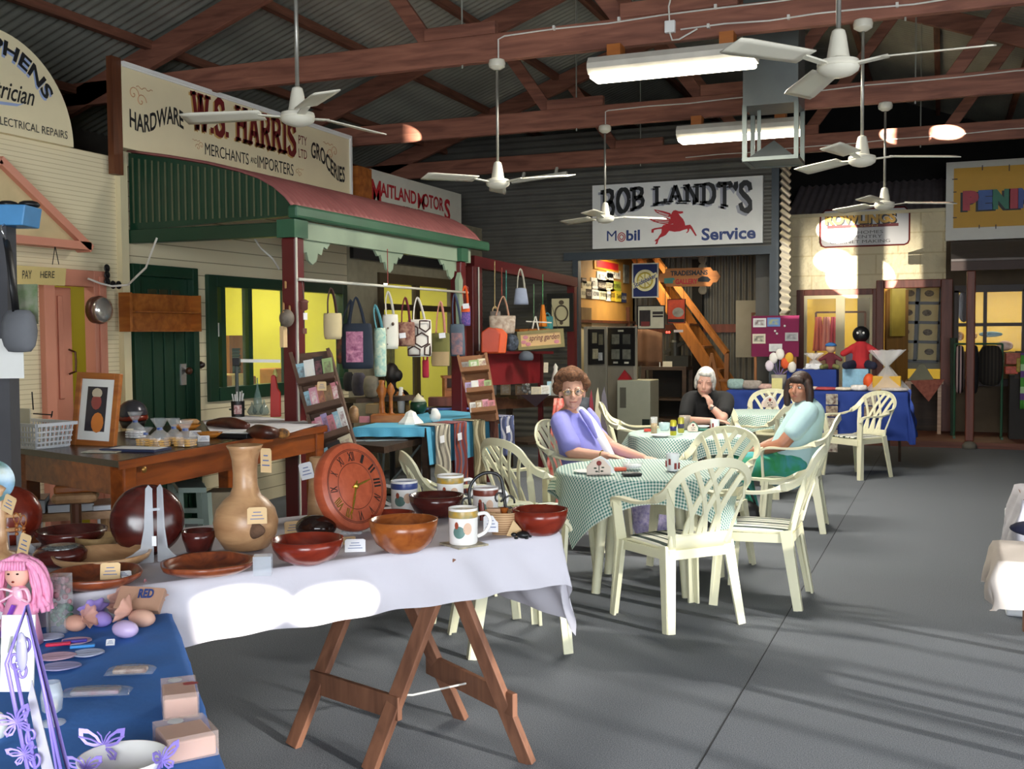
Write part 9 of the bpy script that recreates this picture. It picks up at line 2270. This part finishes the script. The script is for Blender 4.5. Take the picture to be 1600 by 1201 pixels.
def butterfly(M,s,mt,parent,O,nm='butterfly'):
    mb=MB()
    for sd in (-1,1):
        up=[(0,.05),(.25,.45),(.65,.75),(1.0,.80),(.98,.45),(.70,.12),(.35,0),(.05,-.02)]
        lo=[(.05,-.03),(.40,-.05),(.70,-.25),(.62,-.52),(.35,-.55),(.12,-.30)]
        for pg in (up,lo):
            n=len(pg);inn=[(sum(p[0] for p in pg)/n+(p[0]-sum(q[0] for q in pg)/n)*.62,sum(p[1] for p in pg)/n+(p[1]-sum(q[1] for q in pg)/n)*.55) for p in pg]
            bend=lambda p:(sd*p[0]*s,p[1]*s,.28*p[0]*s)
            vs=[bend(p) for p in pg]+[bend(p) for p in inn]
            mb.add(vs,[(i,(i+1) % n,n+(i+1) % n,n+i) for i in range(n)],M)
            cxy=(sum(p[0] for p in inn)/n,sum(p[1] for p in inn)/n)
            mb.tube([M @ V(bend(pg[0])),M @ V(bend(cxy)),M @ V(bend(pg[n//2]))],s*.03,5)
        mb.tube([M @ V((0,.1*s,0)),M @ V((sd*.12*s,.45*s,0)),M @ V((sd*.28*s,.62*s,.05*s))],s*.018,5)
    mb.tube([M @ V((0,-.35*s,0)),M @ V((0,.15*s,0))],[s*.03,s*.05],8)
    return mb.build(nm,mt,parent,O,solid=.0012)
for px,py,s in ((26,1128,.03),(38,1178,.022)):butterfly(frame(at(px,py,D=D_-.004),V((RT.x,RT.y,0)),(0,0,1)) @ Matrix.Rotation(.3,4,'Z'),s,m_lil,t,O)
MB().add([at(x,y,D=D_+.01) for x,y in ((50,1062),(44,1090),(70,1225),(90,1225))],[(0,1,2,3)]).build('photo_insert',mat('dim_photo',0xbdb9c4,.4,var=.25,scale=9),t,O,solid=.002)
mb=MB();mb.ell(at(34,1018,D=D_-.01),(.010,.006,.030),None,10,8);mb.ell(at(34,1000,D=D_-.01),.007,None,8,6);mb.build('fairy_figure',mat('fairy_lilac',0xb9b3dc,.4),t,O,smooth=True)
# glass vase of dried flowers
c,k=kb(94,985)
t=thing('flower_vase','clear square glass vase of dried flowers behind the tulle soaps','vase',c)
MB().box(c+V((0,0,44*k)),(30*k,30*k,88*k),.4).build('glass',m_cello,t,c)
for q,(cc_,n_,sp) in enumerate(((0x3f6a58,10,1),(0x9a6a72,12,2))):
    mb=MB();rnd=random.Random(q)
    for i in range(n_*2):mb.ell(c+V((rnd.uniform(-12,12)*k,rnd.uniform(-12,12)*k,(rnd.uniform(5,40) if q == 0 else rnd.uniform(40,84))*k)),rnd.uniform(3,6)*k,None,7,5)
    mb.build('foliage' if q == 0 else 'flower_heads',mat('dried%d' % q,cc_,.8,var=.3,scale=30),t,c,smooth=True)
mb=MB();mb.tube([at(78,988,D=depth(c)-.02),at(75,925,D=depth(c)-.02)],.003,6);mb.build('dark_edge',m_black,t,c)
c,k=kb(118,962)
b=MB();b.ell(c+V((0,0,16*k)),(15*k,12*k,17*k));b.ell(c+V((6*k,0,36*k)),(9*k,9*k,9*k));b.ell(c+V((16*k,0,22*k)),(10*k,5*k,7*k))
blob(b,'porcelain_bird',mat('porcelain',0xdfe8ea,.15,var=.02),None,c,.003,2);o_=bpy.data.objects['porcelain_bird'];o_.location=c;tag(o_,'white glazed porcelain bird beside the glass flower vase','figurine')
# soap eggs in tulle
m_eggs={'peach':m_peach,'lilac':mat('lilac_soap',0xcab4dc,.35,var=.05),'cream':mat('cream_soap',0xead9bd,.4),'pink':mat('pink_soap',0xe4a0ac,.4),'tan':mat('tan_soap',0xc99a7a,.4)}
for i,(px,py,rx,ry,col,tl,l) in enumerate(((118,985,18,15,'tan',m_tulle_p,'tan egg soap tied in lilac tulle, leftmost of the heap'),(196,996,23,17,'lilac',None,'shiny lilac egg soap at the front of the tulle heap'),(158,978,18,14,'lilac',m_tulle_l,'lilac tulle-wrapped soap in the middle front of the heap'),(222,978,22,16,'cream',m_tulle_p,'cream tulle-wrapped soap at the right front of the heap'),(140,955,20,15,'peach',m_tulle_p,'peach tulle-wrapped soap at the back left of the heap'),(176,958,20,14,'peach',m_tulle_p,'peach tulle-wrapped soap at the back middle of the heap'),(206,950,20,14,'pink',mat('pink_tulle',0xf0a8b0,.8,alpha=.55),'pink tulle-wrapped soap at the back right of the heap'),(233,958,16,12,'cream',m_tulle_p,'cream soap at the far right back of the heap'))):
    c,k=kb(px,py);t=thing('egg_soap',l,'soap',c,0,'egg soaps in tulle')
    MB().ell(c+V((0,0,ry*k*.8)),(rx*k,ry*k*.9,ry*k*.8),Matrix.Identity(4)).build('soap',m_eggs[col],t,c,smooth=True)
    if tl:
        a0=i*1.1+.4;mb=MB()
        def fr_(u,v,a0=a0,c=c,k=k,rx=rx,ry=ry):
            r=(.25+1.25*v)*rx*k*.9;a=2*PI*u;rip=1+.18*math.sin(a*7+a0)*v
            d=V((math.cos(a0),math.sin(a0)*.6,.35)).normalized();s_=d.cross(V((0,0,1))).normalized();w_=d.cross(s_)
            return c+V((0,0,ry*k))+d*(rx*k*(.8+.7*v))+s_*(r*math.cos(a)*rip)+w_*(r*math.sin(a)*rip*.7)
        mb.grid(fr_,28,4);mb.build('tulle_frill',tl,t,c,smooth=True,solid=.0006)
        MB().ell(c+V((0,0,ry*k*.8)),(rx*k*1.07,ry*k*.97,ry*k*.87)).build('tulle_wrap',tl,t,c,smooth=True)
for px,py,l in ((147,948,'tiny white price label on the peach soaps at left'),(172,1008,'tiny white price label lying on the blue cloth')):tag_at(px,py,13,11,ZB+(.05 if py < 1000 else .002),None,m_tagw,l,.2,-.8)
# printed lid
c=at(206,948,D=3.12);k=mpp(c);Mx=frame(c,(RT.x,RT.y,0),(0,0,1)) @ Matrix.Rotation(-.75,4,'X')
t=thing('printed_lid','tan cardboard lid printed with RED behind the tulle soaps','box lid',c)
MB().box((8*k,.030,-.012),(72*k,.075,.022),-.08,Mx).build('card',mat('kraft_card',0xb28a72,.7),t,c,bevel=.002)
txt('RED',Mx @ Matrix.Translation((18*k,.042,.0)),24*k,.03,m_ltblue,t,org=c,bold=.04)
# feather fans and combs lying on the cloth
m_pet=[mat('pale_fan',0xb9c0da,.5,alpha=.85),mat('pink_fan',0xd8b4c8,.5,alpha=.85),mat('lilac_fan',0xa9a4cc,.5,alpha=.8)]
FANS=[(80,997,40,20,.1,0,'pale flat paper fan nearest the glass vase'),(120,1004,44,14,.35,1,'cream pink flat fan behind the red clasp'),(92,1028,52,22,.25,1,'pink flat fan with a red clasp'),(140,1022,44,20,.3,0,'pale blue flat fan with a bright blue clasp'),(98,1044,56,22,.2,2,'lilac flat fan nearest the camera')]
for px,py,w_,h_,a,mi,l in FANS:
    c,k=kb(px,py);M=frame(c,(RT.x,RT.y,0),(FW.x,FW.y,0)) @ Matrix.Rotation(a,4,'Z');L=w_*k;Wd_=.075
    MB().grid(lambda u,v,M=M,L=L,W_=Wd_:M @ V(((u-.5)*L,(v-.5)*W_*math.sin(PI*min(1,.12+.88*u))**.6,.004+.003*math.sin(v*22)+.0008*mi)),12,16).top('paper_fan',m_pet[mi],l,'fan','flat paper fans',smooth=True,solid=.001)
for px,py,cc_,l in ((91,1013,0xd82a50,'bright red plastic clasp on the flat fans'),(129,1016,0x3a8ad0,'bright blue plastic clasp on the flat fans'),(117,1008,0x4a3aa0,'purple plastic clasp behind the red one')):
    c,k=kb(px,py);M=frame(c,(RT.x,RT.y,0),(FW.x,FW.y,0)) @ Matrix.Rotation(.3,4,'Z');MB().box((0,0,.012),(.062,.016,.008),0,M).top('plastic_clasp',mat('clasp_%06x' % cc_,cc_,.3),l,'clasp',bevel=.003)
# cello packets
def packet(px,py,w_,d_,h_,a,fill,lbl,nm='cellophane_packet'):
    c,k=kb(px,py);M=frame(c,(RT.x,RT.y,0),(FW.x,FW.y,0)) @ Matrix.Rotation(a,4,'Z');t=thing(nm,lbl,'packet',c)
    MB().box((0,0,h_*.4),(w_*.74,d_*.62,h_*.8),0,M).build('contents',fill,t,c,bevel=.006)
    MB().grid(lambda u,v:M @ V(((u-.5)*w_*1.05,(v-.5)*d_,.002+h_*(math.sin(PI*u)**.35)*(math.sin(PI*v)**.35)+.002*math.sin(u*40)*math.sin(v*31))),24,12).build('wrapper',m_cello,t,c,smooth=True)
packet(204,1050,.085*1.3,.055,.016,.12,mat('brown_charm',0x8a5a48,.4,c2=0xd9c2b0,scale=40),'small cellophane packet with a brown charm on the blue cloth')
packet(150,1083,.15,.055,.014,.10,mat('pink_blue_charm',0xb98a9a,.4,c2=0x8fa6b4,scale=30),'long cellophane packet with pink and blue charms')
# peach soap boxes
def soapbox(px,py,w_,d_,h_,a,lbl,sticker):
    c,k=kb(px,py);M=frame(c,(RT.x,RT.y,0),(FW.x,FW.y,0)) @ Matrix.Rotation(a,4,'Z');t=thing('soap_box',lbl,'box',c)
    MB().box((0,0,h_*.40),(w_*.93,d_*.93,h_*.78),0,M).build('soap',m_peach,t,c,bevel=.004)
    MB().box((0,0,h_*.5),(w_,d_,h_),0,M).build('clear_lid',mat('peach_clear',0xf2d8cc,.08,alpha=.30,spec=1.0),t,c)
    MB().lathe([(.016,h_+.0006),(.001,h_+.001)],M=M @ Matrix.Translation((-w_*.1,d_*.30,0)),n=20).build('white_sticker',m_tagw,t,c)
    if sticker:MB().grid(lambda u,v:M @ V((.02+(.018+.006*math.sin(u*9))*v*math.cos(2*PI*u),.010*v*math.sin(2*PI*u)+.0,h_+.001)),20,2).build('red_fish_sticker',mat('fish_red',0xb04a50,.4),t,c)
soapbox(281,1108,.075,.125,.055,.35,'clear peach soap box with a red fish sticker at the table edge',True)
soapbox(290,1172,.10,.115,.05,.55,'larger clear peach soap box nearest the camera at the table edge',False)
# candle goblet
c,k=kb(82,1130)
t=thing('candle_glass','small footed glass with a cream candle behind the lilac frame','candle holder',c)
MB().lathe([(20*k,0),(20*k,2*k),(4*k,6*k),(4*k,14*k),(15*k,22*k),(17*k,44*k),(13*k,66*k),(12*k,66*k),(15*k,42*k),(3*k,22*k)],c,22).build('glass',m_clear,t,c,smooth=True)
MB().lathe([(9*k,22*k),(9*k,36*k),(.001,38*k)],c,14).build('candle',m_eggs['cream'],t,c,smooth=True)
# butterfly bowl
c=at(192,1222,Z=ZB);k=mpp(c)
t=thing('butterfly_bowl','white china bowl with lilac metal butterflies on its rim','bowl',c);R_,H_=68*k,42*k
MB().lathe([(R_*.5,0),(R_*.72,H_*.25),(R_*.93,H_*.7),(R_,H_),(R_*.96,H_),(R_*.86,H_*.65),(R_*.6,H_*.2),(.001,H_*.14)],c,48).build('bowl',mat('glazed_white',0xf0eeea),t,c,smooth=True)
rimz=c.z+H_
butterfly(frame(at(161,1166,D=depth(c)+.055),V((RT.x,RT.y,0)),(0,0,1)) @ Matrix.Rotation(-.25,4,'X'),.044,m_lil,t,c)
butterfly(frame(at(253,1188,D=depth(c)-.02),V((FW.x,FW.y,.0))+V((RT.x,RT.y,0))*.4,(0,0,1)),.036,m_lil,t,c)
butterfly(frame(at(134,1200,D=depth(c)-.02),V((RT.x,RT.y,0)),(0,0,1)),.034,m_lil,t,c)
# dark glass bottle and white thing at the edge
c,k=kb(-2,1075);MB().lathe([(11*k,0),(12*k,60*k),(5*k,80*k),(5*k,96*k),(.001,97*k)],c,18).top('dark_bottle',mat('smoke_glass',0x3a4250,.08),'dark glass bottle cut off at the left edge of the blue table','bottle',smooth=True,org=c)
c,k=kb(-6,1150);MB().ell(c+V((0,0,16*k)),(18*k,16*k,24*k)).top('shell_trinket',mat('shell_white',0xdfe2da,.5,var=.15,scale=40),'small pale shell trinket cut off at the left edge of the blue table','trinket',smooth=True,org=c)
# ---------------------------------------------------------------- white-clothed table at the right edge
c=at(1572,800,Z=.74)
e1=(at(1600,745,Z=.74)-at(1583,752,Z=.74))
E0=at(1577,752,Z=.76);S0=at(1546,838,Z=.76)
t=thing('side_table','table under a white cloth cut off by the right edge','table',V((E0.x+.5,E0.y-.2,0)))
tx,ty=E0.x+.03,E0.y-.03
mb=MB();mb.bb((tx,ty-.55,.72),(tx+1.3,ty,.752));mb.build('tabletop',m_leg,t,t.location)
for x in (tx+.06,tx+1.24):
    for y in (ty-.50,ty-.06):MB().bar((x,y,0),(x,y,.72),.045,.045).build('leg',m_leg,t,t.location)
mb=MB();mb.grid(rect_cloth(V((tx+1.3,ty-.55,0)),V((1,0,0)),V((0,1,0)),1.3,.55,.757,.40,2.2,None,.43),60,60)
mb.top('tablecloth',m_white_cloth,'white cloth hanging low over the far table at the right edge','tablecloth',org=V((tx+.65,ty-.3,.35)),smooth=True)
q=S0;tx2,ty2=q.x+.02,q.y-.02
t=thing('side_table','nearer table under a cream cloth at the right edge','table',V((tx2+.5,ty2-.2,0)))
MB().bb((tx2,ty2-.40,.70),(tx2+1.0,ty2,.745)).build('tabletop',m_leg,t,t.location)
for x in (tx2+.40,tx2+.9):
    for y in (ty2-.34,ty2-.06):MB().bar((x,y,0),(x,y,.70),.045,.045).build('leg',m_leg,t,t.location)
mb=MB();mb.grid(rect_cloth(V((tx2+1.0,ty2-.40,0)),V((1,0,0)),V((0,1,0)),1.0,.40,.752,.17,2.6,None,.18),50,50)
mb.top('tablecloth',mat('cream_cloth',0xe2d6cc,.9,var=.03,bump=.2,bscale=20),'cream cloth over the nearer table at the right edge','tablecloth',org=V((tx2+.5,ty2-.2,.55)),smooth=True)
p=at(1572,962,Z=0);MB().bb((p.x,p.y,0),(p.x+.32,p.y+.30,.55)).top('white_tub',mat('bright_white',0xeef0f4,.4,var=.02),'tall white box standing on the floor under the cream cloth at right','box',bevel=.01)
c=V((tx+.30,ty-.14,.765));MB().lathe([(.05,0),(.09,.03),(.10,.06),(.09,.06),(.001,.02)],c,24).top('dark_bowl',m_dred,'dark bowl at the right edge on the white-clothed table','bowl',smooth=True)
c=at(1599,833,Z=.77);MB().ell(c+V((.05,0,.02)),(.10,.06,.03)).top('navy_cushion',mat('navy_cloth',0x20243f,.9),'small navy cushion on the cream cloth at the right edge','cushion',smooth=True)
